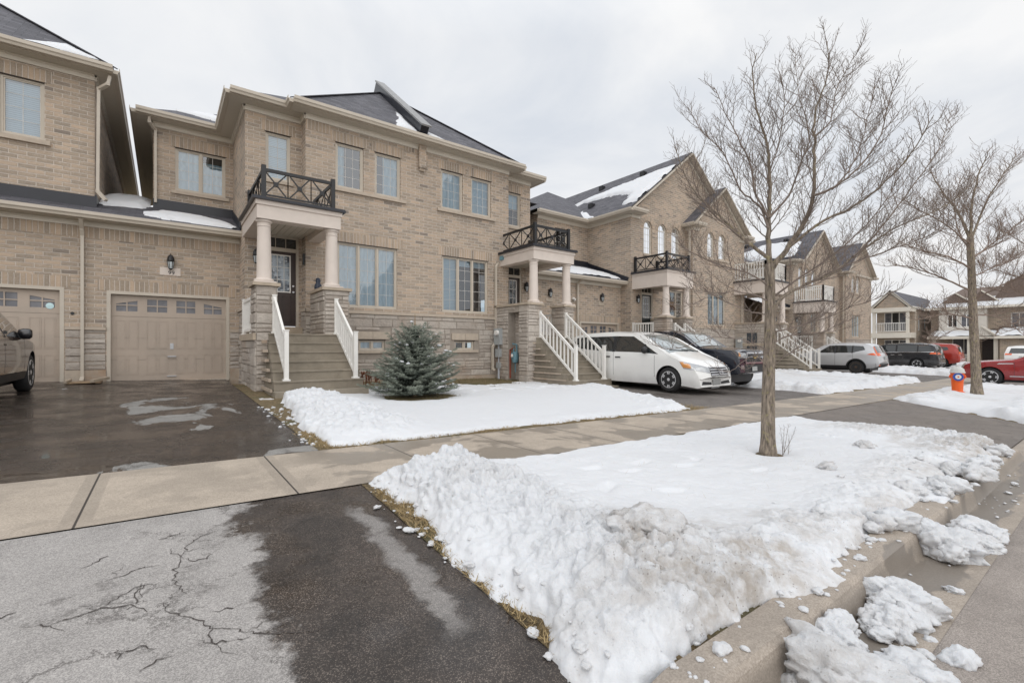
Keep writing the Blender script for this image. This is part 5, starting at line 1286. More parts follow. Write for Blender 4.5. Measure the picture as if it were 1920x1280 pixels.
roof_snow('roof_snow', 'white snow layer on the near garage roof', (-1.3, 14.45, 3.16), (1, 0, 0), (0, .9285, .3714), [(1.3, .12), (2.9, .1), (2.75, .9), (2.2, 1.35), (1.25, 1.3), (.9, .7)], .06, 5, .05, .3)
roof_snow('roof_snow', 'snow heaped in the gap between the left house and the double house', (-1.28, 15.1, 3.42), (1, 0, 0), (0, .9285, .3714), [(0, .35), (.95, .75), (1.0, 2.5), (0, 2.5)], .09, 6, .06, .2)
roof_snow('roof_snow', 'snow on the low left wing roof behind the balcony', (-.2, 16.1, 6.52), (1, 0, 0), (0, .857, .5145), [(.5, .9), (1.9, .5), (2.2, 1.5), (1.2, 1.6)], .06, 7, .07, .3)
roof_snow('roof_snow', 'snow layer on the double garage roof behind the white van', (11.3, 13.85, 3.05), (1, 0, 0), (0, .9285, .3714), [(1.2, .15), (5.6, .15), (5.5, 1.2), (4.6, 1.8), (2.2, 1.7), (1.3, 1.0)], .07, 8, .08, .3)
# ------------------------------------------------------------------ house cut by the left edge
def mk_left():
    h = thing('brick_house', 'brick house cut by the left photo edge, a bronze car before its garage', 'house', (-4.0, 15.0, -.8))
    W = MB(); TR = MB(); FZ = MB(); SO = MB(); SB = MB(); zs = 6.56
    uw = [(-2.90, -2.18, 4.74, 6.08), (-3.75, -3.03, 4.74, 6.08)]
    wall(W, 'y', 15.0, -1, -7.5, -1.32, 2.9, 6.8, uw); wall(W, 'x', -1.32, 1, 15.0, 27, 2.9, 6.8); soldier(W, 'y', 15.0, -1, -3.9, -2.06, 6.08, 6.36)
    SB.box(-3.85, -2.08, 14.93, 14.999, 4.63, 4.73)
    gd = (-4.37, -1.83, -.84, 1.38)
    wall(W, 'y', 14.8, -1, -7.5, -1.515, ZB, 3.1, [gd]); soldier(W, 'y', 14.8, -1, -4.5, -1.72, 1.38, 1.64); soldier(W, 'y', 14.8, -1, -7.5, -1.515, 2.58, 2.84)
    stones(W, 'y', 14.8, -1, -1.82, -1.515, -.55, .40, (), 61, 3); SB.box(-1.82, -1.515, 14.75, 14.799, .40, .475); SB.box(-1.82, -1.52, 14.77, 14.797, ZB, -.55, 0)
    eave(h, TR, FZ, SO, 'y', 14.8, -1, -7.5, -1.513, 2.97, .32, fr=.13)
    eave(h, TR, FZ, SO, 'y', 15.0, -1, -7.5, -1.32, zs, .36, e1=.36); eave(h, TR, FZ, SO, 'x', -1.32, 1, 15.0, 27, zs + .003, .34, e0=.355)
    W.build('wall', ['brick', 'soldier', 'stone_gap', 'stone'], h, tint=True); SB.build_split('stone_band', 'sill', h); TR.build_split('gutter', 'trim', h); FZ.build_split('frieze_board', 'frieze', h); SO.build_split('soffit', 'soffit', h)
    rf = MB(); hip(rf, -9.5, -.95, 14.62, 30, zs + .14, .8); ro = rf.build('roof', 'shingle', h); rc = MB(); hipcaps(rc, -9.5, -.95, 14.62, zs + .14, .8); rc.build('ridge_cap', 'shingle', ro)
    gr = MB(); slope(gr, (-7.5, 14.36, 3.112), (-1.512, 14.36, 3.112), (-1.512, 15.02, 3.112 + .66*.4), (-7.5, 15.02, 3.112 + .66*.4)); slope(gr, (-1.512, 15.0, 3.368), (-1.3, 15.0, 3.368), (-1.3, 24, 6), (-1.512, 24, 6)); gr.build_split('garage_roof', 'shingle', h)
    fl = MB(); fl.box(-7.5, -1.30, 14.955, 14.999, 3.30, 3.62); fl.box(-1.319, -1.28, 14.957, 20, 3.3, 3.66); fl.build_split('flashing', 'flash', h)
    for q in uw: window(h, 'y', 15.0, -1, *q, 1, 2, 4, 'blind', sill=False)
    g = garage(h, *gd[:2], 14.8, *gd[2:])
    st = MB(); st.lathe((-2.08, 14.9, .94), [(.001, -.012), (.07, -.01), (.07, .0)], 14, axis='y'); st.build('round_sticker', 'sticker', g)
    downspout(h, [(-1.02, 14.72, 6.5), (-1.06, 14.72, 6.3), (-1.24, 14.9, 6.2), (-1.26, 14.93, 3.75), (-1.1, 14.8, 3.52)])
    downspout(h, [(-1.515, 14.45, 2.95), (-1.515, 14.66, 2.75), (-1.515, 14.745, 2.6), (-1.515, 14.745, -.72), (-1.515, 14.55, -.80)])
    vt = MB(); vt.tube([(-1.69, 14.78, .78), (-1.69, 14.81, .78)], .035, 12); vt.build('wall_vent', 'black', h)
M['sticker'] = pmat('round_sticker', (.55, .75, .78), .4)
mk_left()
roof_snow('roof_snow', 'thin snow patch at the roof corner of the left edge house', (-2.6, 14.75, 6.80), (1, 0, 0), (0, .781, .625), [(.1, .05), (1.5, .05), (.75, .75), (.5, .5)], .04, 9, .05, .12)
sp = thing('splash_block', 'low weathered splash board under the downspout between the two garage doors', 'splash block', (-1.45, 14.3, -.86))
mb = MB(); z = zf(-1.45, 14.3)
mb.box(-1.72, -1.14, 14.05, 14.62, z+.01, z+.03); mb.build('base_board', 'wood', sp)
mb = MB(); mb.bar((-1.72, 14.02, z+.05), (-1.70, 14.62, z+.07), .05, .05); mb.bar((-1.28, 13.98, z+.06), (-1.05, 14.6, z+.09), .07, .06); mb.build('side_rail', 'cap', sp)
# ------------------------------------------------------------------ gabled double house (and its farther twin)
def gable_front(W, xa, za, xl, zl, xr, zr, y, holes=()):
    q = [(xl, zl), (xr, zr), (xa, za)]
    W.poly([(a, y, z) for a, z in q], 0, q)
def mk_gabled(x0, label, dz, bay, det=True, seed=70, gap_left=3.3, half=4.85, porch2=True, rail='iron'):
    h = thing('brick_house', label, 'house', (x0 + 4, 13.6, -1.3 + dz))
    W = MB(); TR = MB(); FZ = MB(); SO = MB(); SB = MB(); zs = 6.08 + dz; Y = 13.6
    ga = x0 + 4.45; s = .76; ze = zs + .14; za = ze + s*half
    # arched triple over the balcony and window below
    aw = [(x0+.92, x0+1.55), (x0+2.02, x0+2.70), (x0+3.12, x0+3.82)]
    holes = [(a, b, 4.36+dz, 5.62+dz + (b-a)/2) for a, b in aw]
    lw = (x0+3.0, x0+4.1, 1.35+dz, 2.8+dz); hd = (x0+.75, x0+1.62, .45+dz, 2.85+dz)
    xe = x0 + 10.4
    wall(W, 'y', Y, -1, x0, xe, ZB, zs+.1, holes + [lw, hd])
    gable_front(W, ga, za - .25, ga - half + .45, zs + .098, ga + half - .45, zs + .098, Y)
    wall(W, 'x', x0, -1, Y, 16.3, ZB, zs+.1); wall(W, 'y', 16.3, -1, x0 - gap_left, x0, 2.5, zs+.1, [(x0-2.2, x0-1.4, 4.4+dz, 5.65+dz)])
    wall(W, 'x', x0 - gap_left, -1, 16.3, 26, 2.5, zs+.1); wall(W, 'x', xe, 1, Y, 26, ZB, zs+.1)
    for a, b in aw: arch_window(h, W, 'y', Y, -1, a, b, 4.36+dz, 5.62+dz)
    stones(W, 'x', x0, -1, Y, 14.2, -1.4+dz, .4, (), seed, 3); SB.box(x0-.05, x0, Y-.04, 14.2, .40, .48)
    # bay
    b0, b1 = bay; yb = 13.2; bm = (b0+b1)/2; bh = (b1-b0)/2 + .35
    ba = [(b0+1.35, b0+2.0), (b0+2.45, b0+3.15)]; bl = (b0+1.4, b0+3.15, 1.12+dz, 2.9+dz)
    wall(W, 'y', yb, -1, b0, b1, 1.0+dz, zs+.1, [(a, b, 4.7+dz, 5.72+dz+(b-a)/2) for a, b in ba] + [bl]); wall(W, 'y', yb, -1, b0, b1, ZB, 1.0+dz, m=2)
    stones(W, 'y', yb, -1, b0, b1, -1.5+dz, .95+dz, (), seed+3, 3); SB.box(b0-.03, b1+.03, yb-.055, yb, .95+dz, 1.03+dz)
    gable_front(W, bm, zs+.14+.78*bh-.22, bm-bh+.35, zs+.098, bm+bh-.35, zs+.098, yb)
    wall(W, 'x', b0, -1, yb, Y, ZB, zs+.1); wall(W, 'x', b1, 1, yb, Y, ZB, zs+.1)
    for a, b in ba: arch_window(h, W, 'y', yb, -1, a, b, 4.7+dz, 5.72+dz, 'blind')
    soldier(W, 'y', yb, -1, bl[0]-.1, bl[1]+.1, 2.9+dz, 3.15+dz); SB.box(b0+1.2, b0+3.4, yb-.06, yb, 4.58+dz, 4.68+dz)
    # eaves and raking trims
    eave(h, TR, FZ, SO, 'x', x0, -1, Y, 16.3, zs+.003, .36, e0=.40, e1=0); eave(h, TR, FZ, SO, 'y', 16.3, -1, x0-gap_left, x0, zs, .36, e1=-.36, e0=.3)
    eave(h, TR, FZ, SO, 'y', Y, -1, x0, x0+.62, zs, .38, e0=.36); eave(h, TR, FZ, SO, 'x', b0, -1, yb, Y, zs+.002, .3, e0=.33); eave(h, TR, FZ, SO, 'y', yb, -1, b0, b0+.55, zs+.001, .34, e0=.3)
    eave(h, TR, FZ, SO, 'y', yb, -1, b1-.55, b1, zs+.001, .34, e1=.3); eave(h, TR, FZ, SO, 'y', Y, -1, b1, xe, zs, .38, e1=.3)
    for (am, ay, hh, ss_, yy) in ((ga, za, half, s, Y), (bm, zs+.14+.78*bh, bh, .78, yb)):
        for sg in (-1, 1):
            p = Vector((am, yy-.27, ay-.09)); q = Vector((am+sg*hh, yy-.27, ay-.09-ss_*hh)); TR.bar(p, q, .05, .20, up=(0, 1, 0)); TR.bar(p+Vector((0, .12, -.05)), q+Vector((0, .12, -.05)), .2, .03, up=(0, 0, 1))
            FZ.bar(Vector((am, yy-.02, ay-.26)), Vector((am+sg*(hh-.35), yy-.02, ay-.26-ss_*(hh-.35))), .04, .13, up=(0, 1, 0))
    W.build('wall', ['brick', 'soldier', 'stone_gap', 'stone'], h, tint=True); SB.build_split('stone_band', 'sill', h); TR.build_split('gutter', 'trim', h); FZ.build_split('frieze_board', 'frieze', h); SO.build_split('soffit', 'soffit', h)
    rf = MB()
    for sg in (-1, 1):
        e = ga + sg*half
        if sg < 0: slope(rf, (e, 27, ze), (e, Y-.3, ze), (ga, Y-.3, za), (ga, 27, za))
        else: slope(rf, (e, Y-.3, ze), (e, 27, ze), (ga, 27, za), (ga, Y-.3, za))
        e = bm + sg*bh; zt = ze + .78*bh
        if sg < 0: slope(rf, (e, 20, ze+.003), (e, yb-.3, ze+.003), (bm, yb-.3, zt), (bm, 20, zt))
        else: slope(rf, (e, yb-.3, ze+.003), (e, 20, ze+.003), (bm, 20, zt), (bm, yb-.3, zt))
    hip(rf, x0-gap_left-.35, x0+7.5, 15.94, 29, ze-.006, .6)
    slope(rf, (b1-.5, 13.2, ze-.01), (xe+.35, 13.2, ze-.01), (xe+.35, 19, ze+3.4), (b1-.5, 19, ze+3.4))
    ro = rf.build('roof', 'shingle', h)
    vt = MB()
    for (yy, t) in ((15.4, .80), (18.4, .82), (17.0, .33)):
        x = ga - half*(1-t); z = ze + s*half*t; vt.box(x-.16, x+.10, yy, yy+.28, z-.08, z+.16)
    vt.build('roof_vent', 'black', ro)
    # garage between this house and its left neighbour
    g0 = x0 - 2.83; gd = (x0-2.68, x0-.15, -1.15+dz, 1.10+dz); gw = MB(); gt = MB(); gf = MB(); gs_ = MB()
    wall(gw, 'y', 14.2, -1, g0, x0, ZB, 2.95+dz, [gd]); soldier(gw, 'y', 14.2, -1, g0+.05, x0-.03, 1.10+dz, 1.36+dz); gw.build('garage_wall', ['brick', 'soldier'], h)
    eave(h, gt, gf, gs_, 'y', 14.2, -1, g0, x0, 2.86+dz, .32, fr=.13); gt.build('garage_gutter', 'trim', h); gf.build('garage_frieze', 'frieze', h); gs_.build('garage_soffit', 'soffit', h)
    gr = MB(); slope(gr, (g0, 13.76, 3.0+dz), (x0, 13.76, 3.0+dz), (x0, 16.3, 4.016+dz), (g0, 16.3, 4.016+dz)); gr.build_split('garage_roof', 'shingle', h)
    fl = MB(); fl.bar((x0-.018, 13.76, 3.08+dz), (x0-.018, 16.28, 4.09+dz), .02, .22); fl.box(x0-gap_left, x0, 16.26, 16.298, 4.0+dz, 4.25+dz); fl.build_split('flashing', 'flash', h)
    garage(h, gd[0], gd[1], 14.2, gd[2], gd[3]); lantern(h, 'y', 14.2, -1, x0-1.35, 2.2+dz)
    pl = MB(); pl.box(x0-1.52, x0-1.18, 14.175, 14.199, 1.85+dz, 2.03+dz); pl.build('number_plaque', 'sill', h)
    # openings
    window(h, 'y', Y, -1, *lw, 2, 3, 7, 'blind', cov=((0, .5, 0, 1),)); window(h, 'y', yb, -1, *bl, 3, 2, 5, 'blind', sill=False); window(h, 'y', 16.3, -1, x0-2.2, x0-1.4, 4.4+dz, 5.65+dz, 1, 2, 4, None)
    front_door(h, hd[0], hd[1], Y, hd[2], 2.45+dz, hd[3], 'door_dk', glass='clear'); lantern(h, 'y', Y, -1, x0+.42, 2.2+dz)
    X = lambda x: x0 + x
    porch_entry(h, X, 11.74, Y-.01, .2+dz, 7, .19, .25, (.25, 1.75), [(.05, .5, 11.78, 12.4), (1.5, 2.0, 11.78, 13.58)], (.05, 2.0), (.55, 1.6), seed=seed+10, boxz=(2.62+dz, 3.3+dz), dtl=False, rail=rail)
    downspout(h, [(b0-.15, yb-.25, zs), (b0-.12, yb+.1, zs-.2), (b0-.10, yb+.15, -1.3)]); downspout(h, [(b1-.35, yb-.05, 3.0+dz), (b1-.35, yb-.05, -1.3)])
    if porch2:
        X2 = lambda x: x0 + x
        porch_entry(h, X2, 11.45, Y-.01, .2+dz, 8, .19, .25, (8.7, 10.75), [(8.5, 8.95, 11.5, 13.58), (10.5, 11.0, 11.5, 12.2)], (8.45, 11.0), (9.3, 10.6), seed=seed+20, boxz=(2.9+dz, 3.55+dz), rail='white', dtl=False, side_rail=False)
        electric_meter(h, 'x', x0+8.5, -1, 12.9, .2+dz)
        nb = MB(); nb.box(x0+8.455, x0+8.47, 11.95, 12.5, -1.4, .75+dz); nb.build('niche_shade_panel', 'dark_window', h)  # flat dark panel stands in for the shade inside the niche
        dm = MB(); dm.box(x0+9.2, x0+10.1, Y-.03, Y-.004, .45+dz, 2.8+dz); dm.build('side_door', 'door', h); dm = MB(); dm.box(x0+8.55, x0+9.25, Y-.03, Y-.005, 4.4+dz, 5.6+dz); dm.build('balcony_door', 'dark_window', h)
    return h
mk_gabled(17.05, 'gabled brick house behind the white van with arched windows above black balcony', 0.0, (21.4, 26.6), gap_left=3.3)
mk_gabled(34.05, 'farther gabled brick house behind the silver crossover with a white balcony', -.35, (42.6, 48.6), seed=170, porch2=False, half=3.5, rail='white')
roof_snow('roof_snow', 'large white snow patch on the left slope of the near gabled roof', (16.65, 13.3, 6.24), (0, 1, 0), (.796, 0, .605), [(.05, .6), (.9, .8), (1.4, 2.2), (3.6, 3.0), (6.3, 3.3), (5.5, 3.9), (3.2, 4.3), (1.2, 4.6), (.05, 4.4)], .08, 11, .1, .5)
roof_snow('roof_snow', 'snow line in the valley of the near gabled roof', (16.65, 13.3, 6.24), (0, 1, 0), (.796, 0, .605), [(2.2, .05), (3.4, .05), (4.6, 1.2), (4.3, 1.7), (3.3, .9)], .07, 12, .08, .3)
roof_snow('roof_snow', 'snow on the right wing roof of the gabled house behind the tree', (26.0, 13.3, 6.24), (1, 0, 0), (0, .86, .5), [(.2, .3), (1.4, .2), (1.5, 2.4), (.4, 3.0)], .08, 13, .1, .4)
roof_snow('roof_snow', 'snow on the far gabled roof', (33.65, 13.3, 5.9), (0, 1, 0), (.796, 0, .605), [(.2, .6), (2.5, .4), (4.5, 1.6), (3, 2.8), (.6, 2.6)], .08, 14, .12, .5)
roof_snow('roof_snow', 'snow strip on the garage roof seen under the white balcony', (31.3, 13.85, 2.72), (1, 0, 0), (0, .9285, .3714), [(.1, .1), (2.6, .1), (2.5, 1.7), (.3, 1.8)], .08, 15, .1, .3)
# ------------------------------------------------------------------ houses across the end of the street (built facing -Y, turned to face -X)
def mk_porch_house():
    h = thing('brick_house', 'narrow brick house with a gabled two level porch behind the black minivan', 'house', (56, 15.0, -1.6), -PI/2); h.scale = (.86, 1, 1)
    o = (0, 0, 0); D = dict(org=o)
    W = MB(); wall(W, 'y', 1.6, -1, -.2, 3.2, -.5, 5.3, [(.5, 2.6, .3, 2.3), (.5, 2.6, 3.1, 5.0)]); wall(W, 'x', 3.2, 1, 1.6, 14, -.5, 5.3, [(3.0, 3.5, 3.2, 4.6), (5.2, 5.7, 3.4, 4.6), (3.2, 3.9, .4, 2.0)])
    q = [(0, 5.35), (3.0, 5.35), (1.5, 6.75)]; W.poly([(a, .1, z) for a, z in q], 0, q)
    W.build('wall', ['brick', 'stucco'], h, **D)
    T = MB(); T.box(-.3, 3.35, -.15, 1.6, 2.45, 2.95); T.box(-.3, 3.35, -.15, 1.6, 4.95, 5.35); T.box(-.3, 3.3, -.1, 1.6, -.2, .05)
    T.bar((-.35, 0, 5.30), (1.5, 0, 6.95), .12, .22); T.bar((3.35, 0, 5.30), (1.5, 0, 6.95), .12, .22); T.bar((3.42, -.1, 5.35), (3.42, 14, 5.35), .12, .14); T.build('trim', 'frieze', h, **D)
    for x in (0, 3.0):
        for z0, z1 in ((.05, 2.45), (2.95, 4.95)): c = MB(); c.box(x-.13, x+.13, -.02, .24, z0, z1); c.build('column', 'frieze', h, **D)
    for z in (.05, 2.98):
        r = MB(); r.bar((.13, .1, z+.9), (2.87, .1, z+.9), .06, .06); r.bar((.13, .1, z+.1), (2.87, .1, z+.1), .05, .05)
        for k in range(18): r.box(.2+k*.155, .235+k*.155, .08, .12, z+.1, z+.9)
        r.build('balcony_railing', 'white', h, **D)
    R_ = MB(); slope(R_, (-.45, 14, 5.32), (-.45, -.2, 5.32), (1.5, -.2, 7.05), (1.5, 14, 7.05)); slope(R_, (3.5, -.2, 5.32), (3.5, 14, 5.32), (1.5, 14, 7.05), (1.5, -.2, 7.05)); R_.build('roof', 'shingle', h, **D)
    for x0, x1, z0, z1 in ((.5, 2.6, .3, 2.3), (.5, 2.6, 3.1, 5.0)):
        f = MB(); f.box(x0, x1, 1.62, 1.7, z0, z1); wo = f.build('window', 'white', h, **D)
        for k in range(3):
            p = MB(); a = x0+.08+(x1-x0-.1)*k/3; p.poly([(a, 1.615, z0+.08), (a+(x1-x0)/3-.12, 1.615, z0+.08), (a+(x1-x0)/3-.12, 1.615, z1-.08), (a, 1.615, z1-.08)]); p.build('pane', 'carglass' if k == 1 else 'garage_glass', wo, **D)
    for y0, y1, z0, z1 in ((3.0, 3.5, 3.2, 4.6), (5.2, 5.7, 3.4, 4.6), (3.2, 3.9, .4, 2.0)):
        f = MB(); f.box(3.12, 3.16, y0, y1, z0, z1); f.build('window', 'blind', h, **D)
    d = MB(); d.bar((3.26, 1.75, -.4), (3.26, 1.75, 5.2), .1, .1); d.build('downspout', 'trim', h, **D)
mk_porch_house()
def mk_stucco_house():
    h = thing('brick_house', 'brown roofed house with a pale stucco bay behind the dark red car', 'house', (57.5, 10.9, -1.6), -PI/2)
    D = dict(org=(0, 0, 0)); W = MB()
    wall(W, 'y', 2, -1, -.5, 14, -.5, 5.2, [(4.8, 5.8, 3.3, 4.6), (7.2, 8.4, 3.2, 4.5), (3.0, 3.8, .3, 2.5), (1.0, 2.6, .6, 2.4)]); wall(W, 'x', -.5, -1, 2, 14, -.5, 5.2)
    wall(W, 'y', 1.2, -1, .2, 3.4, 2.6, 5.2, [(.8, 1.5, 3.4, 4.6), (1.7, 2.5, 3.4, 4.6)], m=1); wall(W, 'x', .2, -1, 1.2, 2, 2.6, 5.2, m=1); wall(W, 'x', 3.4, 1, 1.2, 2, 2.6, 5.2, m=1)
    wall(W, 'y', -.6, -1, 4.4, 8.6, -.5, 2.5, [(5.0, 8.0, -.3, 1.9)]); wall(W, 'x', 4.4, -1, -.6, 2, -.5, 2.5)
    W.build('wall', ['brick', 'stucco'], h, **D)
    R_ = MB(); slope(R_, (-.8, .9, 5.2), (14, .9, 5.2), (12, 5.5, 7.3), (1.2, 5.5, 7.3)); slope(R_, (-.8, 14, 5.2), (-.8, .9, 5.2), (1.2, 5.5, 7.3), (1.2, 14, 7.3))
    slope(R_, (-.3, -.4, 2.5), (4.3, -.4, 2.5), (4.3, 2.0, 3.2), (-.3, 2.0, 3.2)); slope(R_, (4.1, -1.0, 2.5), (9, -1.0, 2.5), (9, 2, 3.4), (4.1, 2, 3.4))
    R_.build('roof', 'brown_roof', h, **D)
    for (gx, gy, gw, zb, gh, mt) in ((1.3, 1.6, 1.1, 5.6, 1.0, 'brown_roof'), (5.6, 2.2, 1.9, 5.9, 2.0, 'brown_roof'), (3.3, -.5, .9, 2.5, .9, 'stucco'), (3.0, 1.7, 1.5, 5.2, 1.5, 'brown_roof')):
        g = MB(); g.poly([(gx-gw, gy, zb), (gx+gw, gy, zb), (gx+gw*.55, gy, zb+gh*.75), (gx, gy, zb+gh), (gx-gw*.55, gy, zb+gh*.75)] if gh > 1.9 else [(gx-gw, gy, zb), (gx+gw, gy, zb), (gx, gy, zb+gh)])
        slope(g, (gx-gw, 6, zb), (gx-gw, gy, zb), (gx, gy, zb+gh), (gx, 6, zb+gh)); slope(g, (gx+gw, gy, zb), (gx+gw, 6, zb), (gx, 6, zb+gh), (gx, gy, zb+gh)); g.build('roof_gable', mt, h, **D)
        s = MB(); s.bar((gx, gy-.05, zb+gh), (gx+gw*1.1, gy-.05, zb), .16, .10); s.build('bargeboard', 'frieze', h, **D)
    T = MB(); T.box(-.8, 14, .85, 1.0, 5.05, 5.25); T.box(-.3, 4.3, -.5, -.35, 2.3, 2.55); T.box(4.1, 9, -1.1, -.95, 2.3, 2.52); T.box(-.2, 4.2, -.3, 2, -.3, 0); T.build('trim', 'frieze', h, **D)
    for x in (.1, 2.5, 4.15): c = MB(); c.box(x-.14, x+.14, -.3, -.02, 0, 2.3); c.build('column', 'frieze', h, **D)
    r = MB(); r.bar((.25, -.15, .9), (2.4, -.15, .9), .06, .06); r.bar((.25, -.15, .15), (2.4, -.15, .15), .06, .06)
    for k in range(14): r.box(.3+k*.15, .34+k*.15, -.17, -.13, .15, .9)
    r.build('porch_railing', 'white', h, **D)
    for (x0, x1, z0, z1, y, mt) in ((.8, 1.5, 3.4, 4.6, 1.25, 'carglass'), (1.7, 2.5, 3.4, 4.6, 1.25, 'garage_glass'), (4.8, 5.8, 3.3, 4.6, 2.05, 'garage_glass'), (7.2, 8.4, 3.2, 4.5, 2.05, 'garage_glass'), (1.0, 2.6, .6, 2.4, 2.05, 'garage_glass')):
        f = MB()
        for (a0, a1, b0, b1) in ((x0, x0+.07, z0, z1), (x1-.07, x1, z0, z1), (x0+.07, x1-.07, z0, z0+.07), (x0+.07, x1-.07, z1-.07, z1), ((x0+x1)/2-.03, (x0+x1)/2+.03, z0+.07, z1-.07)): f.box(a0, a1, y-.02, y+.04, b0, b1)
        wo = f.build('window', 'white', h, **D); p = MB(); p.poly([(x0, y+.02, z0), (x1, y+.02, z0), (x1, y+.02, z1), (x0, y+.02, z1)]); p.build('pane', mt, wo, **D)
    d = MB(); d.box(3.0, 3.8, 2.03, 2.08, .3, 2.5); d.build('front_door', 'door', h, **D); g = MB(); g.box(5.0, 8.0, -.55, -.5, -.3, 1.9); g.build('garage_door', 'garage', h, **D)
    st = MB(); st.box(2.9, 4.0, -.9, -.31, -.5, -.15); st.box(2.9, 4.0, -1.3, -.901, -.6, -.35); st.build('front_steps', 'concrete_step', h, **D)
mk_stucco_house()
def snow_world(lab, pts, seed):
    """snow on a slope of the turned house: pts are local (x, y, z) corners of the slope"""
    Rm = Matrix.Rotation(-PI/2, 4, 'Z'); L = Vector((57.5, 10.9, -1.6)); P = [Rm @ Vector(p) + L for p in pts]
    U = (P[1]-P[0]); V_ = (P[3]-P[0]); lu, lv = U.length, V_.length
    roof_snow('roof_snow', lab, P[0] + Vector((0, 0, .02)), U.normalized(), V_.normalized(), [(.1, .1), (lu-.1, .1), (lu-.1, lv*.7), (lu*.5, lv*.85), (.1, lv*.75)], .1, seed, .15, .4)
snow_world('snow on the porch roof of the stucco bay house', [(-.3, -.4, 2.5), (4.3, -.4, 2.5), (4.3, 2, 3.2), (-.3, 2, 3.2)], 21)
snow_world('snow on the garage roof at the right photo edge', [(4.1, -1, 2.5), (9, -1, 2.5), (9, 2, 3.4), (4.1, 2, 3.4)], 22)
snow_world('snow on the main roof of the stucco bay house', [(-.8, .9, 5.2), (12, .9, 5.2), (12, 3.5, 6.4), (-.8, 3.5, 6.4)], 23)
# ------------------------------------------------------------------ cars
def interp(tab, x):
    xs = [t[0] for t in tab]; ys = [t[1] for t in tab]
    return float(np.interp(x, xs, ys))
def smooth_tab(tab, n=200, k=5):
    xs = np.linspace(tab[0][0], tab[-1][0], n); ys = np.interp(xs, [t[0] for t in tab], [t[1] for t in tab])
    for _ in range(k): ys[1:-1] = (ys[:-2] + 2 * ys[1:-1] + ys[2:]) / 4
    return list(zip(xs, ys))
def car(name, label, loc, rz, S):
    """body lofted along s (0 = nose, L = tail); local x forward, y left, z up from the ground"""
    L, Wd, H = S['L'], S['W'], S['H']; top = smooth_tab(S['top'], 240, S.get('sm', 6)); belt = S['belt']; zb = S.get('sill', .26)
    root = thing(name, label, 'car', loc, rz); o0 = (0, 0, 0)
    fs, rs = S['wheels']; tr = S['tyre']; nose, tail = S.get('plan', (.13, .07)); tum = S.get('tum', .20)
    def plan(s):
        f = max(0, 1 - s / .9); r = max(0, 1 - (L - s) / .8); return 1 - nose * f ** 2.2 - tail * r ** 2.2
    def Z0(s):
        return zb + S.get('lift', .03) * max(0, 1 - s / .7) ** 2 + .12 * max(0, 1 - (L - s) / .6) ** 2
    def halfw(s, z):
        w = Wd / 2 * plan(s); b = interp(belt, s)
        if z > b: return w * (.985 - tum * (z - b) / max(.3, H - b) * 1.0)
        t = (z - zb) / max(.2, b - zb)
        sh = 1 - .055 * (1 - min(1, t * 2.6)) ** 2 - .02 * max(0, t - .55) ** 1.5
        return w * sh
    stations = sorted(set([0, .03, .08, .16, .26, .4, .55] + list(np.arange(.7, L - .5, .11)) + [L - .5, L - .36, L - .24, L - .14, L - .06, L - .02, L]))
    NS, NT = 9, 7; V = []; e = .05
    for s in stations:
        T = interp(top, s); z0 = Z0(s); shr = 0
        if s < .1: shr = (1 - s / .1) ** 2
        if L - s < .08: shr = (1 - (L - s) / .08) ** 2
        z0 += .05 * shr; T -= .05 * shr
        zt = T - e; zbel = min(interp(belt, s), zt - .03)
        zs_ = [z0 + (zbel - z0) * k / 5 for k in range(6)] + [zbel + (zt - zbel) * k / 3 for k in (1, 2, 3)]
        col = []
        for z in zs_: col.append((halfw(s, z) - .035 * shr, z))
        wt = col[-1][0]
        crown = .055 if T < interp(belt, s) + .25 else .045
        for k in range(1, NT + 1):
            a = 1 - (k / NT); y = wt * a if k > 1 else wt * .93
            z = T - e * max(0, (abs(y) / wt) ** 6) - crown * (y / wt) ** 2 * .8
            col.append((y, z))
        V.append((s, col))
    def bow(s, y):
        d = 0
        if s < 1.2: d -= S.get('bow', .16) * (abs(y) / (Wd / 2)) ** 2.4 * (1 - s / 1.2) ** 1.5
        if L - s < .8: d += S.get('tbow', .10) * (abs(y) / (Wd / 2)) ** 2.4 * (1 - (L - s) / .8) ** 1.5
        return d
    lean_f = S.get('lean_f', .0); lean_r = S.get('lean_r', .0)
    n = NS + NT; verts = []
    def pos(s, y, z):
        x = L / 2 - s + bow(s, y)
        if s < .6: x -= lean_f * ((z - zb)) * (1 - s / .6)
        if L - s < .5: x += lean_r * (z - zb) * (1 - (L - s) / .5)
        return (x, y, z)
    for s, col in V: verts += [pos(s, y, z) for y, z in col] + [pos(s, -y, z) for y, z in col[-2::-1]]
    m = 2 * n - 1; F = []
    for i in range(len(V) - 1):
        for k in range(m - 1): F.append((i*m+k, (i+1)*m+k, (i+1)*m+k+1, i*m+k+1))
        F.append((i*m+m-1, (i+1)*m+m-1, (i+1)*m, i*m))
    for i, fl in ((0, 1), (len(V)-1, -1)):
        for k in range(n - 1):
            q = (i*m+k, i*m+k+1, i*m+m-2-k, i*m+m-1-k); q = tuple(dict.fromkeys(q)); F.append(q[::fl])
    mb = MB(); mb.mesh(verts, F); body = mb.build('body', S['paint'], root, org=o0, fixn=True)
    bm = bmesh.new(); bm.from_mesh(body.data); bvh = BVHTree.FromBMesh(bm); bm.free()
    # wheel arches
    cut = MB()
    for ws in (fs, rs):
        for sg in (-1, 1): cut.tube([(L/2-ws, sg*(Wd/2-.30), tr), (L/2-ws, sg*(Wd/2+.2), tr)], tr*1.13, 28)
    co = cut.build('cutter', 'plastic', root, org=o0, fixn=True); bpy.context.view_layer.update()
    md = body.modifiers.new('b', 'BOOLEAN'); md.object = co; md.operation = 'DIFFERENCE'; md.solver = 'EXACT'
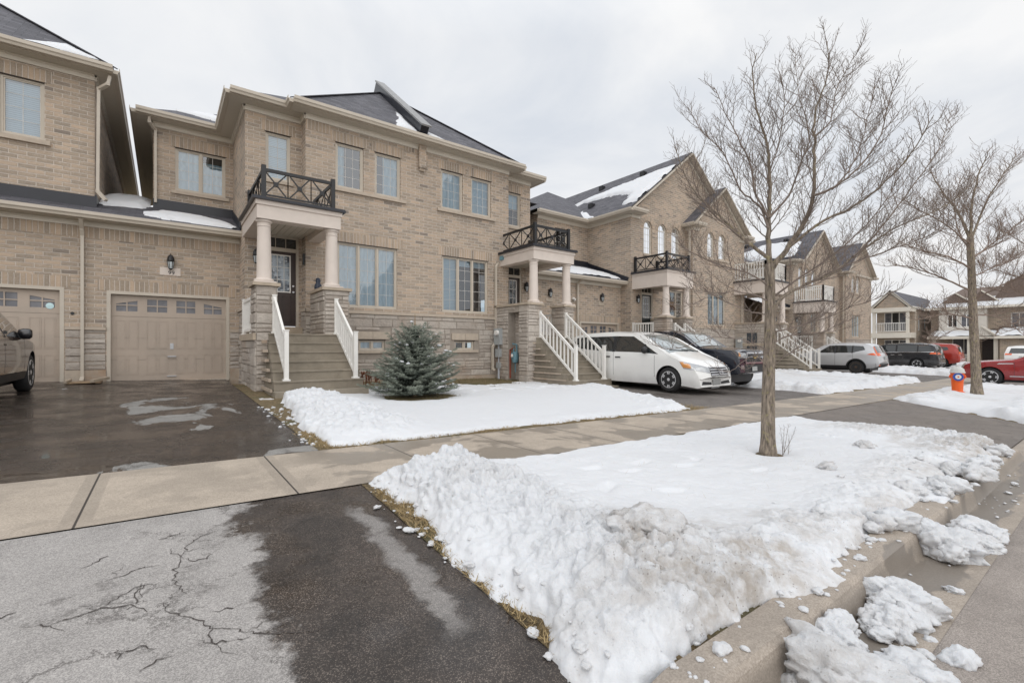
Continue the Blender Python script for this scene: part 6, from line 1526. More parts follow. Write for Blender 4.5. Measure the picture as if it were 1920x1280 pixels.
    co.data.materials.clear(); co.data.materials.append(M['plastic'])
    dg = bpy.context.evaluated_depsgraph_get(); me = bpy.data.meshes.new_from_object(body.evaluated_get(dg)); body.modifiers.clear(); old = body.data; body.data = me
    if len(me.materials) < 2: me.materials.append(M['plastic'])
    # arch liners dark: faces inside the wheel wells
    for p in me.polygons:
        c = p.center
        for ws in (fs, rs):
            if abs(math.hypot(c.x - (L/2-ws), c.z - tr) - tr*1.13) < .012 and abs(c.y) < Wd/2 + .1 and abs(p.normal.y) < .5: p.material_index = 1
            if abs(abs(c.y) - (Wd/2-.30)) < .004 and math.hypot(c.x - (L/2-ws), c.z - tr) < tr*1.2: p.material_index = 1
    bpy.data.objects.remove(co); me.polygons.foreach_set('use_smooth', [True]*len(me.polygons)); me.set_sharp_from_angle(angle=math.radians(38)); me.update(); me.name = 'body'
    X = lambda s: L/2 - s
    def patch(nm, mat, q, d, nu=10, nv=6, off=.006, parent=None):
        """4-corner panel projected along d onto the body; q = 3D corners (x from nose s, y, z)"""
        P = [Vector((X(a), b, c)) for a, b, c in q]; dv = Vector(d).normalized(); Vv = []; ok = True
        for j in range(nv + 1):
            for i in range(nu + 1):
                u, w = i/nu, j/nv; p = (P[0]*(1-u)+P[1]*u)*(1-w) + (P[3]*(1-u)+P[2]*u)*w
                hit = bvh.ray_cast(p - dv*3, dv)
                if hit[0] is None: hit = bvh.find_nearest(p)
                nrm = hit[1] if hit[1].dot(dv) < 0 else -hit[1]
                Vv.append(hit[0] + nrm*off)
        Fc = [(j*(nu+1)+i, j*(nu+1)+i+1, (j+1)*(nu+1)+i+1, (j+1)*(nu+1)+i) for j in range(nv) for i in range(nu)]
        b = MB(); b.mesh(Vv, Fc); return b.build(nm, mat, parent or root, smooth=True, org=o0)
    side = lambda nm, mat, q, sg, par=None, **k: patch(nm, mat, [(a, sg*Wd/2, z) for a, z in q], (0, -sg, 0), parent=par, **k)
    front = lambda nm, mat, q, par=None, **k: patch(nm, mat, [(0, y, z) for y, z in q], (-1, 0, 0), parent=par, **k)
    rear = lambda nm, mat, q, par=None, **k: patch(nm, mat, [(L, y, z) for y, z in q], (1, 0, 0), parent=par, **k)
    S['fn'] = dict(patch=patch, side=side, front=front, rear=rear)
    # glass
    w0, w1, wy0, wy1 = S['ws']; patch('windshield', 'windshield', [(w0, wy0, 0), (w0, -wy0, 0), (w1, -wy1, 0), (w1, wy1, 0)], (0, 0, -1), 12, 8)
    if 'rw' in S:
        r0, r1, ry0, ry1, md_ = S['rw']
        if md_ == 'z': patch('rear_window', 'carglass', [(r0, ry0, 0), (r0, -ry0, 0), (r1, -ry1, 0), (r1, ry1, 0)], (0, 0, -1), 10, 6)
        else: rear('rear_window', 'carglass', [(ry0, r0), (-ry0, r0), (-ry1, r1), (ry1, r1)])
    for sg in (-1, 1):
        for q in S['sw']: side('side_window', 'carglass', q, sg)
        for q in S.get('pill', []): side('pillar_trim', 'plastic', q, sg, off=.007)
        for a, z0, z1 in S.get('gaps', []): side('door_gap', 'plastic', [(a-.005, z0), (a+.005, z0), (a+.005+S.get('gapl', 0), z1), (a-.005+S.get('gapl', 0), z1)], sg, nu=1, nv=10, off=.0015)
        for a, z in S.get('handles', []): side('door_handle', S.get('hmat', S['paint']), [(a-.10, z-.018), (a+.10, z-.018), (a+.10, z+.02), (a-.10, z+.02)], sg, nu=6, nv=2, off=.03)
        if 'mirror' in S:
            s_, z_ = S['mirror']; mm = MB(); y0 = halfw(s_, z_) - .02
            mm.lathe((0, 0, 0), [(.02, -.12), (.085, -.10), (.105, -.02), (.10, .07), (.07, .115), (.02, .12)], 12)
            mm.v = [(X(s_) + v[0]*.75, sg*(y0 + .10 + v[2]*.8), z_ + .02 + v[1]*.95) for v in mm.v]; mm.bar((X(s_), sg*(y0-.02), z_-.05), (X(s_), sg*(y0+.12), z_-.02), .09, .05)
            mo = mm.build('side_mirror', S.get('mirmat', S['paint']), root, smooth=True, org=o0)
        if 'cladding' in S:
            for a, b in S['cladding']: side('sill_trim', 'plastic', [(a, zb+.0), (b, zb+.0), (b, zb+.14), (a, zb+.14)], sg, off=.008, nu=14)
        if S.get('archtrim'):
            for ws in (fs, rs):
                tm = MB(); n_ = 16; pr = []
                for k in range(n_ + 1):
                    a = -.12 + (PI + .24) * k / n_
                    for rr_ in (tr*1.12, tr*1.28):
                        x, z = X(ws) + rr_*math.cos(a), max(zb + .01, tr + rr_*math.sin(a)); h_ = bvh.ray_cast(Vector((x, sg*3, z)), Vector((0, -sg, 0)))
                        pr.append((x, (h_[0].y if h_[0] else sg*Wd/2) + sg*.012, z))
                tm.mesh(pr, [(2*k, 2*k+1, 2*k+3, 2*k+2) for k in range(n_)]); tm.build('arch_trim', 'plastic', root, smooth=True, org=o0)
        for ws in (fs, rs):
            wx, wy = X(ws), sg*(Wd/2 - .125); w = MB(); R_ = tr; hw = .105
            w.lathe((wx, wy, tr), [(R_*.66, -hw*sg), (R_*.86, -hw*sg), (R_*.97, -hw*.72*sg), (R_, -hw*.4*sg), (R_, hw*.4*sg), (R_*.97, hw*.72*sg), (R_*.86, hw*sg), (R_*.66, hw*.96*sg)], 32, axis='y')
            wo = w.build('wheel', 'tyre', root, smooth=False, ang=40, org=o0, fixn=True); rr_ = R_*.67; yo = wy + sg*hw*.80; rim = MB(); rm = S.get('rim', 'rim')
            rim.lathe((wx, yo, tr), [(rr_*1.0, -.12*sg), (rr_*1.0, .018*sg), (rr_*.93, .02*sg), (rr_*.90, -.12*sg)], 32, axis='y'); ns = S.get('spokes', 7)
            dk = MB(); dk.lathe((wx, yo - sg*.10, tr), [(rr_*.95, -.005*sg), (rr_*.95, .005*sg)], 24, axis='y'); dk.build('brake_disc', 'plastic', wo, org=o0)
            if ns == 0:
                rim.lathe((wx, yo - sg*.02, tr), [(rr_*.92, -.01*sg), (rr_*.75, .0), (rr_*.55, .03*sg), (rr_*.3, .03*sg), (rr_*.2, .05*sg)], 24, axis='y')
            for k in range(ns):
                a = 2*PI*(k+.5)/ns
                for t in ((-.085, .085) if S.get('twin', True) else (0,)):
                    ca, sa = math.cos(a+t*.6), math.sin(a+t*.6); cb, sb = math.cos(a+t*1.5), math.sin(a+t*1.5)
                    rim.bar((wx+rr_*.16*ca, yo-.005*sg, tr+rr_*.16*sa), (wx+rr_*.93*cb, yo+.006*sg, tr+rr_*.93*sb), rr_*(.125 if S.get('twin', True) else .2), .03, up=(0, 1, 0))
            rim.lathe((wx, yo, tr), [(rr_*.24, -.03*sg), (rr_*.24, .012*sg), (rr_*.1, .025*sg)], 14, axis='y'); rim.build('rim', rm, wo, org=o0, ang=35)
    ub = MB(); ub.box(-L/2+.5, L/2-.5, -Wd/2+.25, Wd/2-.25, .17, zb+.05); ub.build('underbody', 'plastic', root, org=o0)
    return root, patch, side, front, rear, bvh
def place(X_, Y_): return (X_, Y_, zf(X_, Y_) + .005)
M['white_paint'] = paint('white_car_paint', (.80, .80, .785)); M['black_paint'] = paint('black_car_paint', (.012, .012, .015), rough=.2); M['bronze_paint'] = paint('bronze_car_paint', (.085, .058, .045), .5, .18)
M['silver_paint'] = paint('silver_car_paint', (.62, .63, .65), .45, .3); M['red_paint'] = paint('red_car_paint', (.30, .02, .022), .35, .25); M['navy_paint'] = paint('navy_car_paint', (.018, .022, .035), .2, .2)
# white minivan
van = dict(L=5.15, W=2.0, H=1.74, wheels=(.98, 3.98), tyre=.345, paint='white_paint', sill=.20, lift=-.08, plan=(.15, .06), tum=.19, bow=.26,
    top=[(0, .50), (.06, .70), (.25, .81), (.6, .94), (.95, 1.06), (1.08, 1.11), (1.9, 1.57), (2.35, 1.70), (3.2, 1.745), (4.2, 1.72), (4.75, 1.64), (4.92, 1.52), (5.05, 1.2), (5.15, .75)],
    belt=[(0, .85), (1.0, 1.02), (2.5, 1.06), (3.4, 1.12), (5.1, 1.14)], ws=(1.08, 2.08, .78, .62), rw=(1.12, 1.5, .70, .58, 'x'),
    sw=[[(1.80, 1.08), (2.24, 1.09), (2.24, 1.55), (1.80, 1.32)], [(2.24, 1.09), (2.86, 1.10), (2.86, 1.57), (2.24, 1.55)], [(2.96, 1.10), (3.98, 1.15), (3.98, 1.56), (2.96, 1.57)], [(4.06, 1.17), (4.72, 1.20), (4.62, 1.53), (4.06, 1.56)], [(1.30, 1.04), (1.74, 1.07), (1.74, 1.28), (1.40, 1.09)]],
    pill=[[(2.86, 1.09), (2.96, 1.09), (2.96, 1.57), (2.86, 1.57)], [(3.98, 1.14), (4.06, 1.15), (4.06, 1.56), (3.98, 1.57)], [(1.74, 1.07), (1.80, 1.08), (1.80, 1.33), (1.74, 1.30)]],
    gaps=[(1.42, .40, 1.04), (2.91, .36, 1.08), (4.0, .75, 1.12)], handles=[(2.72, .93), (3.12, .94)], mirror=(1.72, 1.13), mirmat='plastic', spokes=6, hmat='plastic')
r, patch, side, front, rear, bvh = car('parked_car', 'white minivan parked nose to the street beside the right hand concrete steps', place(12.07, 6.6 + 2.575), -PI/2, van)
for sg in (-1, 1):
    hl = patch('headlight', 'lamp', [(.50, sg*.98, .66), (.02, sg*.50, .54), (.06, sg*.46, .69), (.66, sg*.98, .87)], (-1, -sg*1.0, -.12), 14, 5, .008)
    patch('turn_signal', 'amber', [(.52, sg*.98, .69), (.38, sg*.86, .665), (.42, sg*.84, .76), (.63, sg*.98, .85)], (-1, -sg*1.0, -.12), 7, 4, .012, hl)
    front('fog_trim', 'plastic', [(sg*.72, .23), (sg*.24, .22), (sg*.24, .29), (sg*.66, .32)], off=.006)
gr = front('grille', 'plastic', [(.44, .42), (-.44, .42), (-.42, .70), (.42, .70)], off=.007)
for z in (.69, .63, .565, .50, .435): front('grille_bar', 'chrome', [(.43, z-.012), (-.43, z-.012), (-.43, z+.012), (.43, z+.012)], gr, off=.018, nv=1)
E_ = lambda q: [(y, z - .18) for y, z in q]
for q in ([(-.075, .70), (-.05, .70), (-.03, .79), (-.06, .79)], [(.05, .70), (.075, .70), (.06, .79), (.03, .79)], [(-.05, .735), (.05, .735), (.05, .755), (-.05, .755)]): front('emblem', 'chrome', E_(q), gr, off=.03, nu=2, nv=2)
for q in ([(-.095, .68), (.095, .68), (.085, .697), (-.085, .697)], [(-.095, .80), (.095, .80), (.095, .817), (-.095, .817)], [(-.095, .70), (-.08, .70), (-.085, .80), (-.10, .80)], [(.08, .70), (.095, .70), (.10, .80), (.085, .80)]): front('emblem_ring', 'chrome', E_(q), gr, off=.03, nu=2, nv=2)
front('license_plate', 'plate', [(.20, .15), (-.20, .15), (-.20, .36), (.20, .36)], off=.03, nu=3, nv=2)
patch('roof_panel', 'windshield', [(2.55, .40, 0), (2.55, -.40, 0), (3.1, -.42, 0), (3.1, .42, 0)], (0, 0, -1), 6, 4, .006)
w = MB(); w.bar((2.575-1.06, .1, 1.13), (2.575-1.18, -.62, 1.16), .02, .02); w.bar((2.575-1.06, .62, 1.12), (2.575-1.17, -.05, 1.17), .02, .02); w.build('wiper', 'plastic', r, org=(0, 0, 0))
# black pickup
pk = dict(L=5.4, W=1.92, H=1.86, wheels=(.92, 4.15), tyre=.40, paint='navy_paint', sill=.42, plan=(.07, .04), tum=.17, bow=.11, lean_f=.02,
    top=[(0, 1.08), (.05, 1.18), (.3, 1.22), (1.3, 1.28), (1.42, 1.30), (2.0, 1.70), (2.3, 1.82), (3.0, 1.86), (3.55, 1.82), (3.72, 1.70), (3.82, 1.32), (3.9, 1.27), (5.35, 1.27), (5.4, 1.22)], sm=3,
    belt=[(0, 1.08), (1.4, 1.22), (3.8, 1.25), (5.4, 1.24)], ws=(1.43, 2.2, .76, .62),
    sw=[[(1.75, 1.26), (2.15, 1.26), (2.15, 1.66), (1.75, 1.40)], [(2.15, 1.26), (2.80, 1.26), (2.80, 1.69), (2.15, 1.66)], [(2.90, 1.26), (3.62, 1.28), (3.50, 1.68), (2.90, 1.70)]], pill=[[(2.80, 1.24), (2.90, 1.24), (2.90, 1.70), (2.80, 1.70)]],
    gaps=[(1.6, .55, 1.2), (2.84, .5, 1.22), (3.75, .55, 1.24)], handles=[(2.66, 1.12), (3.5, 1.13)], mirror=(1.85, 1.31), spokes=5, cladding=[(1.45, 3.65)])
r, patch, side, front, rear, bvh = car('parked_car', 'black pickup with chrome framed grille parked behind the white minivan', place(14.6, 6.85 + 2.7), -PI/2, pk)
for sg in (-1, 1):
    hl = patch('headlight', 'lamp', [(.0, sg*.92, .94), (.0, sg*.52, .92), (.0, sg*.52, 1.07), (.0, sg*.92, 1.12)], (-1, -sg*.4, 0), 8, 4, .008)
    patch('turn_signal', 'amber', [(.0, sg*.95, .98), (.0, sg*.88, .97), (.0, sg*.88, 1.08), (.0, sg*.95, 1.10)], (-1, -sg*.7, 0), 3, 3, .011, hl)
    front('fog_light', 'lamp', [(sg*.80, .60), (sg*.60, .60), (sg*.60, .72), (sg*.80, .72)], off=.008)
gr = front('grille', 'plastic', [(.52, .78), (-.52, .78), (-.50, 1.09), (.50, 1.09)], off=.007)
for z in (.97, .785, 1.08): front('grille_bar', 'chrome', [(.52, z-.022), (-.52, z-.022), (-.52, z+.022), (.52, z+.022)], gr, off=.02, nv=1)
for sg in (-1, 1): front('grille_bar', 'chrome', [(sg*.50, .78), (sg*.54, .78), (sg*.54, 1.08), (sg*.50, 1.08)], gr, off=.02, nu=1)
front('emblem', 'gold', [(.13, .945), (-.13, .945), (-.13, .99), (.13, .99)], gr, off=.032, nv=1); front('emblem', 'gold', [(.06, .915), (-.06, .915), (-.04, 1.02), (.08, 1.02)], gr, off=.033, nv=1)
front('lower_grille', 'plastic', [(.55, .50), (-.55, .50), (-.55, .73), (.55, .73)], off=.007); front('license_plate', 'plate', [(.16, .53), (-.16, .53), (-.16, .67), (.16, .67)], off=.03, nu=3, nv=2)
# bronze car cut by the left edge
br = dict(L=4.9, W=1.9, H=1.62, wheels=(.92, 3.78), tyre=.37, paint='bronze_paint', sill=.28, plan=(.12, .08), tum=.24, bow=.22,
    top=[(0, .70), (.06, .86), (.3, .96), (1.0, 1.04), (1.35, 1.08), (1.45, 1.10), (2.25, 1.50), (2.7, 1.61), (3.3, 1.62), (4.1, 1.54), (4.6, 1.25), (4.85, 1.05), (4.9, .8)],
    belt=[(0, .85), (1.4, 1.0), (3, 1.03), (4.9, 1.06)], ws=(1.48, 2.4, .74, .58), rw=(4.15, 4.58, .56, .66, 'z'),
    sw=[[(1.95, 1.03), (2.85, 1.04), (2.85, 1.44), (2.55, 1.44)], [(2.93, 1.04), (3.8, 1.06), (3.6, 1.42), (2.93, 1.45)]], pill=[[(2.85, 1.02), (2.93, 1.02), (2.93, 1.45), (2.85, 1.45)], [(1.60, 1.01), (1.95, 1.02), (1.95, 1.16), (1.92, 1.14)]],
    gaps=[(1.55, .4, 1.0), (2.88, .38, 1.03)], handles=[(2.72, .90)], mirror=(1.78, 1.08), mirmat='black_paint', spokes=5, cladding=[(1.35, 3.3)], archtrim=False)
r, patch, side, front, rear, bvh = car('parked_car', 'bronze brown car cut by the left photo edge, its front wheel by the garage', place(-2.98, 13.75 - 2.45), PI/2, br)
for sg in (-1, 1): patch('headlight', 'lamp', [(.0, sg*.88, .70), (.0, sg*.5, .68), (.0, sg*.5, .80), (.0, sg*.88, .86)], (-1, -sg*.5, 0), 8, 4, .008)
# silver crossover, tail to the street
cr = dict(L=4.6, W=1.86, H=1.68, wheels=(.9, 3.55), tyre=.36, paint='silver_paint', sill=.30, plan=(.13, .08), tum=.22,
    top=[(0, .72), (.06, .92), (.3, 1.0), (1.0, 1.1), (1.25, 1.14), (2.0, 1.55), (2.4, 1.66), (3.2, 1.68), (4.0, 1.62), (4.25, 1.52), (4.45, 1.12), (4.56, 1.0), (4.6, .7)],
    belt=[(0, .85), (1.2, 1.06), (3, 1.08), (4.6, 1.12)], ws=(1.28, 2.15, .72, .58), rw=(1.12, 1.48, .66, .56, 'x'),
    sw=[[(1.75, 1.11), (2.55, 1.11), (2.55, 1.50), (2.3, 1.50)], [(2.63, 1.11), (3.35, 1.12), (3.35, 1.50), (2.63, 1.51)], [(3.42, 1.13), (3.95, 1.28), (3.85, 1.47), (3.42, 1.50)]], pill=[[(2.55, 1.09), (2.63, 1.09), (2.63, 1.51), (2.55, 1.51)], [(3.35, 1.10), (3.42, 1.11), (3.42, 1.50), (3.35, 1.50)]],
    gaps=[(1.45, .4, 1.06), (2.59, .4, 1.08), (3.4, .7, 1.1)], handles=[(2.45, .97), (3.3, .98)], mirror=(1.65, 1.13), spokes=0, rim='rust_rim', cladding=[(1.3, 3.15)], archtrim=True)
r, patch, side, front, rear, bvh = car('parked_car', 'silver crossover with rusty steel wheels and upright orange tail lights', place(30.3, 7.6 + 2.3), PI/2, cr)
for sg in (-1, 1):
    tl = patch('tail_light', 'redlamp', [(4.6, sg*.93, .96), (4.6, sg*.52, .97), (4.6, sg*.60, 1.10), (4.6, sg*.93, 1.12)], (1, -sg*.9, 0), 6, 3, .01); side('tail_light_side', 'redlamp', [(4.02, 1.03), (4.50, .97), (4.50, 1.12), (4.25, 1.11)], sg, tl, nu=6, nv=3, off=.012)
    patch('tail_light_arm', 'redlamp', [(4.45, sg*.84, 1.06), (4.45, sg*.68, 1.06), (4.3, sg*.64, 1.44), (4.3, sg*.72, 1.44)], (1, -sg*.8, 0), 3, 8, .011, tl)
rear('bumper_trim', 'plastic', [(.85, .34), (-.85, .34), (-.88, .56), (.88, .56)], off=.01); rear('license_plate', 'plate', [(.16, .78), (-.16, .78), (-.16, .92), (.16, .92)], off=.02, nu=2, nv=2)
for sg in (-1, 1): rear('reflector', 'redlamp', [(sg*.82, .44), (sg*.6, .44), (sg*.6, .5), (sg*.82, .5)], off=.02, nu=3, nv=1)
# black minivan farther on
bv = dict(van); bv.update(paint='black_paint', spokes=5, twin=False, mirmat='black_paint', hmat='chrome', bow=.2)
r, patch, side, front, rear, bvh = car('parked_car', 'black minivan with dark side glass parked between the silver crossover and the red car', place(40.9, 7.2 + 2.575), PI/2, bv)
for sg in (-1, 1): patch('tail_light', 'redlamp', [(5.1, sg*1.0, .98), (5.1, sg*.66, .98), (5.1, sg*.66, 1.10), (5.1, sg*1.0, 1.12)], (1, -sg*1.0, 0), 7, 3, .01); side('tail_light_side', 'redlamp', [(4.62, 1.0), (5.08, .96), (5.08, 1.11), (4.70, 1.10)], sg, nu=6, nv=3, off=.012); side('chrome_strip', 'chrome', [(1.6, 1.06), (5.0, 1.13), (5.0, 1.155), (1.6, 1.085)], sg, nu=20, nv=1, off=.009)
rear('license_plate', 'plate', [(.16, .72), (-.16, .72), (-.16, .86), (.16, .86)], off=.02, nu=2, nv=2)
M['bright_red'] = paint('bright_red_paint', (.42, .035, .022), .2, .25)
rs = dict(cr); rs.update(paint='bright_red', spokes=5, rim='rim', archtrim=False, top=[(0, .75), (.06, .95), (.3, 1.04), (1.1, 1.14), (1.3, 1.18), (2.0, 1.6), (2.4, 1.73), (3.2, 1.76), (4.1, 1.70), (4.35, 1.55), (4.52, 1.12), (4.58, 1.0), (4.6, .7)], H=1.76)
r, patch, side, front, rear, bvh = car('parked_car', 'bright red sport utility parked right behind the black minivan', place(45.2, 6.9 + 2.3), PI/2, rs)
for sg in (-1, 1): patch('tail_light', 'redlamp', [(4.55, sg*.92, .98), (4.55, sg*.6, .98), (4.55, sg*.6, 1.12), (4.55, sg*.92, 1.14)], (1, -sg*.9, 0), 5, 3, .01)
# dark red car across the walk at the right edge
rc = dict(L=4.85, W=1.93, H=1.60, wheels=(.95, 3.85), tyre=.365, paint='red_paint', sill=.27, plan=(.13, .08), tum=.24, bow=.2,
    top=[(0, .72), (.05, .88), (.3, .97), (1.1, 1.05), (1.5, 1.09), (1.62, 1.11), (2.35, 1.47), (2.8, 1.59), (3.4, 1.60), (4.2, 1.52), (4.6, 1.2), (4.8, 1.05), (4.85, .8)],
    belt=[(0, .86), (1.5, 1.0), (3, 1.03), (4.85, 1.07)], ws=(1.65, 2.5, .74, .58), rw=(4.25, 4.58, .56, .66, 'z'),
    sw=[[(2.1, 1.04), (2.95, 1.04), (2.95, 1.44), (2.65, 1.43)], [(3.03, 1.04), (3.9, 1.07), (3.7, 1.42), (3.03, 1.45)]], pill=[[(2.95, 1.02), (3.03, 1.02), (3.03, 1.45), (2.95, 1.45)]],
    gaps=[(1.62, .4, 1.0), (2.98, .38, 1.03)], handles=[(2.82, .90)], mirror=(1.95, 1.09), spokes=5)
r, patch, side, front, rear, bvh = car('parked_car', 'dark red car with bright alloy wheel behind the far tree trunk at the right edge', place(27.5, 4.25 - 2.42), PI/2, rc)
for sg in (-1, 1):
    patch('headlight', 'lamp', [(.0, sg*.92, .72), (.0, sg*.5, .70), (.0, sg*.5, .80), (.0, sg*.92, .86)], (-1, -sg*.6, 0), 8, 4, .008)
    side('chrome_strip', 'chrome', [(1.15, .88), (1.6, .90), (1.6, .93), (1.2, .92)], sg, nu=6, nv=1, off=.012); side('sill_strip', 'chrome', [(1.5, .40), (3.3, .40), (3.3, .43), (1.5, .43)], sg, nu=10, nv=1, off=.012)
wv = dict(cr); wv.update(paint='white_paint', spokes=5, rim='rim', archtrim=False)
r, patch, side, front, rear, bvh = car('parked_car', 'white sport utility seen from behind at the far right garage', (49.9, 4.35, zf(49.9, 5)+.01), 0, wv)
for sg in (-1, 1): patch('tail_light', 'redlamp', [(4.5, sg*.9, 1.0), (4.5, sg*.52, 1.0), (4.5, sg*.52, 1.10), (4.5, sg*.9, 1.12)], (1, -sg*.6, 0), 5, 3, .012)
rear('license_plate', 'plate', [(.16, .78), (-.16, .78), (-.16, .92), (.16, .92)], off=.02, nu=2, nv=2)
# ------------------------------------------------------------------ bare trees
def bark():
    m, nt, b = newmat('tree_bark'); co = objco(nt)
    st = nd(nt, 'ShaderNodeMapping', {'Vector': co, 'Scale': (1, 1, .18)}).outputs[0]
    n = noise(nt, st, 42, 6, .7)
    c = ramp(nt, n, .32, .68, (.05, .04, .032), (.40, .33, .26))
    li = ramp(nt, noise(nt, co, 16, 4, .6), .56, .68)
    c = mix(nt, mth(nt, 'MULTIPLY', li, .5), c, (.36, .32, .14))
    setin(nt, b, 'Base Color', c); b.inputs['Roughness'].default_value = .92; bump(nt, b, n, .9, .02); return m
M['bark'] = bark(); M['twig'] = pmat('twig_bark', (.215, .172, .145), .85, var=.3, vs=7)
M['twig_far'] = pmat('far_twig_bark', (.24, .18, .145), .85, var=.25, vs=4)
CAM_AX, CAM_RT = Vector((.6018, .7986, 0)), Vector((.7986, -.6018, 0))
def at(x, y, D): return (CAM_AX + CAM_RT * ((x - 960) / 868) + Vector((0, 0, (650 - y) / 868))) * D
def spline(pts, k=4):
    P = [Vector(p) for p in pts]; out = []
    for i in range(len(P) - 1):
        a, b, c, d = P[max(i-1, 0)], P[i], P[i+1], P[min(i+2, len(P)-1)]
        for j in range(k):
            t = j / k; out.append(.5 * ((2*b) + (c-a)*t + (2*a-5*b+4*c-d)*t*t + (3*b-a-3*c+d)*t**3))
    out.append(P[-1]); return out
class Tree:
    def __init__(s, seed, sc=1.0, tw=1.0): s.q = random.Random(seed); s.mb = MB(); s.sc = sc; s.tw = tw
    def shoot(s, p, d, L, r, lev):
        q = s.q; n = (6, 5, 3)[min(lev - 1, 2)]; pts = [p.copy()]; d = d.normalized(); up = Vector((0, 0, 1))
        for i in range(n):
            d = (d + up * (.13 if lev < 3 else .07) + Vector((q.gauss(0, 1), q.gauss(0, 1), q.gauss(0, 1))) * (.042 if lev < 3 else .07)).normalized()
            p = p + d * (L / n); pts.append(p.copy())
        s.mb.tube(pts, [max(.0013 * s.tw, r * (1 - .80 * i / n)) for i in range(n + 1)], (4, 3, 3)[min(lev - 1, 2)], 0, False)
        if lev < 3: s.kids(pts, r, lev + 1, L)
    def kids(s, pts, r, lev, L, t0=.18, dens=1.0):
        q = s.q; seg = [(b - a).length for a, b in zip(pts, pts[1:])]; tot = sum(seg)
        step = {1: .095, 2: .060, 3: .070}[lev] * s.sc / dens; t = tot * t0 + q.random() * step; side = q.random() * 6.3
        while t < tot * .985:
            acc = 0
            for i, l in enumerate(seg):
                if acc + l >= t: break
                acc += l
            f = (t - acc) / max(l, 1e-6); p = pts[i].lerp(pts[i+1], f); d = (pts[i+1] - pts[i]).normalized(); fr = t / tot
            side += PI + q.gauss(0, .55); x = d.orthogonal().normalized(); y = d.cross(x); lat = x * math.cos(side) + y * math.sin(side)
            if lat.z < -.3: lat.z *= .3
            a = math.radians(q.uniform(30, 56)); nd_ = d * math.cos(a) + lat * math.sin(a)
            if lev == 1: l2 = s.sc * q.uniform(.45, 1.2) * (1 - .68 * fr); rr = max(.0045*s.tw, r * .42 * (1 - .5 * fr))
            elif lev == 2: l2 = min(L * .55, s.sc * q.uniform(.18, .52) * (1 - .5 * fr)); rr = max(.0024*s.tw, r * .5)
            else: l2 = s.sc * q.uniform(.05, .17); rr = .0019 * s.tw
            s.shoot(p, nd_, l2, rr, lev) if lev < 3 or True else None
            t += step * q.uniform(.55, 1.5)
def make_tree(name, label, base, D, trunk, limbs, trad, seed, sc, tw, group='bare street trees', twm='twig', tm='bark', lean=1.0):
    """trunk / limbs are traced through the branches; every limb also runs toward or away from the viewer by its own depth drift"""
    root = thing(name, label, 'tree', base, 0, group); q = random.Random(seed)
    T = MB(); tp = spline([at(x, y, D + dd) for x, y, dd in trunk], 5); tp[0] = Vector(base) - Vector((0, 0, .08))
    n = len(tp); rad = [trad[0] + (trad[1] - trad[0]) * (i / (n - 1)) ** .7 for i in range(n)]; rad[0] *= 1.25; rad[1] *= 1.16; rad[2] *= 1.05
    T.tube(tp, rad, 18); t = Tree(seed, sc, tw)
    for pl, (d0, d1), (r0, r1), dens in limbs:
        pts = []
        for i, (x, y) in enumerate(pl):
            f = i / (len(pl) - 1); pts.append(at(x, y, D + d0 + (d1 - d0) * f ** 1.1))
        pts = spline(pts, 4); m = len(pts); r0, r1 = r0 * .8, r1 * .8
        pts = [p + Vector((q.gauss(0, 1), q.gauss(0, 1), q.gauss(0, 1))) * .008 * sc * (i > 0) for i, p in enumerate(pts)]
        rr = [r0 + (r1 - r0) * (i / (m - 1)) ** .8 for i in range(m)]
        t.mb.tube(pts, rr, 8 if r0 > .02 * tw else 6, 1 if r0 > .016 * tw else 0, False)
        t.kids(pts, (r0 + r1) / 2, 1, 1, .12, dens)
    T.build('trunk', tm, root, smooth=True); t.mb.build('crown', [twm, tm], root, smooth=True)
    return root
B1 = (5.58, 2.49, zf(5.58, 2.49))
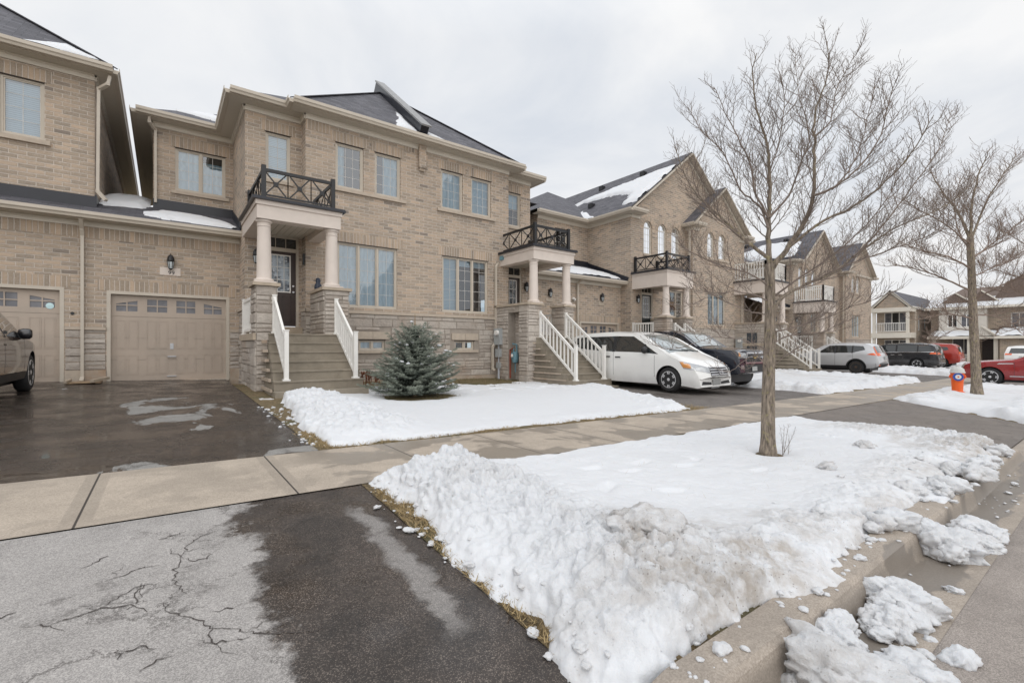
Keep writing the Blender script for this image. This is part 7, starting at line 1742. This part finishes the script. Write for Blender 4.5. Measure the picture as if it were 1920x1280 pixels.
L1 = [
 ([(1443, 500), (1442, 455), (1441, 405), (1443, 342), (1441, 284), (1435, 249), (1419, 194), (1412, 130), (1419, 85)], (0, .1), (.044, .005), 1),
 ([(1444, 505), (1474, 467), (1509, 413), (1525, 362), (1527, 303), (1527, 249), (1529, 194), (1552, 128), (1552, 62)], (0, -.5), (.042, .004), 1),
 ([(1443, 485), (1392, 444), (1349, 401), (1310, 365), (1282, 318), (1266, 265)], (0, .7), (.030, .004), 1),
 ([(1447, 610), (1460, 563), (1500, 538), (1560, 512), (1605, 478), (1669, 430), (1775, 381), (1830, 330)], (0, .9), (.034, .004), 1),
 ([(1474, 467), (1529, 420), (1603, 381), (1661, 335), (1705, 284), (1750, 205)], (-.05, -.9), (.024, .004), 1),
 ([(1525, 362), (1556, 350), (1599, 318), (1646, 258), (1665, 186), (1683, 130)], (-.2, -.7), (.020, .003), 1),
 ([(1527, 249), (1556, 217), (1571, 147), (1605, 88)], (-.3, 0), (.014, .003), 1),
 ([(1441, 405), (1415, 350), (1407, 303), (1384, 250), (1360, 198), (1340, 150)], (0, -.4), (.018, .003), 1),
 ([(1441, 425), (1423, 381), (1388, 350), (1357, 280), (1318, 240), (1288, 185)], (0, .2), (.019, .003), 1),
 ([(1443, 405), (1478, 362), (1501, 303), (1517, 241), (1497, 160), (1490, 80)], (0, .6), (.018, .003), 1),
 ([(1600, 480), (1640, 440), (1700, 360), (1760, 270), (1785, 195)], (.45, 1.0), (.018, .003), 1),
 ([(1530, 525), (1580, 500), (1660, 470), (1740, 440), (1815, 380)], (.35, 0), (.015, .003), .9),
 ([(1442, 535), (1400, 512), (1330, 488), (1262, 452)], (0, -.8), (.015, .003), .65),
 ([(1443, 565), (1390, 548), (1330, 556), (1268, 590)], (0, -1.0), (.012, .002), .55),
 ([(1445, 625), (1520, 605), (1600, 575), (1680, 545)], (0, -.9), (.014, .003), .8),
 ([(1443, 660), (1400, 640), (1340, 632), (1262, 655), (1225, 645)], (0, -.5), (.008, .002), .45),
 ([(1446, 648), (1480, 628), (1540, 622), (1590, 600)], (0, .7), (.010, .002), .8),
 ([(1444, 690), (1415, 668), (1385, 684), (1362, 705)], (0, -.4), (.006, .002), .4),
 ([(1446, 690), (1470, 668), (1500, 650)], (0, .3), (.006, .002), 1.0),
 ([(1443, 590), (1410, 585), (1350, 560), (1290, 520), (1255, 480)], (0, .9), (.012, .002), .6),
 ([(1441, 320), (1460, 260), (1470, 190), (1462, 120)], (.05, -.3), (.012, .003), 1),
 ([(1385, 440), (1330, 390), (1300, 330), (1310, 280)], (.1, -.2), (.012, .003), .9),
 ([(1560, 350), (1600, 300), (1625, 220), (1640, 150)], (-.3, .5), (.012, .003), .9),
 ([(1446, 560), (1500, 520), (1570, 470), (1640, 400), (1690, 320)], (0, -1.1), (.016, .003), .9),
]
L1 = [([(x, y if y > 500 else 500 - (500 - y) * .965) for x, y in l[0]], *l[1:]) for l in L1]
make_tree('bare_tree', 'leafless young tree with lichen spotted trunk in the near snowy verge', B1, 5.34, [(1440, 853, 0), (1440, 790, 0), (1441, 715, 0), (1443, 640, 0), (1444, 570, 0), (1443, 495, 0)], L1, (.084, .050), 11, .62, 1.0)
B2 = (19.62, 2.71, zf(19.62, 2.71))
L2 = [
 ([(1819, 450), (1797, 400), (1768, 362), (1742, 318)], (0, .8), (.06, .012), 1), ([(1820, 445), (1822, 385), (1835, 330), (1852, 282)], (0, -.4), (.06, .010), 1), ([(1820, 450), (1842, 395), (1872, 340), (1908, 288)], (0, .9), (.055, .010), 1),
 ([(1822, 505), (1780, 482), (1730, 470), (1690, 455)], (0, -1.2), (.04, .008), 1), ([(1823, 548), (1770, 522), (1700, 500), (1660, 500)], (0, .8), (.04, .008), 1), ([(1824, 565), (1870, 538), (1945, 508)], (0, -1), (.04, .008), 1),
 ([(1825, 600), (1780, 588), (1716, 600)], (0, -.9), (.035, .008), 1), ([(1821, 485), (1870, 450), (1935, 398)], (0, 1.2), (.04, .008), 1), ([(1826, 590), (1880, 598), (1935, 640)], (0, .8), (.03, .008), .9),
 ([(1820, 460), (1780, 425), (1725, 395), (1690, 370)], (0, -1), (.035, .008), 1), ([(1820, 520), (1865, 500), (1920, 470)], (0, 1.4), (.03, .008), 1), ([(1827, 620), (1790, 618), (1750, 640)], (0, 1), (.025, .006), .9), ([(1820, 470), (1800, 440), (1790, 390), (1800, 330)], (0, 1), (.035, .008), 1),
]
t2 = make_tree('bare_tree', 'second leafless tree farther along, its trunk beside the orange hydrant', B2, 13.97, [(1832, 742, 0), (1829, 680, 0), (1825, 600, 0), (1822, 520, 0), (1819, 445, 0)], L2, (.135, .085), 23, 1.25, 2.3, twm='twig_far')
def copy_tree(src, loc, rz, sc, label):
    r = src.copy(); COL.objects.link(r); r.location = loc; r.rotation_euler = (0, 0, rz); r.scale = (sc,)*3; r['label'] = label
    for ch in src.children:
        c = ch.copy(); COL.objects.link(c); c.parent = r
    return r
copy_tree(t2, (39.0, 2.2, zf(39, 2.2)), 2.1, 1.15, 'pale leafless tree mostly outside the right photo edge')
copy_tree(t2, (49.6, 9.6, zf(49, 9)), 4.0, .42, 'tiny leafless sapling before the two level porch house')
# thin suckers at the tree foot
sh = thing('twig_shrub', 'thin upright twigs sprouting beside the foot of the near tree', 'shrub', (5.74, 2.42, zf(5.74, 2.42)))
t = Tree(5, .35, .8)
for k in range(5):
    q = t.q; t.shoot(Vector((5.74 + q.gauss(0, .03), 2.42 + q.gauss(0, .03), zf(5.74, 2.42))), Vector((q.gauss(0, .18), q.gauss(0, .18), 1)), q.uniform(.22, .42), .004, 2)
t.mb.build('stem', 'twig', sh, smooth=True)
# ------------------------------------------------------------------ spruce
def needle_mat():
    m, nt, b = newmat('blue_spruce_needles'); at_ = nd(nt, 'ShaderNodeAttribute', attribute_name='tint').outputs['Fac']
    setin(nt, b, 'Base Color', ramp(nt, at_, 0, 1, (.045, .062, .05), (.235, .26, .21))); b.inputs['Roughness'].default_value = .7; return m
M['needle'] = needle_mat()
sx, sy = 4.44, 9.45; sz = zf(sx, sy)
spr = thing('spruce_tree', 'small blue green spruce dusted with snow in front of the stone wall', 'tree', (sx, sy, sz))
q = random.Random(9); C = MB(); SN = MB(); Hs = 1.55
def srad(z, a):
    f = max(0, 1 - z / Hs); r = 1.08 * f ** .66
    r *= 1 + .12 * math.sin(2 * a + 1.0) + .08 * math.sin(5 * a + z * 4) + .12 * math.sin(z * 19 + 1.5 * math.sin(a))
    return r * (1 if z > .3 else .80 + .2 * z / .3)
def tuft(p, out, L_, tn):
    u = out.orthogonal().normalized(); v = out.cross(u)
    for k in range(12):
        t = k / 12; b = p + out * L_ * t; an = k * 2.4 + q.random(); rad = u * math.cos(an) + v * math.sin(an); ln = q.uniform(.026, .042) * (1.1 - .4 * t)
        tip = b + rad * ln + out * ln * .9; sd = rad.cross(out).normalized() * .0055
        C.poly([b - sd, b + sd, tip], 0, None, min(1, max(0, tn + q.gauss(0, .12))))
nt_ = 15
for ti in range(nt_):
    z0 = .10 + (Hs - .22) * (ti / (nt_ - 1)) ** .92; nb = int(19 - 11 * ti / nt_); a0 = q.random() * 6.3
    for bi in range(nb):
        a = a0 + 2 * PI * bi / nb + q.gauss(0, .13); R0 = srad(z0, a) * q.uniform(.82, 1.1); d = Vector((math.cos(a), math.sin(a), 0)); ns = max(4, int(R0 / .055)); lift = .24 + .55 * (z0 / Hs) ** 2 + q.gauss(0, .05)
        for si in range(ns):
            f = (si + 1) / ns
            if f < .22: continue
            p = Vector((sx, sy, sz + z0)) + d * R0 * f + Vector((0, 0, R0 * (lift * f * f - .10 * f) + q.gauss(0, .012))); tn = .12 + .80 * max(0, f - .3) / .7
            fw = (d + Vector((0, 0, lift * f * 1.6 - .05)) + Vector((q.gauss(0, .1), q.gauss(0, .1), q.gauss(0, .1)))).normalized(); tuft(p - fw * .03, fw, .10, tn)
            for sg in (-1, 1):
                an = a + sg * q.uniform(.55, .95); w_ = .06 + .20 * R0 * (1 - f) * q.uniform(.6, 1.2); d2 = Vector((math.cos(an), math.sin(an), .12 + q.gauss(0, .12))).normalized(); m_ = max(1, int(w_ / .06))
                for mi in range(m_): tuft(p + d2 * (.02 + w_ * mi / m_), d2, .085, tn * q.uniform(.75, 1.15))
            if q.random() < .09 and f > .55 and (math.cos(a) > .1 or q.random() < .35): lump_mesh(SN, p + Vector((0, 0, .04)), q.uniform(.02, .055), si * 37 + bi, 1, .5)
for k in range(9): tip = Vector((sx, sy, sz + Hs - .1)); a = q.random()*6.3; C.poly([tip + Vector((.01, 0, 0)), tip - Vector((.01, 0, 0)), tip + Vector((.05*math.cos(a), .05*math.sin(a), .16))], 0, None, .9)
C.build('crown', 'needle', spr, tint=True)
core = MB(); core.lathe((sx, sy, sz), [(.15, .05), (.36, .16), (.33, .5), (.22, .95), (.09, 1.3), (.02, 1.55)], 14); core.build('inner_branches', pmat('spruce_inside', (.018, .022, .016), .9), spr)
tk = MB(); tk.tube([(sx, sy, sz - .05), (sx, sy, sz + 1.6)], [.06, .02], 8); tk.tube([(sx, sy, sz+1.55), (sx, sy, sz+1.82)], [.014, .006], 6); tk.build('trunk', 'wood', spr)
sob = snow_ob(SN, 'spruce_snow', .0); tag(sob, 'flecks of snow lying on the spruce boughs', kind='stuff')
# ------------------------------------------------------------------ hydrant
M['orange'] = pmat('orange_hydrant_paint', (.82, .125, .015), .45, var=.1, bmp=.1); M['hyd_cap'] = pmat('grey_white_bonnet', (.62, .62, .60), .5, var=.1); M['blue'] = pmat('blue_disc', (.015, .09, .42), .4, var=.05)
hx, hy = 20.21, 3.24; hz = zf(hx, hy) - .01
hy_ = thing('fire_hydrant', 'orange fire hydrant with blue ringed disc standing in the snow bank', 'hydrant', (hx, hy, hz))
b = MB(); b.lathe((hx, hy, hz), [(.19, .0), (.19, .05), (.15, .07), (.135, .10), (.145, .35), (.165, .60), (.175, .66)], 24); b.build('barrel', 'orange', hy_, ang=40)
b = MB(); b.lathe((hx, hy, hz), [(.19, .66), (.19, .69), (.175, .70), (.16, .78), (.10, .84), (.04, .855), (.035, .90)], 24); b.build('bonnet', 'hyd_cap', hy_, ang=40)
b = MB(); b.lathe((hx, hy, hz-.06), [(.16, 0), (.16, .06)], 20); b.build('base_flange', 'red_pipe', hy_)
for sg in (-1, 1):
    b = MB(); b.tube([(hx+.02, hy+sg*.12, hz+.54), (hx+.02, hy+sg*.185, hz+.54)], [.065, .06], 14); b.tube([(hx+.02, hy+sg*.185, hz+.54), (hx+.02, hy+sg*.205, hz+.54)], [.025, .022], 6); b.build('nozzle_cap', 'orange', hy_, ang=40)
dn = Vector((-.96, -.28, 0)).normalized(); c0 = Vector((hx, hy, hz + .54)) + dn * .16
b = MB(); b.tube([c0 - dn*.05, c0 + dn*.02], .125, 24); d_ = b.build('disc', 'blue', hy_, ang=40)
b = MB(); b.tube([c0 + dn*.02, c0 + dn*.026], .072, 24); b.build('disc_centre', 'white', d_, ang=40)
b = MB(); b.tube([c0 + dn*.026, c0 + dn*.03], .022, 12); b.build('disc_dot', 'orange', d_)
# ------------------------------------------------------------------ small things
hb = thing('hanging_basket', 'hanging basket of dried brown plants beside a column of the gabled house porch', 'basket', (17.75, 12.1, 1.75)); q = random.Random(4)
b = MB(); b.lathe((17.75, 12.1, 1.75), [(.06, 0), (.16, .08), (.2, .2)], 14); b.build('bowl', 'wood', hb)
b = MB()
for k in range(160):
    a = q.random()*6.3; r0 = q.uniform(.0, .2); p = Vector((17.75 + r0*math.cos(a), 12.1 + r0*math.sin(a), 1.93)); e = p + Vector((math.cos(a)*q.uniform(.05, .25), math.sin(a)*q.uniform(.05, .25), q.uniform(-.45, .25)))
    b.bar(p, e, .012, .008)
b.build('dried_plant', pmat('dried_plant', (.12, .065, .035), .9, var=.4), hb)
b = MB()
for k in range(3): a = k*2.1; b.tube([(17.75+.19*math.cos(a), 12.1+.19*math.sin(a), 1.94), (17.75, 12.1, 2.66)], .006, 5)
b.build('hanger', 'black', hb)
fg = thing('figurine', 'small dark blue figurine on the stone pier right of the near front door', 'figurine', (3.14, 12.35, 1.42))
b = MB(); b.lathe((3.14, 12.35, 1.42), [(.07, 0), (.09, .05), (.085, .14), (.05, .2), (.065, .25), (.05, .31), (.01, .33)], 14); b.build('body', pmat('dark_blue_glaze', (.02, .03, .06), .3), fg, smooth=True)
b = MB(); b.bar((3.08, 12.30, 1.67), (3.02, 12.27, 1.66), .02, .02); b.build('beak', 'black', fg)
dp = thing('dried_plant', 'rust brown dried flower stalks beside the near concrete steps', 'plant', (4.15, 11.3, zf(4.15, 11.3))); b = MB(); q = random.Random(6)
for k in range(26):
    x, y = 4.15 + q.gauss(0, .16), 11.5 + q.gauss(0, .15); z = zf(x, y); h_ = q.uniform(.18, .42); b.tube([(x, y, z), (x + q.gauss(0, .03), y + q.gauss(0, .03), z + h_)], .006, 5); b.lathe((x, y, z + h_), [(.012, -.05), (.026, 0), (.01, .04)], 6)
b.build('stalk', pmat('rust_stalk', (.16, .06, .03), .9, var=.4), dp)
pv = thing('paving_slab', 'flat concrete slab on the ground between the right hand steps and the white van', 'slab', (10.9, 8.35, zf(10.9, 8.35))); b = MB(); z = zf(10.2, 8.6); b.box(9.75, 10.15, 8.3, 9.0, z-.05, z+.06); b.build('slab_body', 'cap', pv)
# ------------------------------------------------------------------ sky, sun, camera
SUN_EL, SUN_AZ = math.radians(SUNE), math.radians(SUNA)      # azimuth measured from +Y toward +X
w = bpy.data.worlds.new('World'); scene.world = w; w.use_nodes = True; nt = w.node_tree; bg = nt.nodes['Background']
sky = nd(nt, 'ShaderNodeTexSky', sky_type='NISHITA'); sky.sun_disc = False; sky.sun_elevation = SUN_EL; sky.sun_rotation = SUN_AZ; sky.air_density = 1.2; sky.dust_density = 4.0
co = nd(nt, 'ShaderNodeTexCoord').outputs['Generated']; zc = nd(nt, 'ShaderNodeSeparateXYZ', {0: co}).outputs[2]
# cloud deck: project the view direction onto a flat layer
hgt = mth(nt, 'ADD', mth(nt, 'MAXIMUM', zc, 0.0), .22)
pv_ = nd(nt, 'ShaderNodeVectorMath', {0: co, 1: nd(nt, 'ShaderNodeCombineXYZ', {0: hgt, 1: hgt, 2: hgt}).outputs[0]}, operation='DIVIDE').outputs[0]
n1 = noise(nt, nd(nt, 'ShaderNodeMapping', {'Vector': pv_, 'Scale': (1, 1, 0)}).outputs[0], 1.25, 7, .55, .5)
cl = ramp(nt, n1, .34, .62, (6.75, 7.1, 7.65), (9.0, 9.0, 9.0))
warm = mix(nt, mth(nt, 'MULTIPLY', ss(nt, zc, .45, .0), .5), (1, 1, 1), (1.03, .99, .965))
cl = mix(nt, 1, cl, warm, 'MULTIPLY')
zen = nd(nt, 'ShaderNodeMapRange', {'Value': zc, 'From Min': .55, 'From Max': 1.0, 'To Min': 1.0, 'To Max': 1.55}).outputs[0]
cl = nd(nt, 'ShaderNodeVectorMath', {0: cl, 'Scale': zen}, operation='SCALE').outputs[0]
mx = mix(nt, .93, sky.outputs[0], cl)
nt.links.new(mx, bg.inputs[0]); bg.inputs[1].default_value = .11
sl = bpy.data.lights.new('sun', 'SUN'); sl.energy = SUNP; sl.angle = math.radians(100); sl.color = (1, .975, .94)
so = bpy.data.objects.new('sun', sl); COL.objects.link(so)
dirv = Vector((math.sin(SUN_AZ)*math.cos(SUN_EL), math.cos(SUN_AZ)*math.cos(SUN_EL), math.sin(SUN_EL)))
so.rotation_euler = dirv.to_track_quat('Z', 'Y').to_euler(); so.location = dirv * 60
cam = bpy.data.cameras.new('camera'); cam.sensor_width = 36; cam.lens = 868 / 1920 * 36; cam.shift_y = 10 / 1920; cam.clip_end = 2000; cam.clip_start = .05
co_ = bpy.data.objects.new('camera', cam); COL.objects.link(co_); co_.location = (0, 0, 0); co_.rotation_euler = (PI/2, 0, -math.radians(37.0)); scene.camera = co_
scene.view_settings.view_transform = 'Standard'; scene.view_settings.look = 'None'; scene.view_settings.exposure = 0; scene.view_settings.gamma = 1
scene.render.engine = 'CYCLES'; scene.cycles.max_bounces = 8; scene.cycles.transparent_max_bounces = 12; scene.cycles.use_denoising = True
